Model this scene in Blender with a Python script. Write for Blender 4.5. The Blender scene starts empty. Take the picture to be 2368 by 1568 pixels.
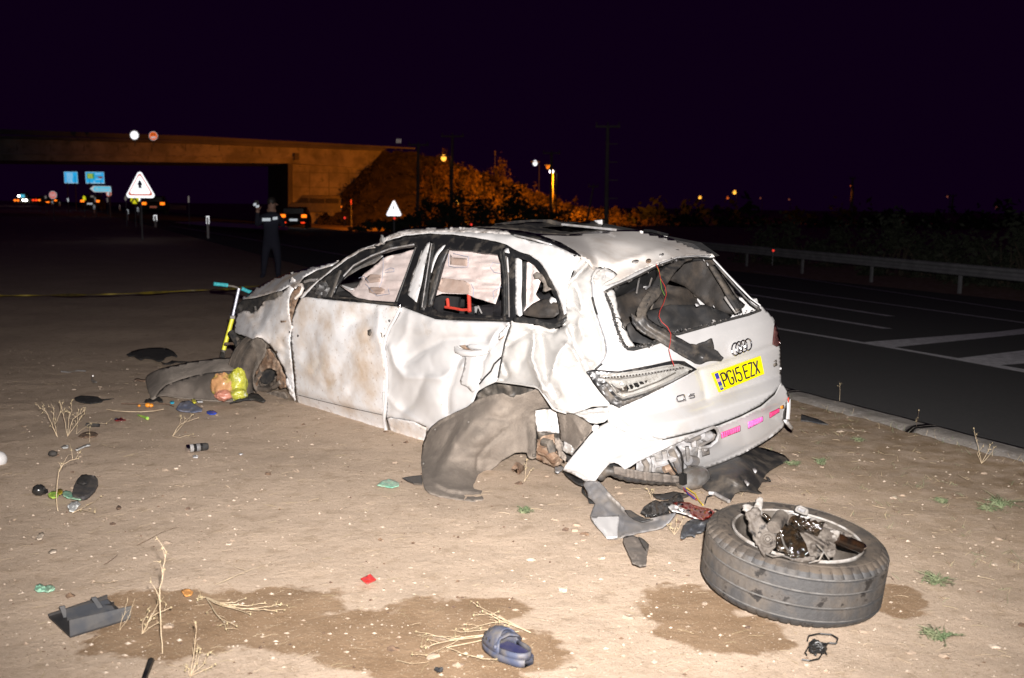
import bpy, bmesh, math, random
import numpy as np
from mathutils import Vector, Matrix, noise, geometry
random.seed(7)
# ------------------------------------------------------------------ camera
SC = bpy.context.scene
COL = SC.collection
IW, IH = 2367.0, 1568.0            # size in which the photograph was measured
PITCH = math.radians(7.46)
ROLL = math.radians(0.7)
CAMZ = 1.55
FW = np.array([0, math.cos(PITCH), -math.sin(PITCH)])
UP0 = np.array([0, math.sin(PITCH), math.cos(PITCH)])
RT0 = np.array([1.0, 0, 0])
RT = math.cos(ROLL)*RT0 + math.sin(ROLL)*UP0
UP = -math.sin(ROLL)*RT0 + math.cos(ROLL)*UP0
CAM = np.array([0, 0, CAMZ])
cd = bpy.data.cameras.new('camera')
cam = bpy.data.objects.new('camera', cd)
COL.objects.link(cam)
cam.matrix_world = Matrix(((RT[0], UP[0], -FW[0], 0), (RT[1], UP[1], -FW[1], 0), (RT[2], UP[2], -FW[2], CAMZ), (0, 0, 0, 1)))
cd.sensor_width = 36.0
cd.lens = 36.0
cd.clip_start = 0.05
cd.clip_end = 3000
cd.dof.use_dof = True
cd.dof.focus_distance = 5.6
cd.dof.aperture_fstop = 3.2
SC.camera = cam
# ------------------------------------------------------------------ night sky, flash, exposure
w = bpy.data.worlds.new('World')
SC.world = w
w.use_nodes = True
bg = w.node_tree.nodes['Background']
bg.inputs['Color'].default_value = (0.0036, 0.00025, 0.0062, 1)
bg.inputs['Strength'].default_value = 1.0
SC.view_settings.view_transform = 'Standard'
SC.view_settings.look = 'None'
SC.view_settings.exposure = 0
SC.view_settings.gamma = 1
SC.view_settings.use_curve_mapping = False
def lamp(name, kind, loc, power, color=(1, 1, 1), size=.05, aim=None, angle=1.2, blend=1.0):
    L = bpy.data.lights.new(name, kind)
    L.energy = power
    L.color = color
    L.shadow_soft_size = size
    if kind == 'SPOT':
        L.spot_size = angle
        L.spot_blend = blend
    o = bpy.data.objects.new(name, L)
    COL.objects.link(o)
    o.location = loc
    if aim is not None:
        o.rotation_euler = (Vector(aim)-Vector(loc)).to_track_quat('-Z', 'Y').to_euler()
    return o
# the camera's own flash, a hand above the lens
lamp('camera_flash', 'SPOT', (0.07, 0.0, CAMZ+0.15), 5400, (1.0, 0.95, 0.92), 0.025, aim=(0.20, 6.9, 2.1), angle=math.radians(87), blend=.95).scale = (1.35, 1.0, 1.0)
SC.cycles.use_denoising = True
SC.cycles.max_bounces = 6
SC.cycles.transparent_max_bounces = 16
SC.cycles.sample_clamp_indirect = 3.0
# ------------------------------------------------------------------ measuring helpers
CR = {'P': (0, 0, 1), 'c1': (520.1, 491.2, .2948), 'c2': (1155.8, 491.2, .3050), 'c3': (866.9, 780.2, .2948),
      'c4': (1444.8, 1069.1, .2948), 'd1': (1300.3, 895.7, .2440), 'd2': (838.0, 497.0, .3661), 'd3': (1733.7, 838.0, .27647),
      'd4': (491.2, 577.9, .2396), 'L1': (260.1, 635.7, .2211), 'b1': (0, 260.1, .1952), 'b2': (462.3, 277.4, .2470),
      'b3': (924.7, 260.1, .2685), 'b4': (1502.5, 289.0, .3651), 'g1': (0, 866.9, .2440), 'g2': (0, 1213.6, .2929),
      'g3': (693.5, 1184.7, .3173)}
def q(k, *pts):
    a = CR[k]
    if len(pts) == 1 and isinstance(pts[0], (list,)):
        pts = pts[0]
    return [(a[0]+x*a[2], a[1]+y*a[2]) for x, y in pts]
def q1(k, x, y):
    return q(k, (x, y))[0]
def rays(xy):
    xy = np.atleast_2d(np.array(xy, float))
    return FW + np.outer((xy[:, 0]-IW/2)/IW, RT) + np.outer((IH/2-xy[:, 1])/IW, UP)
def at(px, py, depth):
    """point seen at px,py at a forward distance"""
    return CAM + rays([(px, py)])[0]*depth
def G(px, py, z=0.0):
    d = rays([(px, py)])[0]
    return CAM + d*((z-CAMZ)/d[2])
def gsurf(z=0.0):
    def f(xy):
        d = rays(xy)
        return CAM + d*((z-CAMZ)/d[:, 2])[:, None]
    return f
# the wreck's own frame: u forward from the number plate, v from its left flank to the right, w up
YAW, TILT = math.radians(41), math.radians(4.5)
CF = np.array([-math.sin(YAW), math.cos(YAW), 0])
CRt = np.array([math.cos(YAW)*math.cos(TILT), math.sin(YAW)*math.cos(TILT), math.sin(TILT)])
CU = np.cross(CRt, CF)
_A = np.array([-1.70, 7.87, 0.0])
CO = _A + CF*((np.array([1.326, 5.905, .59])-_A) @ CF)
def CW(u, v, w_):
    return CO + CF*u + CRt*v + CU*w_
def _hit(d, N, val):
    val = np.broadcast_to(val, (len(d),))
    t = (val - (CAM-CO) @ N)/(d @ N)
    return CAM + d*t[:, None]
SW = [0, .12, .5, .84, .92, 1.25, 1.34, 1.38]
SV = [.05, .0, -.015, .0, .035, .22, .30, .42]
def side(dv=0.0):
    def f(xy):
        d = rays(xy)
        v = np.zeros(len(d))
        for _ in range(12):
            P = _hit(d, CRt, v)
            wv = (P-CO) @ CU
            v = .5*v+.5*(np.interp(wv, SW, SV)+dv)
        return _hit(d, CRt, v)
    return f
def vplane(v):
    return lambda xy: _hit(rays(xy), CRt, v)
def wplane(v):
    return lambda xy: _hit(rays(xy), CU, v)
RW = [-.1, .05, .15, .36, .42, .6, .76, .84, 1.15, 1.3]
RU = [.05, -.02, -.07, -.07, .0, .0, .05, .10, .42, .55]
def rear(du=0.0):
    def f(xy):
        d = rays(xy)
        u = np.zeros(len(d))
        for _ in range(30):
            P = _hit(d, CF, u)
            wv = (P-CO) @ CU
            vv = (P-CO) @ CRt
            k = np.clip((vv-.86)/.86, -1.15, 1.3)
            u = .6*u+.4*(np.interp(wv, RW, RU)+np.where(k < 0, .30*np.abs(k)**5, .10*np.abs(k)**4)+du)
        return _hit(d, CF, u)
    return f
def one(f, px, py):
    return f([(px, py)])[0]
def anchors(lst):
    """thin-plate surface through measured points [(px,py,point)]; 1/distance is interpolated"""
    X = np.array([[a[0], a[1]] for a in lst], float)/500.0
    inv = np.array([1.0/((a[2]-CAM) @ FW) for a in lst])
    n = len(X)
    def K(a, b):
        r = np.sqrt(((a[:, None]-b[None])**2).sum(2))+1e-9
        return r*r*np.log(r)
    M = np.zeros((n+3, n+3))
    M[:n, :n] = K(X, X)+1e-4*np.eye(n)
    M[:n, n] = 1
    M[:n, n+1:] = X
    M[n, :n] = 1
    M[n+1:, :n] = X.T
    s = np.linalg.solve(M, np.concatenate([inv, np.zeros(3)]))
    def f(xy):
        Y = np.atleast_2d(np.array(xy, float))
        Z = Y/500.0
        iv = K(Z, X) @ s[:n] + s[n] + Z @ s[n+1:]
        return CAM + rays(Y)/iv[:, None]
    return f
def AN(*items):
    """items: (crop, x, y, surface function)"""
    L = []
    for k, x, y, f in items:
        p = q1(k, x, y)
        L.append((p[0], p[1], one(f, *p) if callable(f) else np.array(f)))
    return anchors(L)
# ------------------------------------------------------------------ materials
MATS = {}
def M(name, c1, c2=None, scale=6.0, rough=.6, bump=0.0, bscale=None, metal=0.0, lo=.4, hi=.62, coat=0.0, spec=.5,
      c3=None, s3=30.0, lo3=.55, hi3=.7, emit=None, estr=0.0, rough2=None, detail=8.0, bdist=.01):
    m = bpy.data.materials.new(name)
    m.use_nodes = True
    nt = m.node_tree
    N, L = nt.nodes, nt.links
    b = N['Principled BSDF']
    b.inputs['Base Color'].default_value = (*c1, 1)
    b.inputs['Roughness'].default_value = rough
    b.inputs['Metallic'].default_value = metal
    b.inputs['Specular IOR Level'].default_value = spec
    if coat:
        b.inputs['Coat Weight'].default_value = coat
        b.inputs['Coat Roughness'].default_value = .08
    g = N.new('ShaderNodeNewGeometry')
    def nz(sc, det=detail, r=.6):
        n = N.new('ShaderNodeTexNoise')
        n.inputs['Scale'].default_value = sc
        n.inputs['Detail'].default_value = det
        n.inputs['Roughness'].default_value = r
        L.new(g.outputs['Position'], n.inputs['Vector'])
        return n
    def ramp(n, a, bb):
        r = N.new('ShaderNodeMapRange')
        r.inputs['From Min'].default_value = a
        r.inputs['From Max'].default_value = bb
        L.new(n.outputs['Fac'], r.inputs['Value'])
        return r
    col = None
    if c2 is not None:
        r = ramp(nz(scale), lo, hi)
        mx = N.new('ShaderNodeMix')
        mx.data_type = 'RGBA'
        mx.inputs['A'].default_value = (*c1, 1)
        mx.inputs['B'].default_value = (*c2, 1)
        L.new(r.outputs[0], mx.inputs['Factor'])
        col = mx.outputs['Result']
        if rough2 is not None:
            rr = N.new('ShaderNodeMapRange')
            rr.inputs['To Min'].default_value = rough
            rr.inputs['To Max'].default_value = rough2
            L.new(r.outputs[0], rr.inputs['Value'])
            L.new(rr.outputs[0], b.inputs['Roughness'])
        if c3 is not None:
            r3 = ramp(nz(s3), lo3, hi3)
            m3 = N.new('ShaderNodeMix')
            m3.data_type = 'RGBA'
            L.new(col, m3.inputs['A'])
            m3.inputs['B'].default_value = (*c3, 1)
            L.new(r3.outputs[0], m3.inputs['Factor'])
            col = m3.outputs['Result']
        L.new(col, b.inputs['Base Color'])
    if bump:
        bn = N.new('ShaderNodeBump')
        bn.inputs['Strength'].default_value = bump
        bn.inputs['Distance'].default_value = bdist
        L.new(nz(bscale or scale*4, 6).outputs['Fac'], bn.inputs['Height'])
        L.new(bn.outputs['Normal'], b.inputs['Normal'])
    if emit:
        b.inputs['Emission Color'].default_value = (*emit, 1)
        b.inputs['Emission Strength'].default_value = estr
    MATS[name] = m
    return m
M('dimmed_quarter_paint', (.385, .373, .357), (.33, .27, .205), 2.6, .22, .06, 9, coat=.6, lo=.60, hi=.80, c3=(.32, .25, .18), s3=60, lo3=.66, hi3=.76, rough2=.7)  # dusty car white; darkening against the close flash put into the colour
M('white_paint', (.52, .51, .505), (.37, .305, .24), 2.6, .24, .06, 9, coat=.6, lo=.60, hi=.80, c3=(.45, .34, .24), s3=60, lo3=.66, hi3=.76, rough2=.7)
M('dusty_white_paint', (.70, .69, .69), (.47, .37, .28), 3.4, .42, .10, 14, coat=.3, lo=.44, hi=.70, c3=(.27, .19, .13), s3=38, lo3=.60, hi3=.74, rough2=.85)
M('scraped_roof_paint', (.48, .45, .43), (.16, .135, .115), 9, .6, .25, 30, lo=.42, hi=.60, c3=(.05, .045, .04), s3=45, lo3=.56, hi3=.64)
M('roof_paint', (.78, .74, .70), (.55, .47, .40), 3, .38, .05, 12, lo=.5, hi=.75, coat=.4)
M('dimmed_gate_paint', (.40, .392, .388), (.35, .32, .29), 3, .30, .03, 8, lo=.55, hi=.8, coat=.7, c3=(.5, .4, .3), s3=70, lo3=.70, hi3=.8)  # clean car white; colour lowered to even out the strong flash here
M('black_trim', (.012, .012, .013), (.07, .06, .05), 12, .28, .05, 30, lo=.52, hi=.72, rough2=.7)
M('rubber_seal', (.02, .02, .02), (.09, .08, .07), 16, .5, .2, 50, lo=.5, hi=.7)
M('dirty_black_plastic', (.028, .027, .027), (.11, .09, .07), 9, .45, .15, 40, lo=.45, hi=.72, rough2=.8)
M('interior_dark', (.012, .012, .013), (.03, .027, .025), 8, .8, .1)
M('interior_trim', (.022, .019, .017), (.06, .046, .035), 7, .7, .2, 25, lo=.45, hi=.7)
M('seat_leather', (.012, .012, .014), (.028, .026, .026), 8, .45, .1)
M('felt_liner', (.175, .146, .12), (.145, .121, .10), 9, .95, .6, 90, c3=(.215, .182, .15), s3=16, lo3=.5, hi3=.75)
M('worn_liner', (.25, .21, .175), (.09, .08, .072), 14, .95, .5, 60, lo=.45, hi=.6)
M('shaded_dirty_felt', (.085, .070, .058), (.13, .108, .09), 7, .95, .5, 60)
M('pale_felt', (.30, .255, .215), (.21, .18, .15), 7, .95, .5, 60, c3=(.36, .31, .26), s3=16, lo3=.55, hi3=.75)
M('airbag_cloth', (.53, .455, .43), (.45, .37, .345), 5, .9, .25, 40)
M('airbag_print', (.30, .215, .175), (.34, .26, .22), 9, .9, .2, 40)
M('airbag_thread', (.26, .28, .36), rough=.8)
M('red_strap', (.48, .045, .025), (.4, .035, .02), 30, .6)
M('chrome', (.82, .82, .85), rough=.12, metal=1.0)
M('dull_metal', (.42, .41, .40), (.26, .23, .20), 14, .42, .2, 40, metal=.75)
M('silver_plastic', (.34, .335, .34), (.20, .185, .17), 12, .35, .15, 30)
M('rusty_metal', (.17, .10, .06), (.30, .22, .16), 16, .85, .5, 50, c3=(.05, .04, .035), s3=22)
M('dark_metal', (.05, .045, .04), (.13, .11, .09), 14, .6, .4, 50)
M('lamp_reflector', (.52, .51, .50), (.40, .38, .36), 20, .22, .1, 50, metal=.0, coat=.6)
M('amber_glass', (.9, .28, .05), rough=.2)
M('red_lens', (.30, .03, .025), (.12, .02, .02), 20, .12, coat=1)
M('lamp_smoke', (.10, .045, .04), (.05, .02, .02), 12, .15, coat=1)
M('pink_reflector', (.62, .10, .24), (.58, .05, .18), 40, .25, lo=.4, hi=.6)  # pink tones: flash return of the reflectors put into the base colours
M('pink_bright_reflector', (.75, .20, .50), (.70, .12, .42), 40, .25)
M('dark_pink_reflector', (.36, .02, .09), rough=.25)
M('plate_yellow', (.88, .72, .0), (.72, .56, .02), 14, .35, lo=.5, hi=.8)
M('plate_letters', (.012, .012, .015), rough=.5)
M('plate_blue', (.03, .035, .26), rough=.4)
M('plate_stars', (.55, .25, .30), rough=.4)
M('plate_green', (.25, .32, .15), rough=.4)
M('wire_red', (.30, .025, .02), rough=.5)
M('wire_green', (.08, .16, .03), rough=.5)
M('wire_yellow', (.6, .42, .04), rough=.5)
M('wire_black', (.01, .01, .01), rough=.45)
M('dusty_hub', (.085, .072, .060), (.045, .036, .029), 22, .7, .4, 70, c3=(.012, .009, .007), s3=26, lo3=.57, hi3=.62)
M('groove_dust', (.115, .11, .105), (.07, .065, .06), 20, .9)
M('tyre_rubber', (.040, .039, .039), (.085, .070, .056), 7, .7, .35, 60, lo=.42, hi=.66, c3=(.012, .010, .009), s3=14, lo3=.60, hi3=.64)
M('tyre_side', (.070, .054, .040), (.030, .025, .021), 9, .85, .35, 50, lo=.4, hi=.62, c3=(.02, .015, .012), s3=26, lo3=.6, hi3=.64)
M('dusty_tyre', (.10, .078, .06), (.04, .033, .027), 9, .9, .4, 50)
M('dusty_steel', (.20, .165, .135), (.12, .098, .08), 12, .7, .3, 50, c3=(.035, .025, .02), s3=20, lo3=.58, hi3=.64)
M('rim_lip', (.30, .285, .27), (.16, .14, .12), 16, .35)
M('rim_metal', (.085, .074, .064), (.05, .042, .034), 14, .38, .15, 50, metal=.0)
M('oily_black', (.006, .005, .004), (.02, .012, .006), 30, .12, .4, 60, coat=1)
M('dried_oil', (.03, .02, .012), (.07, .045, .028), 24, .5, .3, 60)
M('burnt_brown', (.006, .004, .003), (.02, .009, .004), 20, .25, .2, 50, coat=.6)
M('pale_rubber', (.16, .15, .14), (.10, .085, .07), 30, .7, .2)
M('grey_plastic', (.13, .127, .13), (.18, .155, .13), 7, .55, .12, 40, lo=.42, hi=.7)
M('dust_plastic', (.15, .125, .105), (.10, .088, .078), 9, .8, .3, 40)
M('asphalt', (.038, .037, .038), (.055, .053, .051), 30, .9, .5, 160, c3=(.12, .11, .10), s3=180, lo3=.60, hi3=.72)
M('road_paint', (.95, .95, .95), (.65, .65, .65), 10, .8, .2, 60)
M('kerb_concrete', (.26, .235, .21), (.17, .15, .13), 6, .95, .6, 40, c3=(.34, .32, .30), s3=22)
M('galvanised', (.19, .19, .20), (.14, .14, .15), 3, .75)
M('bridge_concrete', (.36, .33, .30), (.20, .185, .165), .5, .9, .3, 2, c3=(.15, .14, .12), s3=1.7)
M('bridge_dark', (.13, .12, .12), (.09, .085, .08), .4, .9)
M('hill_soil', (.070, .052, .034), (.030, .022, .015), .9, .95, .9, 3, c3=(.11, .085, .05), s3=2.2, bdist=.2)
M('shrub_leaf', (.13, .080, .035), (.06, .040, .02), 1.2, .8)
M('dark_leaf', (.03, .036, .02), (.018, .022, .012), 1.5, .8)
M('trunk_bark', (.06, .045, .03), (.035, .028, .02), 9, .9)
M('pole_wood', (.16, .14, .12), (.11, .10, .09), 3, .85)
M('lamp_steel', (.06, .055, .05), rough=.5)
M('navy_cloth', (.006, .007, .018), (.010, .010, .022), 6, .9, .2, 30)
M('skin', (.26, .15, .11), rough=.6)
M('hair', (.02, .015, .012), rough=.6)
M('grip_cyan', (.05, .40, .44), (.03, .26, .30), 60, .5, .2, 120)
M('scooter_yellow', (.80, .78, .06), (.7, .62, .05), 20, .35)
M('tape_yellow', (.28, .21, .02), (.08, .06, .02), 3, .5)
M('bag_yellow', (.62, .56, .05), (.75, .30, .14), 5.5, .35, .6, 30, lo=.44, hi=.56, c3=(.65, .62, .5), s3=9, lo3=.60, hi3=.68)
M('blue_foam', (.050, .060, .098), (.11, .10, .092), 22, .6, .2, 60, lo=.42, hi=.66)
M('blue_foam_inside', (.018, .02, .075), (.04, .038, .08), 22, .7, .1)
M('blue_film', (.03, .08, .5), rough=.25)
M('slate_cloth', (.13, .16, .25), (.20, .19, .21), 16, .8, .2)
M('cyan_plastic', (.05, .42, .60), rough=.35)
M('orange_plastic', (.75, .26, .02), (.5, .2, .03), 40, .4)
M('green_film', (.16, .36, .26), (.30, .42, .30), 25, .3, .2)
M('lime_film', (.16, .42, .06), (.5, .55, .12), 25, .3)
M('clear_film', (.55, .56, .55), (.40, .40, .38), 30, .25, .3)
M('red_foil', (.72, .03, .02), (.45, .04, .05), 60, .3)
M('orange_leaf', (.48, .22, .06), (.35, .16, .05), 40, .8)
M('black_glossy', (.01, .01, .011), (.03, .028, .026), 14, .22)
M('soot_black', (.012, .012, .013), (.04, .035, .03), 20, .75, .3)
M('sandal_grey', (.035, .033, .035), (.08, .068, .058), 20, .8, .2)
M('tray_grey', (.045, .048, .055), (.08, .076, .072), 9, .55, .1)
M('tray_dark', (.02, .02, .022), (.04, .036, .034), 9, .55, .1)
M('white_plastic', (.5, .49, .485), rough=.4)
M('straw', (.50, .40, .27), (.36, .27, .17), 20, .8)
M('dry_flower', (.36, .29, .17), (.30, .24, .14), 60, .9)
M('green_weed', (.10, .14, .065), (.17, .18, .10), 20, .8)
M('pebble', (.48, .40, .32), (.30, .24, .18), 40, .85)
M('dark_bit', (.08, .05, .035), (.16, .10, .06), 40, .9)
M('soil_clod', (.33, .25, .18), (.26, .20, .15), 30, .95)
def emat(name, col, s):
    return M(name, (.0, .0, .0), rough=.9, emit=col, estr=s)
emat('sodium_lamp', (1.0, .42, .05), 2.2)
emat('white_lamp', (1.0, .95, .85), 12)
emat('tail_red', (1.0, .05, .01), 1.6)
emat('tail_orange', (1.0, .18, .01), 2.2)
emat('red_point', (1.0, .05, .03), 1.0)
emat('retro_white', (.97, .97, 1.0), 1.35)  # retro and sign tones: flash light returned by sheeting, put in as glow
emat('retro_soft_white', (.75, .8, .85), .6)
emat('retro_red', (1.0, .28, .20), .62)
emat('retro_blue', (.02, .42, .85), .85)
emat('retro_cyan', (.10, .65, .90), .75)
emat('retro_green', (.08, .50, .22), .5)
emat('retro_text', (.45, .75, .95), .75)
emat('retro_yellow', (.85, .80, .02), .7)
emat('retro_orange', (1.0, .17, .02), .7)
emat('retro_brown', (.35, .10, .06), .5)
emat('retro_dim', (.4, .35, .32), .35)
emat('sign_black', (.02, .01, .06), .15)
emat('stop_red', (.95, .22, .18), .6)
emat('glow_haze', (.9, .62, .35), .10)
# thin clear glass
def thin_glass(name, tint, gl=.12, rough=.03):
    m = bpy.data.materials.new(name)
    m.use_nodes = True
    N, L = m.node_tree.nodes, m.node_tree.links
    N.clear()
    o = N.new('ShaderNodeOutputMaterial')
    t = N.new('ShaderNodeBsdfTransparent')
    t.inputs[0].default_value = (*tint, 1)
    g = N.new('ShaderNodeBsdfGlossy')
    g.inputs['Roughness'].default_value = rough
    mx = N.new('ShaderNodeMixShader')
    mx.inputs[0].default_value = gl
    L.new(t.outputs[0], mx.inputs[1])
    L.new(g.outputs[0], mx.inputs[2])
    L.new(mx.outputs[0], o.inputs[0])
    MATS[name] = m
thin_glass('clear_lens', (.93, .93, .92), .10)
thin_glass('red_clear', (.78, .42, .38), .18, .08)
thin_glass('dark_glass', (.10, .11, .11), .12)
# ------------------------------------------------------------------ object helpers
def tag(o, label=None, cat=None, group=None, kind=None):
    if label: o['label'] = label
    if cat: o['category'] = cat
    if group: o['group'] = group
    if kind: o['kind'] = kind
    return o
def root(name, loc, label, cat, group=None):
    o = bpy.data.objects.new(name, None)
    COL.objects.link(o)
    o.location = Vector(loc)
    o.empty_display_size = .2
    return tag(o, label, cat, group)
def org(parent):
    p = Vector((0, 0, 0))
    while parent is not None:
        p += Vector(parent.location)
        parent = parent.parent
    return p
def mk(name, verts, faces, mat, parent=None, smooth=True, mats=None, midx=None):
    off = org(parent)
    me = bpy.data.meshes.new(name)
    if parent is None:
        c = Vector((0, 0, 0))
        if len(verts):
            A = np.array([tuple(v) for v in verts])
            c = Vector(((A[:, 0].min()+A[:, 0].max())/2, (A[:, 1].min()+A[:, 1].max())/2, A[:, 2].min()))
        off = c
    me.from_pydata([Vector(v)-off for v in verts], [], faces)
    me.update()
    for m in (mats or [mat]):
        me.materials.append(MATS[m])
    if midx is not None:
        me.polygons.foreach_set('material_index', midx)
    if smooth:
        me.polygons.foreach_set('use_smooth', [True]*len(me.polygons))
    o = bpy.data.objects.new(name, me)
    COL.objects.link(o)
    if parent is not None:
        o.parent = parent
    else:
        o.location = off
    return o
class MB:
    def __init__(s): s.v = []; s.f = []; s.mi = []
    def add(s, v, f, mi=0):
        n = len(s.v)
        s.v += [tuple(x) for x in v]
        s.f += [tuple(i+n for i in t) for t in f]
        s.mi += [mi]*len(f)
        return s
    def box(s, c, sx, sy, sz, ax=None, mi=0):
        ax = ax or ((1, 0, 0), (0, 1, 0), (0, 0, 1))
        X, Y, Z = [np.array(a, float) for a in ax]
        c = np.array(c, float)
        v = [c+X*sx/2*a+Y*sy/2*b+Z*sz/2*d for d in (-1, 1) for b in (-1, 1) for a in (-1, 1)]
        return s.add(v, [(0, 2, 3, 1), (4, 5, 7, 6), (0, 1, 5, 4), (2, 6, 7, 3), (0, 4, 6, 2), (1, 3, 7, 5)], mi)
    def tube(s, pts, r, n=8, cap=True, mi=0, flat=1.0):
        P = [np.array(p, float) for p in pts]
        m = len(P)
        rr = r if hasattr(r, '__len__') else [r]*m
        T = []
        for i in range(m):
            t = P[min(i+1, m-1)]-P[max(i-1, 0)]
            T.append(t/(np.linalg.norm(t)+1e-12))
        a = np.array([0, 0, 1.0]) if abs(T[0][2]) < .9 else np.array([1.0, 0, 0])
        u = np.cross(T[0], a); u /= np.linalg.norm(u)
        v, f = [], []
        for i in range(m):
            u = u-T[i]*(u @ T[i]); u /= np.linalg.norm(u)+1e-12
            b = np.cross(T[i], u)
            for k in range(n):
                t = 2*math.pi*k/n
                v.append(P[i]+(u*math.cos(t)+b*math.sin(t)*flat)*rr[i])
        for i in range(m-1):
            for k in range(n):
                f.append((i*n+k, i*n+(k+1) % n, (i+1)*n+(k+1) % n, (i+1)*n+k))
        if cap:
            f.append(tuple(range(n-1, -1, -1)))
            f.append(tuple((m-1)*n+k for k in range(n)))
        return s.add(v, f, mi)
    def lathe(s, prof, c, axis, n=32, cap=False, mi=0, fn=None):
        """prof: (radius, height along axis)"""
        A = np.array(axis, float); A /= np.linalg.norm(A)
        h = np.array([0, 0, 1.0]) if abs(A[2]) < .9 else np.array([1.0, 0, 0])
        X = np.cross(h, A); X /= np.linalg.norm(X)
        Y = np.cross(A, X)
        c = np.array(c, float)
        v, f = [], []
        for i, (r, z) in enumerate(prof):
            for k in range(n):
                t = 2*math.pi*k/n
                r2, z2 = (r, z) if fn is None else fn(i, k, r, z)
                v.append(c+A*z2+(X*math.cos(t)+Y*math.sin(t))*r2)
        for i in range(len(prof)-1):
            for k in range(n):
                f.append((i*n+k, i*n+(k+1) % n, (i+1)*n+(k+1) % n, (i+1)*n+k))
        if cap:
            f.append(tuple(range(n-1, -1, -1)))
            f.append(tuple((len(prof)-1)*n+k for k in range(n)))
        return s.add(v, f, mi)
    def blob(s, c, rx, ry, rz, seed=0, amp=.2, sc=2.0, n=10, mi=0, ax=None):
        ax = ax or ((1, 0, 0), (0, 1, 0), (0, 0, 1))
        X, Y, Z = [np.array(a, float) for a in ax]
        c = np.array(c, float)
        v, f = [], []
        for i in range(n+1):
            th = math.pi*i/n
            for k in range(2*n):
                ph = math.pi*k/n
                d = Vector((math.sin(th)*math.cos(ph), math.sin(th)*math.sin(ph), math.cos(th)))
                m = 1+amp*(noise.noise(d*sc+Vector((seed*7.1, seed*3.3, 0)))*1.6)
                v.append(c+X*d.x*rx*m+Y*d.y*ry*m+Z*d.z*rz*m)
        for i in range(n):
            for k in range(2*n):
                f.append((i*2*n+k, i*2*n+(k+1) % (2*n), (i+1)*2*n+(k+1) % (2*n), (i+1)*2*n+k))
        return s.add(v, f, mi)
    def build(s, name, mat, parent=None, smooth=True, bevel=0, weld=False):
        if isinstance(mat, (list, tuple)):
            o = mk(name, s.v, s.f, None, parent, smooth, mats=mat, midx=s.mi)
        else:
            o = mk(name, s.v, s.f, mat, parent, smooth)
        if smooth:
            me = o.data
            bm = bmesh.new(); bm.from_mesh(me)
            if weld: bmesh.ops.remove_doubles(bm, verts=bm.verts, dist=1e-5)
            for e in bm.edges:
                if len(e.link_faces) == 2 and e.calc_face_angle(0) > .7:
                    e.smooth = False
            bm.to_mesh(me); bm.free()
        if bevel:
            b = o.modifiers.new('bevel', 'BEVEL'); b.width = bevel; b.segments = 2; b.limit_method = 'ANGLE'
        return o
def inpoly(x, y, poly):
    c = np.zeros(len(x), bool)
    n = len(poly)
    for i in range(n):
        x1, y1 = poly[i]; x2, y2 = poly[(i+1) % n]
        if y1 == y2: continue
        k = ((y1 > y) != (y2 > y)) & (x < (x2-x1)*(y-y1)/(y2-y1)+x1)
        c ^= k
    return c
def resample(poly, step, jit=0.0, closed=True):
    out = []
    n = len(poly)
    for i in range(n if closed else n-1):
        a = np.array(poly[i]); b = np.array(poly[(i+1) % n])
        d = np.linalg.norm(b-a)
        k = max(1, int(d/step))
        nn = np.array([-(b-a)[1], (b-a)[0]])/(d+1e-9)
        for j in range(k):
            p = a+(b-a)*j/k
            if j and jit:
                p = p+nn*random.uniform(-jit, jit)
            out.append((p[0], p[1]))
    if not closed: out.append(tuple(poly[-1]))
    return out
def smooth_poly(poly, it=1):
    for _ in range(it):
        out = []
        n = len(poly)
        for i in range(n):
            a = np.array(poly[i]); b = np.array(poly[(i+1) % n])
            out += [tuple(a*.75+b*.25), tuple(a*.25+b*.75)]
        poly = out
    return poly
def segdist(X, Y, a, b):
    ax, ay = a; bx, by = b
    dx, dy = bx-ax, by-ay
    L2 = dx*dx+dy*dy+1e-9
    t = np.clip(((X-ax)*dx+(Y-ay)*dy)/L2, 0, 1)
    return np.hypot(X-(ax+t*dx), Y-(ay+t*dy)), ((X-ax)*dy-(Y-ay)*dx)/math.sqrt(L2), t
def dent_field(X, Y, dents):
    """+ pushes in, - raises; pixels of the measuring frame, metres deep"""
    D = np.zeros(len(X))
    for d in dents:
        k = d[0]
        if k == 'g':
            _, cx, cy, rx, ry, dep = d[:6]
            a = math.radians(d[6]) if len(d) > 6 else 0
            u = (X-cx)*math.cos(a)+(Y-cy)*math.sin(a); v = -(X-cx)*math.sin(a)+(Y-cy)*math.cos(a)
            D += dep*np.exp(-((u/rx)**2+(v/ry)**2))
        elif k == 'c':          # crest or valley along a line
            _, line, wd, dep = d
            best = np.full(len(X), 1e9)
            for i in range(len(line)-1):
                r, _s, t = segdist(X, Y, line[i], line[i+1])
                best = np.minimum(best, r)
            D += dep*np.exp(-(np.sqrt(best**2+7.0)-2.6)/wd)
        elif k == 's':          # step across a line, fading out at its ends
            _, a, b, wd, dep = d[:5]
            reach = d[5] if len(d) > 5 else 60
            r, s_, t = segdist(X, Y, a, b)
            D += dep/(1+np.exp(-s_/wd))*np.exp(-(r/reach)**2)
        elif k == 'w':          # long soft folds
            _, sx_, sy_, amp, sd = d
            D += np.array([amp*(1-2.4*abs(noise.noise(Vector((x/sx_+sd, y/sy_, sd*2.3))))) for x, y in zip(X, Y)])
        elif k == 'n':          # crumple
            _, sc, amp = d[:3]
            sd = d[3] if len(d) > 3 else 0
            D += np.array([amp*(1-2.2*abs(noise.noise(Vector((x/sc+sd, y/sc*1.15, sd*1.7)))) + .35*noise.noise(Vector((x/sc*2.7, y/sc*2.7+sd, 3.1)))) for x, y in zip(X, Y)])
    return D
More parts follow.
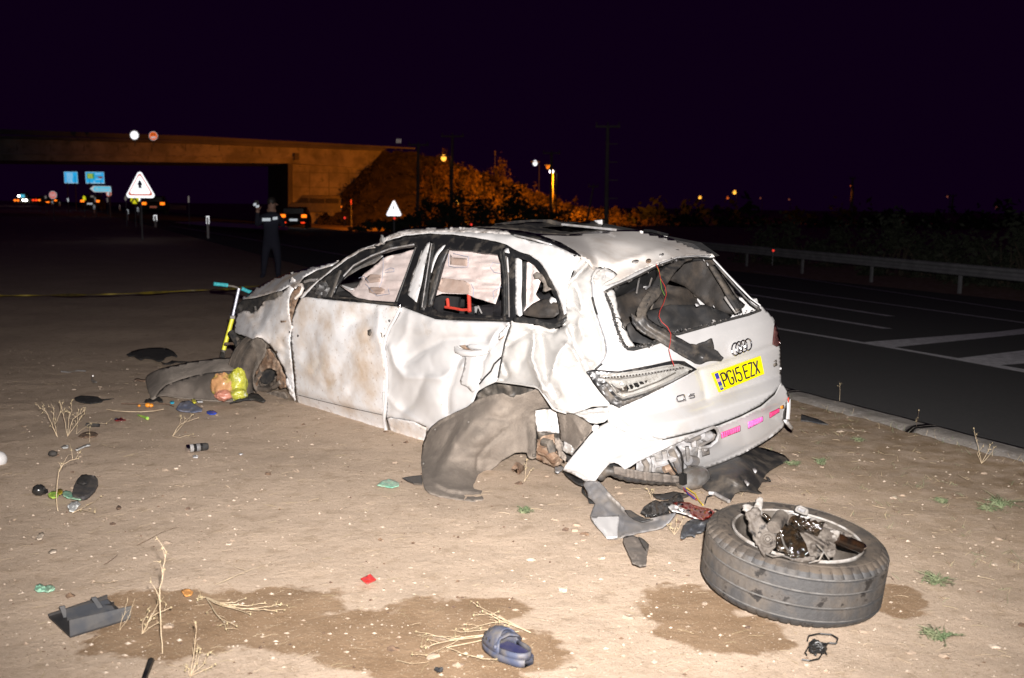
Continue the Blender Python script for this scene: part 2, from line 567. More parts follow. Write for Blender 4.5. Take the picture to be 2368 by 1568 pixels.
def panel(name, pts, surf, mat, parent, holes=(), step=7.0, dents=(), thick=.004, jit=0.0, rnd=0, inward=True, thing=None):
    if rnd: pts = smooth_poly(pts, rnd)
    outl = resample(pts, step, jit)
    hl = [resample(smooth_poly(h, rnd) if rnd else h, step, jit) for h in holes]
    A = np.array(outl)
    x0, y0 = A.min(0); x1, y1 = A.max(0)
    gx, gy = np.meshgrid(np.arange(x0, x1, step), np.arange(y0, y1, step*.87))
    gx = gx+(np.arange(gx.shape[0]) % 2)[:, None]*step*.5
    gx, gy = gx.ravel(), gy.ravel()
    keep = inpoly(gx, gy, outl)
    for h in hl: keep &= ~inpoly(gx, gy, h)
    for lp in [outl]+hl:
        for i in range(len(lp)):
            r, _s, _t = segdist(gx, gy, lp[i], lp[(i+1) % len(lp)])
            keep &= r > step*.45
    V = [Vector(p) for p in outl]
    E = [(i, (i+1) % len(outl)) for i in range(len(outl))]
    for h in hl:
        n0 = len(V)
        V += [Vector(p) for p in h]
        E += [(n0+i, n0+(i+1) % len(h)) for i in range(len(h))]
    V += [Vector(p) for p in zip(gx[keep], gy[keep])]
    vo, eo, fo, _, _, _ = geometry.delaunay_2d_cdt(V, E, [], 0, 1e-4)
    xy = np.array([(v.x, v.y) for v in vo])
    F = np.array([f for f in fo if len(f) == 3])
    c = xy[F].mean(1)
    k = inpoly(c[:, 0], c[:, 1], outl)
    for h in hl: k &= ~inpoly(c[:, 0], c[:, 1], h)
    F = F[k]
    P = surf(xy)
    if dents:
        D = dent_field(xy[:, 0], xy[:, 1], dents)
        d = P-CAM
        P = P+d/np.linalg.norm(d, axis=1)[:, None]*D[:, None]
    # orient towards the viewer, then thicken away
    nv = np.cross(P[F[:, 1]]-P[F[:, 0]], P[F[:, 2]]-P[F[:, 0]])
    vd = P[F[:, 0]]-CAM
    fl = (nv*vd).sum(1) > 0
    F[fl] = F[fl][:, ::-1]
    used = np.unique(F)
    mp = -np.ones(len(P), int); mp[used] = np.arange(len(used))
    o = mk(name, P[used], [tuple(int(mp[i]) for i in f) for f in F], mat, parent)
    if thick:
        s = o.modifiers.new('sheet', 'SOLIDIFY'); s.thickness = thick; s.offset = -1
    return o
def dup(o, parent=None, **kw):
    c = o.copy(); COL.objects.link(c)
    if parent is not None: c.parent = parent
    for ch in [x for x in bpy.data.objects if x.parent == o]:
        dup(ch, c)
    return c
def stroke(px_pts, surf, r, mb=None, n=6, off=0.0, step=9):
    p = resample(px_pts, step, closed=False)
    P = surf(p)
    d = P-CAM
    P = P-d/np.linalg.norm(d, axis=1)[:, None]*off
    (mb or MB()).tube(P, r, n)
    return P
def line_part(name, px_pts, surf, r, mat, parent, off=0.0, n=6, step=9):
    mb = MB(); stroke(px_pts, surf, r, mb, n, off, step)
    return mb.build(name, mat, parent)
def text_mb(txt, o, X, Y, size, depth=.002):
    cu = bpy.data.curves.new('t', 'FONT'); cu.body = txt; cu.size = 1; cu.align_x = 'CENTER'; cu.align_y = 'CENTER'; cu.extrude = .01
    ob = bpy.data.objects.new('t', cu); COL.objects.link(ob)
    bpy.context.view_layer.update()
    me = bpy.data.meshes.new_from_object(ob.evaluated_get(bpy.context.evaluated_depsgraph_get()))
    o, X, Y = np.array(o, float), np.array(X, float), np.array(Y, float)
    Z = np.cross(X/np.linalg.norm(X), Y/np.linalg.norm(Y))
    mb = MB()
    mb.add([o+X*v.co.x*size+Y*v.co.y*size+Z*v.co.z*depth*50 for v in me.vertices], [tuple(p.vertices) for p in me.polygons])
    bpy.data.objects.remove(ob); bpy.data.curves.remove(cu); bpy.data.meshes.remove(me)
    return mb
# ================================================================== SETTING
K1 = G(1827, 903); K2 = G(2367, 1042)
TD = (K1-K2); TD[2] = 0; TD /= np.linalg.norm(TD)          # along the road, away from the viewer
SD = np.array([TD[1], -TD[0], 0.0])                         # across the road, to the right
if SD[0] < 0: SD = -SD
def ST(s, t, z=0.0):
    p = K1+SD*s+TD*t
    return np.array([p[0], p[1], z])
SLOPE = .042
def roadz(s): return -.035-SLOPE*max(s, 0)
def gz(s, t):
    if s < -.02:
        x, y = (K1+SD*s+TD*t)[:2]
        f = 1.0 if s < -.45 else max(0.0, (-s-.02)/.43)
        z = (.012*noise.noise(Vector((x*1.1, y*1.1, 0)))+.005*noise.noise(Vector((x*5, y*5, 3)))+.003*noise.noise(Vector((x*19, y*19, 5)))) if s > -14 else 0.0
        return z*f-.012
    if s < 17.2: return -.085-SLOPE*s
    return -.085-SLOPE*17.2+min(.5, (s-17.2)*.02)
def nodes_ground():
    m = bpy.data.materials.new('dirt'); m.use_nodes = True
    nt = m.node_tree; N, L = nt.nodes, nt.links
    b = N['Principled BSDF']; b.inputs['Roughness'].default_value = .95; b.inputs['Specular IOR Level'].default_value = .2
    g = N.new('ShaderNodeNewGeometry')
    def nz(sc, det=8, ro=.6):
        n = N.new('ShaderNodeTexNoise'); n.inputs['Scale'].default_value = sc; n.inputs['Detail'].default_value = det; n.inputs['Roughness'].default_value = ro
        L.new(g.outputs['Position'], n.inputs['Vector']); return n.outputs['Fac']
    def mr(v, a, bb, c=0.0, d=1.0):
        r = N.new('ShaderNodeMapRange'); r.inputs[1].default_value = a; r.inputs[2].default_value = bb; r.inputs[3].default_value = c; r.inputs[4].default_value = d
        L.new(v, r.inputs[0]); return r.outputs[0]
    def mix(f, A, B):
        x = N.new('ShaderNodeMix'); x.data_type = 'RGBA'
        L.new(f, x.inputs['Factor'])
        for nm, c in (('A', A), ('B', B)):
            if isinstance(c, tuple): x.inputs[nm].default_value = (*c, 1)
            else: L.new(c, x.inputs[nm])
        return x.outputs['Result']
    def ma(op, a, bb=None, c=None):
        x = N.new('ShaderNodeMath'); x.operation = op
        for i, v in enumerate((a, bb, c)):
            if v is None: continue
            if isinstance(v, (int, float)): x.inputs[i].default_value = v
            else: L.new(v, x.inputs[i])
        return x.outputs[0]
    col = mix(mr(nz(.9), .35, .68), (.54, .418, .315), (.44, .34, .255))
    col = mix(mr(nz(9), .52, .76), col, (.35, .26, .18))
    col = mix(mr(nz(70, 4), .58, .72), col, (.27, .195, .13))
    col = mix(mr(nz(110, 3), .62, .70), col, (.62, .52, .41))
    col = mix(mr(nz(240, 2), .60, .72), col, (.33, .25, .175))
    # weathered right-hand verge: browner, with dead grass
    sep = N.new('ShaderNodeSeparateXYZ'); L.new(g.outputs['Position'], sep.inputs[0])
    X, Y = sep.outputs[0], sep.outputs[1]
    dv = ma('ADD', ma('MULTIPLY', X, float(SD[0])), ma('MULTIPLY', Y, float(SD[1])))
    s0 = float(K1 @ SD)
    f = mr(dv, s0-2.6, s0-.5)
    f = ma('MULTIPLY', f, mr(nz(6), .35, .60))
    col = mix(f, col, (.29, .205, .125))
    # damp patches with edges of their own
    wet = None
    dist = ma('MULTIPLY', ma('SUBTRACT', nz(2.6, 8, .62), .5), 2.1)
    dist2 = ma('MULTIPLY', ma('SUBTRACT', nz(11, 6, .6), .5), .7)
    for (px, py, rx, ry) in [(430, 1440, 170, 62), (600, 1400, 200, 42), (760, 1455, 240, 50), (1010, 1430, 150, 46), (1130, 1400, 90, 24), (980, 1510, 200, 42), (1180, 1490, 110, 45), (1080, 1560, 110, 28), (350, 1380, 80, 18),
                             (1600, 1400, 110, 42), (1680, 1455, 130, 42), (1780, 1480, 60, 14), (2065, 1375, 62, 32)]:
        c = G(px, py); d = np.linalg.norm(c-CAM)
        ax = 1.12*rx/IW*d; ay = 1.12*ry/IW*d/math.sin(math.atan2(CAMZ, c[1]))
        e = ma('SQRT', ma('ADD', ma('POWER', ma('DIVIDE', ma('SUBTRACT', X, float(c[0])), ax), 2.0), ma('POWER', ma('DIVIDE', ma('SUBTRACT', Y, float(c[1])), ay), 2.0)))
        wet = e if wet is None else ma('MINIMUM', wet, e)
    wet = ma('ADD', wet, ma('ADD', dist, dist2))
    wf = mr(wet, 1.08, .92)
    wc = mix(mr(nz(5), .35, .65), (.205, .128, .070), (.27, .18, .108))
    wc = mix(mr(nz(110, 3), .60, .68), wc, (.42, .33, .23))
    col = mix(ma('MULTIPLY', wf, .92), col, wc)
    L.new(col, b.inputs['Base Color'])
    bp = N.new('ShaderNodeBump'); bp.inputs['Strength'].default_value = .6; bp.inputs['Distance'].default_value = .011
    L.new(ma('ADD', nz(22, 10, .7), ma('MULTIPLY', nz(110, 4), .35)), bp.inputs['Height']); L.new(bp.outputs[0], b.inputs['Normal'])
    MATS['dirt'] = m
nodes_ground()
ss = [-500, -250, -120, -60, -35, -22, -15, -12, -10.5]+list(np.arange(-9.4, -.01, .04))+[-.005, .02, .8, 2, 4, 7, 11, 17.1, 17.6, 22, 30, 50, 90, 160, 300, 600]
tt = [-40, -25, -15, -10, -8]+list(np.arange(-6.6, 4.0, .045))+list(np.arange(4.1, 12, .25))+[14, 17, 20, 25, 30, 38, 48, 60, 75, 95, 120, 160, 220, 320, 500, 900]
V = [ST(s, t, gz(s, t)) for t in tt for s in ss]
n = len(ss)
F = [(j*n+i, j*n+i+1, (j+1)*n+i+1, (j+1)*n+i) for j in range(len(tt)-1) for i in range(n-1)]
tag(mk('ground', V, F, 'dirt'), kind='structure')
# asphalt
sr = [0, 1, 2.5, 5, 8, 12, 17.0]; tr = [-40, -10, 0, 10, 25, 60, 120, 300, 900]
V = [ST(s, t, roadz(s)) for t in tr for s in sr]; n = len(sr)
F = [(j*n+i, j*n+i+1, (j+1)*n+i+1, (j+1)*n+i) for j in range(len(tr)-1) for i in range(n-1)]
road = tag(mk('road', V, F, 'asphalt', smooth=False), kind='structure')
RZN = np.array([SLOPE*SD[0], SLOPE*SD[1], 1.0])     # plane: z + .035 + SLOPE*s = 0
def Rd(px, py, lift=0.0):
    d = rays([(px, py)])[0]
    t = -(CAMZ+.035-lift+SLOPE*((CAM-K1) @ SD))/(d[2]+SLOPE*(d @ SD))
    return CAM+d*t
def mark(pts, label=None):
    V = [Rd(x, y, .004) for x, y in pts]
    o = mk('road_line', V, [tuple(range(len(V)))], 'road_paint', parent=road, smooth=False)
    return o
def stline(p0, p1, width, ext0=0, ext1=0):
    a, b = Rd(*p0, .004), Rd(*p1, .004)
    d = (b-a)/np.linalg.norm(b-a)
    a = a-d*ext0; b = b+d*ext1
    nrm = np.cross(d, [0, 0, 1]); nrm /= np.linalg.norm(nrm)
    h = nrm*width/2
    V = [a-h, b-h, b+h, a+h]
    for v in V: v[2] = roadz((v-K1) @ SD)+.004
    mk('road_line', V, [(0, 1, 2, 3)], 'road_paint', parent=road, smooth=False)
stline(q1('b4', 1540, 1412), q1('b4', 830, 1292), .15, 6, 60)
stline(q1('b4', 2365, 1560), q1('b4', 1620, 1425), .15, 3, .6)
stline(q1('b4', 1505, 1290), q1('b4', 775, 1172), .20, 0, 12)
stline(q1('b4', 1525, 1211), q1('b4', 690, 1082), .20, 0, 25)
stline(q1('b4', 2190, 1228), q1('b4', 620, 1014), .15, 3, 40)
stline(q1('b4', 2300, 1172), q1('b4', 1060, 988), .12, 6, 60)
mark(q('b4', (1325, 1378), (2200, 1310), (2380, 1288), (2380, 1322), (1900, 1372), (1540, 1408)))
mark(q('P', (2208, 829), (2400, 806), (2400, 838), (2290, 846)))
# kerb of concrete stones, chipped and half buried
kerb = tag(mk('kerb', [ST(-.26, -30, -.06), ST(-.02, -30, -.06), ST(-.02, 60, -.06), ST(-.26, 60, -.06)], [(0, 1, 2, 3)], 'kerb_concrete', smooth=False), kind='structure')
t0 = -9.0
i = 0
while t0 < 14:
    ln = 1.48
    nx, ny = 5, 22
    V, F = [], []
    for a in range(nx+1):
        for b in range(ny+1):
            s = -.27+.265*a/nx; t = t0+.004+(ln-.008)*b/ny
            x, y = (K1+SD*s+TD*t)[:2]
            z = .024+.006*noise.noise(Vector((x*4, y*4, 9)))
            if a == 0: z -= .02+.03*abs(noise.noise(Vector((x*6, y*6, 1)))); s -= .03*noise.noise(Vector((x*5, y*5, 2)))
            if a == 1: z -= .012*max(0, noise.noise(Vector((x*9, y*9, 4))))
            if a == nx: z -= .004
            V.append(ST(s, t, z))
    for a in range(nx):
        for b in range(ny):
            F.append((a*(ny+1)+b, (a+1)*(ny+1)+b, (a+1)*(ny+1)+b+1, a*(ny+1)+b+1))
    nt_ = len(V)
    top = [(nx)*(ny+1)+b for b in range(ny+1)]
    V += [ST(-.005, t0+.004+(ln-.008)*b/ny, -.09) for b in range(ny+1)]
    F += [(top[b], nt_+b, nt_+b+1, top[b+1]) for b in range(ny)]
    e0 = [a*(ny+1) for a in range(nx+1)]; e1 = [a*(ny+1)+ny for a in range(nx+1)]
    for e, t in ((e0, t0+.004), (e1, t0+ln-.004)):
        k = len(V); V += [ST(-.005, t, -.09), ST(-.27, t, -.09)]
        F.append(tuple(e)+(k, k+1))
    mk('kerb_stone', V, F, 'kerb_concrete', parent=kerb)
    t0 += ln; i += 1
# --------------------------------------------------------------- guardrail
gd = np.array([1.05, -3.9, 0]); gd /= np.linalg.norm(gd)
g0 = np.array([9.0, 39.5, 0])
GR = root('guardrail', (11.2, 31.7, -.7), 'long galvanised guardrail with posts on the far side of the dark road', 'guardrail')
gn = np.array([-gd[1], gd[0], 0])
if gn[1] > 0: gn = -gn
gn = -np.cross(gd, [0, 0, 1]); gn = gn if gn[0] < 0 else -gn
prof = [(-.155, 0), (-.13, .045), (-.075, .05), (-.03, .0), (0, -.01), (.03, .0), (.075, .05), (.13, .045), (.155, 0)]
for k in range(-14, 6):
    a = g0+gd*4.04*k; b = g0+gd*4.04*(k+1)
    pp = a+gn*.0
    V, F = [], []
    for e in (a, b):
        for (z, o) in prof:
            V.append(e+gn*(o+.06)+np.array([0, 0, -.04+z]))
    for e in range(8): F.append((e, e+1, e+10, e+9))
    o = mk('beam', V, F, 'galvanised', parent=GR, smooth=False)
    s = o.modifiers.new('t', 'SOLIDIFY'); s.thickness = .004
    post = MB().box(a+np.array([0, 0, -.29]), .09, .06, .8, (gd, gn, (0, 0, 1)))
    post.build('post', 'galvanised', GR, smooth=False)
# --------------------------------------------------------------- bridge
BRD = lambda x: 1/(1/96.0+(1/115.0-1/96.0)*x/885.0)
def B(x, y, dd=0): return at(x, y, BRD(x)+dd)
BR = root('road_bridge', B(675, 480), 'long concrete road bridge crossing over the motorway, lit orange by sodium lamps', 'bridge')
BD = np.array([TD[0], TD[1], 0])
def slab(name, front, mat, thick, parent=BR):
    f = [np.array(p) for p in front]
    bk = [p+BD*thick for p in f]
    n = len(f)
    V = f+bk
    F = [tuple(range(n)), tuple(range(2*n-1, n-1, -1))]+[(i, i+n, (i+1) % n+n, (i+1) % n) for i in range(n)]
    return mk(name, V, F, mat, parent=parent, smooth=False)
slab('girder', [B(-700, 294.4), B(0, 317), B(460, 331), B(680, 339), B(890, 348), B(890, 392), B(680, 378.5), B(460, 376), B(0, 371), B(-700, 363.3)], 'bridge_concrete', 11)
slab('girder_ledge', [B(-700, 344.2, -.5), B(680, 363.5, -.5), B(680, 366, -.5), B(-700, 346.7, -.5)], 'bridge_concrete', .4)
slab('deck_edge', [B(-700, 293, -.9), B(460, 326, -.9), B(890, 343, -.9), B(890, 348.5, -.9), B(460, 332.5, -.9), B(-700, 299.5, -.9)], 'bridge_dark', 12.5)
slab('parapet', [B(-700, 274, -.6), B(460, 315, -.6), B(960, 342, -.6), B(960, 345, -.6), B(460, 325.5, -.6), B(-700, 288, -.6)], 'bridge_dark', .3)
slab('abutment', [B(676, 379.5, .6), B(900, 392.5, .6), B(900, 520, .6), B(676, 520, .6)], 'bridge_concrete', 11)
slab('bearing_block', [B(681, 354, -.7), B(691.5, 354, -.7), B(691.5, 370, -.7), B(681, 370, -.7)], 'bridge_dark', .5)
slab('pier_corner', [B(666, 372, .1), B(675, 372, .1), B(675, 497, .1), B(666, 497, .1)], 'bridge_dark', 11)
for k in range(9):
    x = -40+k*78
    slab('drip_mark', [B(x, 334, -.03), B(x+1.5, 334, -.03), B(x+1.5, 350, -.03), B(x, 350, -.03)], 'bridge_dark', .02)
for x0 in (715, 760, 805, 850):
    slab('joint_strip', [B(x0, 394, .56), B(x0+1.2, 394, .56), B(x0+1.2, 500, .56), B(x0, 500, .56)], 'bridge_dark', .03)
for y0 in (398, 432):
    slab('joint_strip', [B(678, y0, .55), B(898, y0+4, .55), B(898, y0+5, .55), B(678, y0+1, .55)], 'bridge_dark', .03)
# --------------------------------------------------------------- embankment
ridge = [(770, 470, 113), (830, 405, 114), (885, 352, 115), (940, 349, 116), (1000, 362, 117), (1060, 382, 118), (1140, 408, 119), (1240, 444, 120), (1330, 478, 121), (1400, 498, 122), (1480, 513, 123), (1560, 520, 124)]
toe = [(742, 505, 107), (770, 508, 104), (800, 510, 102), (850, 512, 98), (920, 514, 96), (1000, 515, 95), (1100, 516, 94), (1200, 517, 93), (1300, 518, 92), (1400, 520, 92), (1480, 522, 92), (1580, 524, 92)]
V, F = [], []
nr = 26
rr = []
for i in range(len(ridge)-1):
    for k in range(6):
        a = k/6
        rr.append((np.array(ridge[i])*(1-a)+np.array(ridge[i+1])*a, np.array(toe[i])*(1-a)+np.array(toe[i+1])*a))
for r, t_ in rr:
    A = at(*r); Bp = at(*t_); Bp[2] = -1.2
    for k in range(nr+1):
        f = k/nr
        p = A*(1-f)+Bp*f
        p[2] += .7*noise.noise(Vector((p[0]*.35, p[1]*.35, p[2]*.3)))*min(1, f*4)+.45*noise.noise(Vector((p[0]*1.1, p[1]*1.1, p[2]*1.1)))
        V.append(p)
    Cc = A+BD*14; Cc[2] = A[2]; V.append(Cc)
    Cc = A+BD*30; Cc[2] = -1.2; V.append(Cc)
w_ = nr+3
F = [(i*w_+k, i*w_+k+1, (i+1)*w_+k+1, (i+1)*w_+k) for i in range(len(rr)-1) for k in range(w_-1)]
hill = tag(mk('embankment', V, F, 'hill_soil'), kind='structure')
def foliage(mb, c, rx, ry, rz, n, ls, seed=0, low=.0, mi=0):
    rnd = random.Random(seed)
    cl = []
    for _ in range(max(5, n//70)):
        th, ph = rnd.uniform(0, 6.283), rnd.uniform(low, 1)
        r = rnd.uniform(.35, .95)
        cl.append((math.cos(th)*r*math.sqrt(max(0, 1-ph*ph*.8)), math.sin(th)*r*math.sqrt(max(0, 1-ph*ph*.8)), ph*.95, rnd.uniform(.18, .42)))
    for _ in range(n):
        k = rnd.choice(cl)
        p = np.array([c[0]+rx*(k[0]+rnd.gauss(0, k[3]*.5)), c[1]+ry*(k[1]+rnd.gauss(0, k[3]*.5)), c[2]+rz*max(.02, k[2]+rnd.gauss(0, k[3]*.5))])
        a = np.array([rnd.gauss(0, 1), rnd.gauss(0, 1), rnd.gauss(0, .7)]); a /= np.linalg.norm(a)
        b = np.cross(a, [rnd.gauss(0, 1), rnd.gauss(0, 1), rnd.gauss(0, 1)]); b /= np.linalg.norm(b)+1e-9
        s = ls*rnd.uniform(.5, 1.4)
        m = len(mb.v)
        mb.v += [tuple(p-a*s), tuple(p+b*s*.5), tuple(p+a*s), tuple(p-b*s*.5)]
        mb.f.append((m, m+1, m+2, m+3)); mb.mi.append(mi)
def bush(name, c, rx, rz, n, ls, leaf, label, cat='bush', group=None, seed=0, trunk=True):
    r = root(name, c, label, cat, group)
    f = MB(); foliage(f, c, rx, rx*.8, rz, n, ls, seed); f.build('crown', leaf, r, smooth=False)
    t = MB()
    rnd = random.Random(seed+50)
    for k in range(5):
        e = np.array(c)+np.array([rnd.uniform(-.5, .5)*rx, rnd.uniform(-.3, .3)*rx, rz*rnd.uniform(.5, .85)])
        mid = (np.array(c)+e)/2+np.array([rnd.uniform(-.1, .1)*rx, 0, .1*rz])
        t.tube([np.array(c)-[0, 0, .15], mid, e], [.05*rz**.5, .03*rz**.5, .01], 6)
    t.build('trunk', 'trunk_bark', r)
    return r
# scrub that covers the slope
mb = MB(); rnd = random.Random(3)
for _ in range(620):
    i = rnd.randrange(25, len(rr)); k = int(nr*rnd.random()**.8)
    p = np.array(V[i*w_+min(k, nr)])
    foliage(mb, p-[0, 0, .2], rnd.uniform(.4, 1.2), rnd.uniform(.4, 1.0), rnd.uniform(.4, 1.3), 16, .22, rnd.randrange(9999))
for _ in range(420):
    i = rnd.randrange(0, 40); k = int(nr*rnd.random())
    p = np.array(V[i*w_+min(k, nr)])
    foliage(mb, p-[0, 0, .1], .8, .7, rnd.uniform(.15, .45), 8, .14, rnd.randrange(9999), mi=1)
tag(mb.build('scrub', ('shrub_leaf', 'hill_soil'), None, smooth=False), 'dry scrub covering the lit embankment slope', 'scrub', kind='stuff')
# taller bushes on and below the slope
def onhill(px, py, f=0.0):
    """ground point of the slope seen at px,py"""
    best = None
    for i in range(len(rr)):
        for k in range(nr+1):
            v = np.array(V[i*w_+k]); d = v-CAM
            x = IW/2+IW*(d @ RT)/(d @ FW); y = IH/2-IW*(d @ UP)/(d @ FW)
            e = (x-px)**2+(y-py)**2
            if best is None or e < best[0]: best = (e, v)
    return best[1]
lit = [(1005, 455, 1.6, 3.4, 'left of the first lit pole'), (1020, 410, 1.3, 2.4, 'just under the upper orange lamp'), (1062, 452, 1.8, 3.0, 'right of the tall lit pole'), (1100, 450, 1.8, 3.2, 'in front of the dark trees'),
       (1150, 425, 1.7, 3.0, 'with spiky top halfway down the ridge'), (1175, 460, 1.8, 2.6, 'below the spiky bush'), (1210, 475, 2.0, 2.4, 'left of the white lamp pole'), (1245, 485, 2.2, 2.2, 'brightest, beside the white lamp pole'),
       (1310, 505, 2.6, 1.6, 'low and bright right of the white lamp pole'), (1350, 508, 2.6, 1.5, 'low and bright at the foot of the ridge'), (1410, 500, 1.5, 2.0, 'next to the tallest power pole'), (1455, 515, 1.4, 1.8, 'last one at the right end of the slope'),
       (985, 500, 1.4, 1.3, 'low, left of the roadside tree')]
for i, (x, y, rx, rz, what) in enumerate(lit):
    p = onhill(x, y+8)
    bush('bush', p-[0, 0, .3], rx, rz, 420, .20, 'shrub_leaf', 'orange lit dry bush on the embankment, '+what, 'bush', 'bushes on the embankment', seed=i*3+1)
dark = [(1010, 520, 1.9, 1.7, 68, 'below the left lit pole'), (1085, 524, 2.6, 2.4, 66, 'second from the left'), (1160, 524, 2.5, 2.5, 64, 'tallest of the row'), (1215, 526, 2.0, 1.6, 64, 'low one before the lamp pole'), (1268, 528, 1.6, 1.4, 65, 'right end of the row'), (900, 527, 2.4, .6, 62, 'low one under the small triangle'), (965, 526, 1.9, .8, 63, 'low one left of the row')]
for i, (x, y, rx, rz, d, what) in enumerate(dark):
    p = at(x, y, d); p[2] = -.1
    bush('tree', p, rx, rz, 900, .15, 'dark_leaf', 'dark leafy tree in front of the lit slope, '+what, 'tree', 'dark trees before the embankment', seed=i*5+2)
mb = MB(); rnd = random.Random(77)
for i in range(70):
    p = at(1490+i*15+rnd.uniform(-8, 8), 486, rnd.uniform(95, 135)); p[2] = -1.3
    foliage(mb, p, rnd.uniform(1.8, 3.6), 1.5, rnd.uniform(1.2, 3.4), 60, .45, i)
tag(mb.build('tree_line', 'dark_leaf', None, smooth=False), 'dark line of far trees along the horizon on the right', 'tree line', kind='stuff')
# reeds and shrubs beyond the guardrail
for i in range(12):
    px = 1745+i*58+random.uniform(-12, 12)
    d = 44-1.25*i+random.uniform(-1, 1)
    p = at(px, 600, d); p[2] = -.75
    bush('shrub', p, random.uniform(1.2, 1.8), random.uniform(1.3, 2.0), 700, .10, 'dark_leaf', 'grey green shrub behind the far guardrail, '+('leftmost second third fourth fifth sixth seventh eighth ninth tenth eleventh rightmost'.split()[i])+' of the twelve', 'shrub', 'shrubs behind the guardrail', seed=i+70)
# --------------------------------------------------------------- poles
def tpole(base, top, d, arm, label, mat='pole_wood', arms=1, r=.14):
    """concrete power pole with a cross arm"""
    a, b = at(*base, d), at(*top, d)
    R = root('power_pole', (a[0], a[1], a[2]), label, 'power pole', 'power poles by the motorway')
    MB().tube([a, b], [r, r*.75], 8).build('pole', mat, R)
    MB().box(b+np.array([0, 0, -.05]), arm, .12, .14, (RT, (0, 1, 0), UP)).build('cross_arm', mat, R, smooth=False)
    for k in (-.45, 0, .45):
        MB().lathe([(.03, 0), (.06, .06), (.03, .1), (.05, .16), (.01, .22)], b+RT*arm*k+np.array([0, 0, .02]), (0, 0, 1), 8).build('insulator', mat, R)
    for k in range(1, arms):
        MB().box(b+UP*(-1.1*k)+RT*.3, .6, .06, .06, (RT, (0, 1, 0), UP)).build('bracket', mat, R, smooth=False)
    return R
tpole((1401, 520), (1405, 291), 62, 1.5, 'tallest grey power pole with a cross arm, right of the embankment', arms=5)
tpole((1042, 506), (1046, 314), 80.7, 1.8, 'power pole with its lower half lit orange, beside the upper street lamp')
tpole((965, 505), (967, 334), 80, 1.6, 'dark power pole left of the lit bushes, behind the small triangle')
tpole((1273, 508), (1275, 353), 88, 1.5, 'slim power pole with the pale street lamp fixed halfway up')
tpole((1358, 505), (1372, 430), 90, .9, 'short leaning dark power pole left of the tallest pole', r=.09)
tpole((1967, 482), (1971, 412), 120, .7, 'orange lit power pole standing alone far right', r=.16)
tpole((2199, 495), (2203, 452), 130, .9, 'orange lit short power pole near the right edge', r=.16)
def street_lamp(px, py, d, base, label, power, col=(1, .25, .006), mat='sodium_lamp', size=.28, arm=None, spot=None, group='street lamps beyond the motorway'):
    h = at(px, py, d)
    R = root('street_lamp', (h[0], h[1], base), label, 'street lamp', group)
    px_ = h+np.array([.5, .4, 0])
    MB().tube([(px_[0], px_[1], base), (px_[0], px_[1], h[2]-.2), h+np.array([.1, .1, .12])], [.07, .05, .04], 8).build('post', 'lamp_steel', R)
    MB().box(h+np.array([0, .05, .14]), size*1.9, size*1.3, .10).build('lamp_housing', 'lamp_steel', R, smooth=False)
    MB().blob(h, size*.5, size*.5, size*.62, 0, 0, n=8).build('lamp_glass', mat, R)
    if power:
        a = h+np.array([-.1, .55, -.45])
        L = lamp('street_light', 'SPOT', tuple(a), power, col, .25, aim=(a[0]-6, a[1]+30, a[2]-9) if spot is None else tuple(spot), angle=math.radians(96), blend=1.0)
        L.parent = R; L.location = tuple(a-np.array(R.location))
    return R
street_lamp(1025.5, 365.5, 80, -.5, 'orange street lamp high beside the lit power pole', 20000, size=.42, spot=at(790, 425, 112))
street_lamp(1056, 467, 84, -.5, 'small yellow orange lamp low beside the lit power pole', 1200, size=.36)
street_lamp(1274.5, 396.5, 90, -.5, 'whitish street lamp fixed on the slim pole at the right of the slope', 30000, spot=at(1255, 490, 108), mat='white_lamp', col=(1, .27, .006), size=.36)
street_lamp(1266, 386, 92, -.5, 'dim orange lamp just above the whitish one', 0, mat='retro_orange', size=.30)
street_lamp(1237, 377.5, 120, -.5, 'cold white lamp above the slope left of the slim pole', 0, mat='retro_white', size=.55)
street_lamp(1618, 457, 190, -1, 'left one of the two orange lamps far off on the right', 0, size=.55)
street_lamp(1698, 445, 190, -1, 'right and higher one of the two orange lamps far off on the right', 0, size=.62)
street_lamp(1682, 457.5, 200, -1, 'smaller dim orange lamp between the two far ones', 0, mat='retro_orange', size=.45)
street_lamp(1758, 458, 240, -1, 'faint orange lamp far off, left of the lone pole', 0, mat='retro_brown', size=.4)
street_lamp(1824, 461, 240, -1, 'faint yellowish lamp far off, nearer to the lone pole', 0, mat='retro_brown', size=.4)
street_lamp(1966, 430, 118, -1, 'hooded orange lamp that lights the lone far pole', 350, mat='retro_orange', size=.1)
street_lamp(2190, 455, 128, -1, 'hooded orange lamp that lights the short far pole', 300, mat='retro_brown', size=.2)
street_lamp(2305, 481, 200, -1, 'faint orange lamp at the far right edge', 0, mat='retro_brown', size=.6)
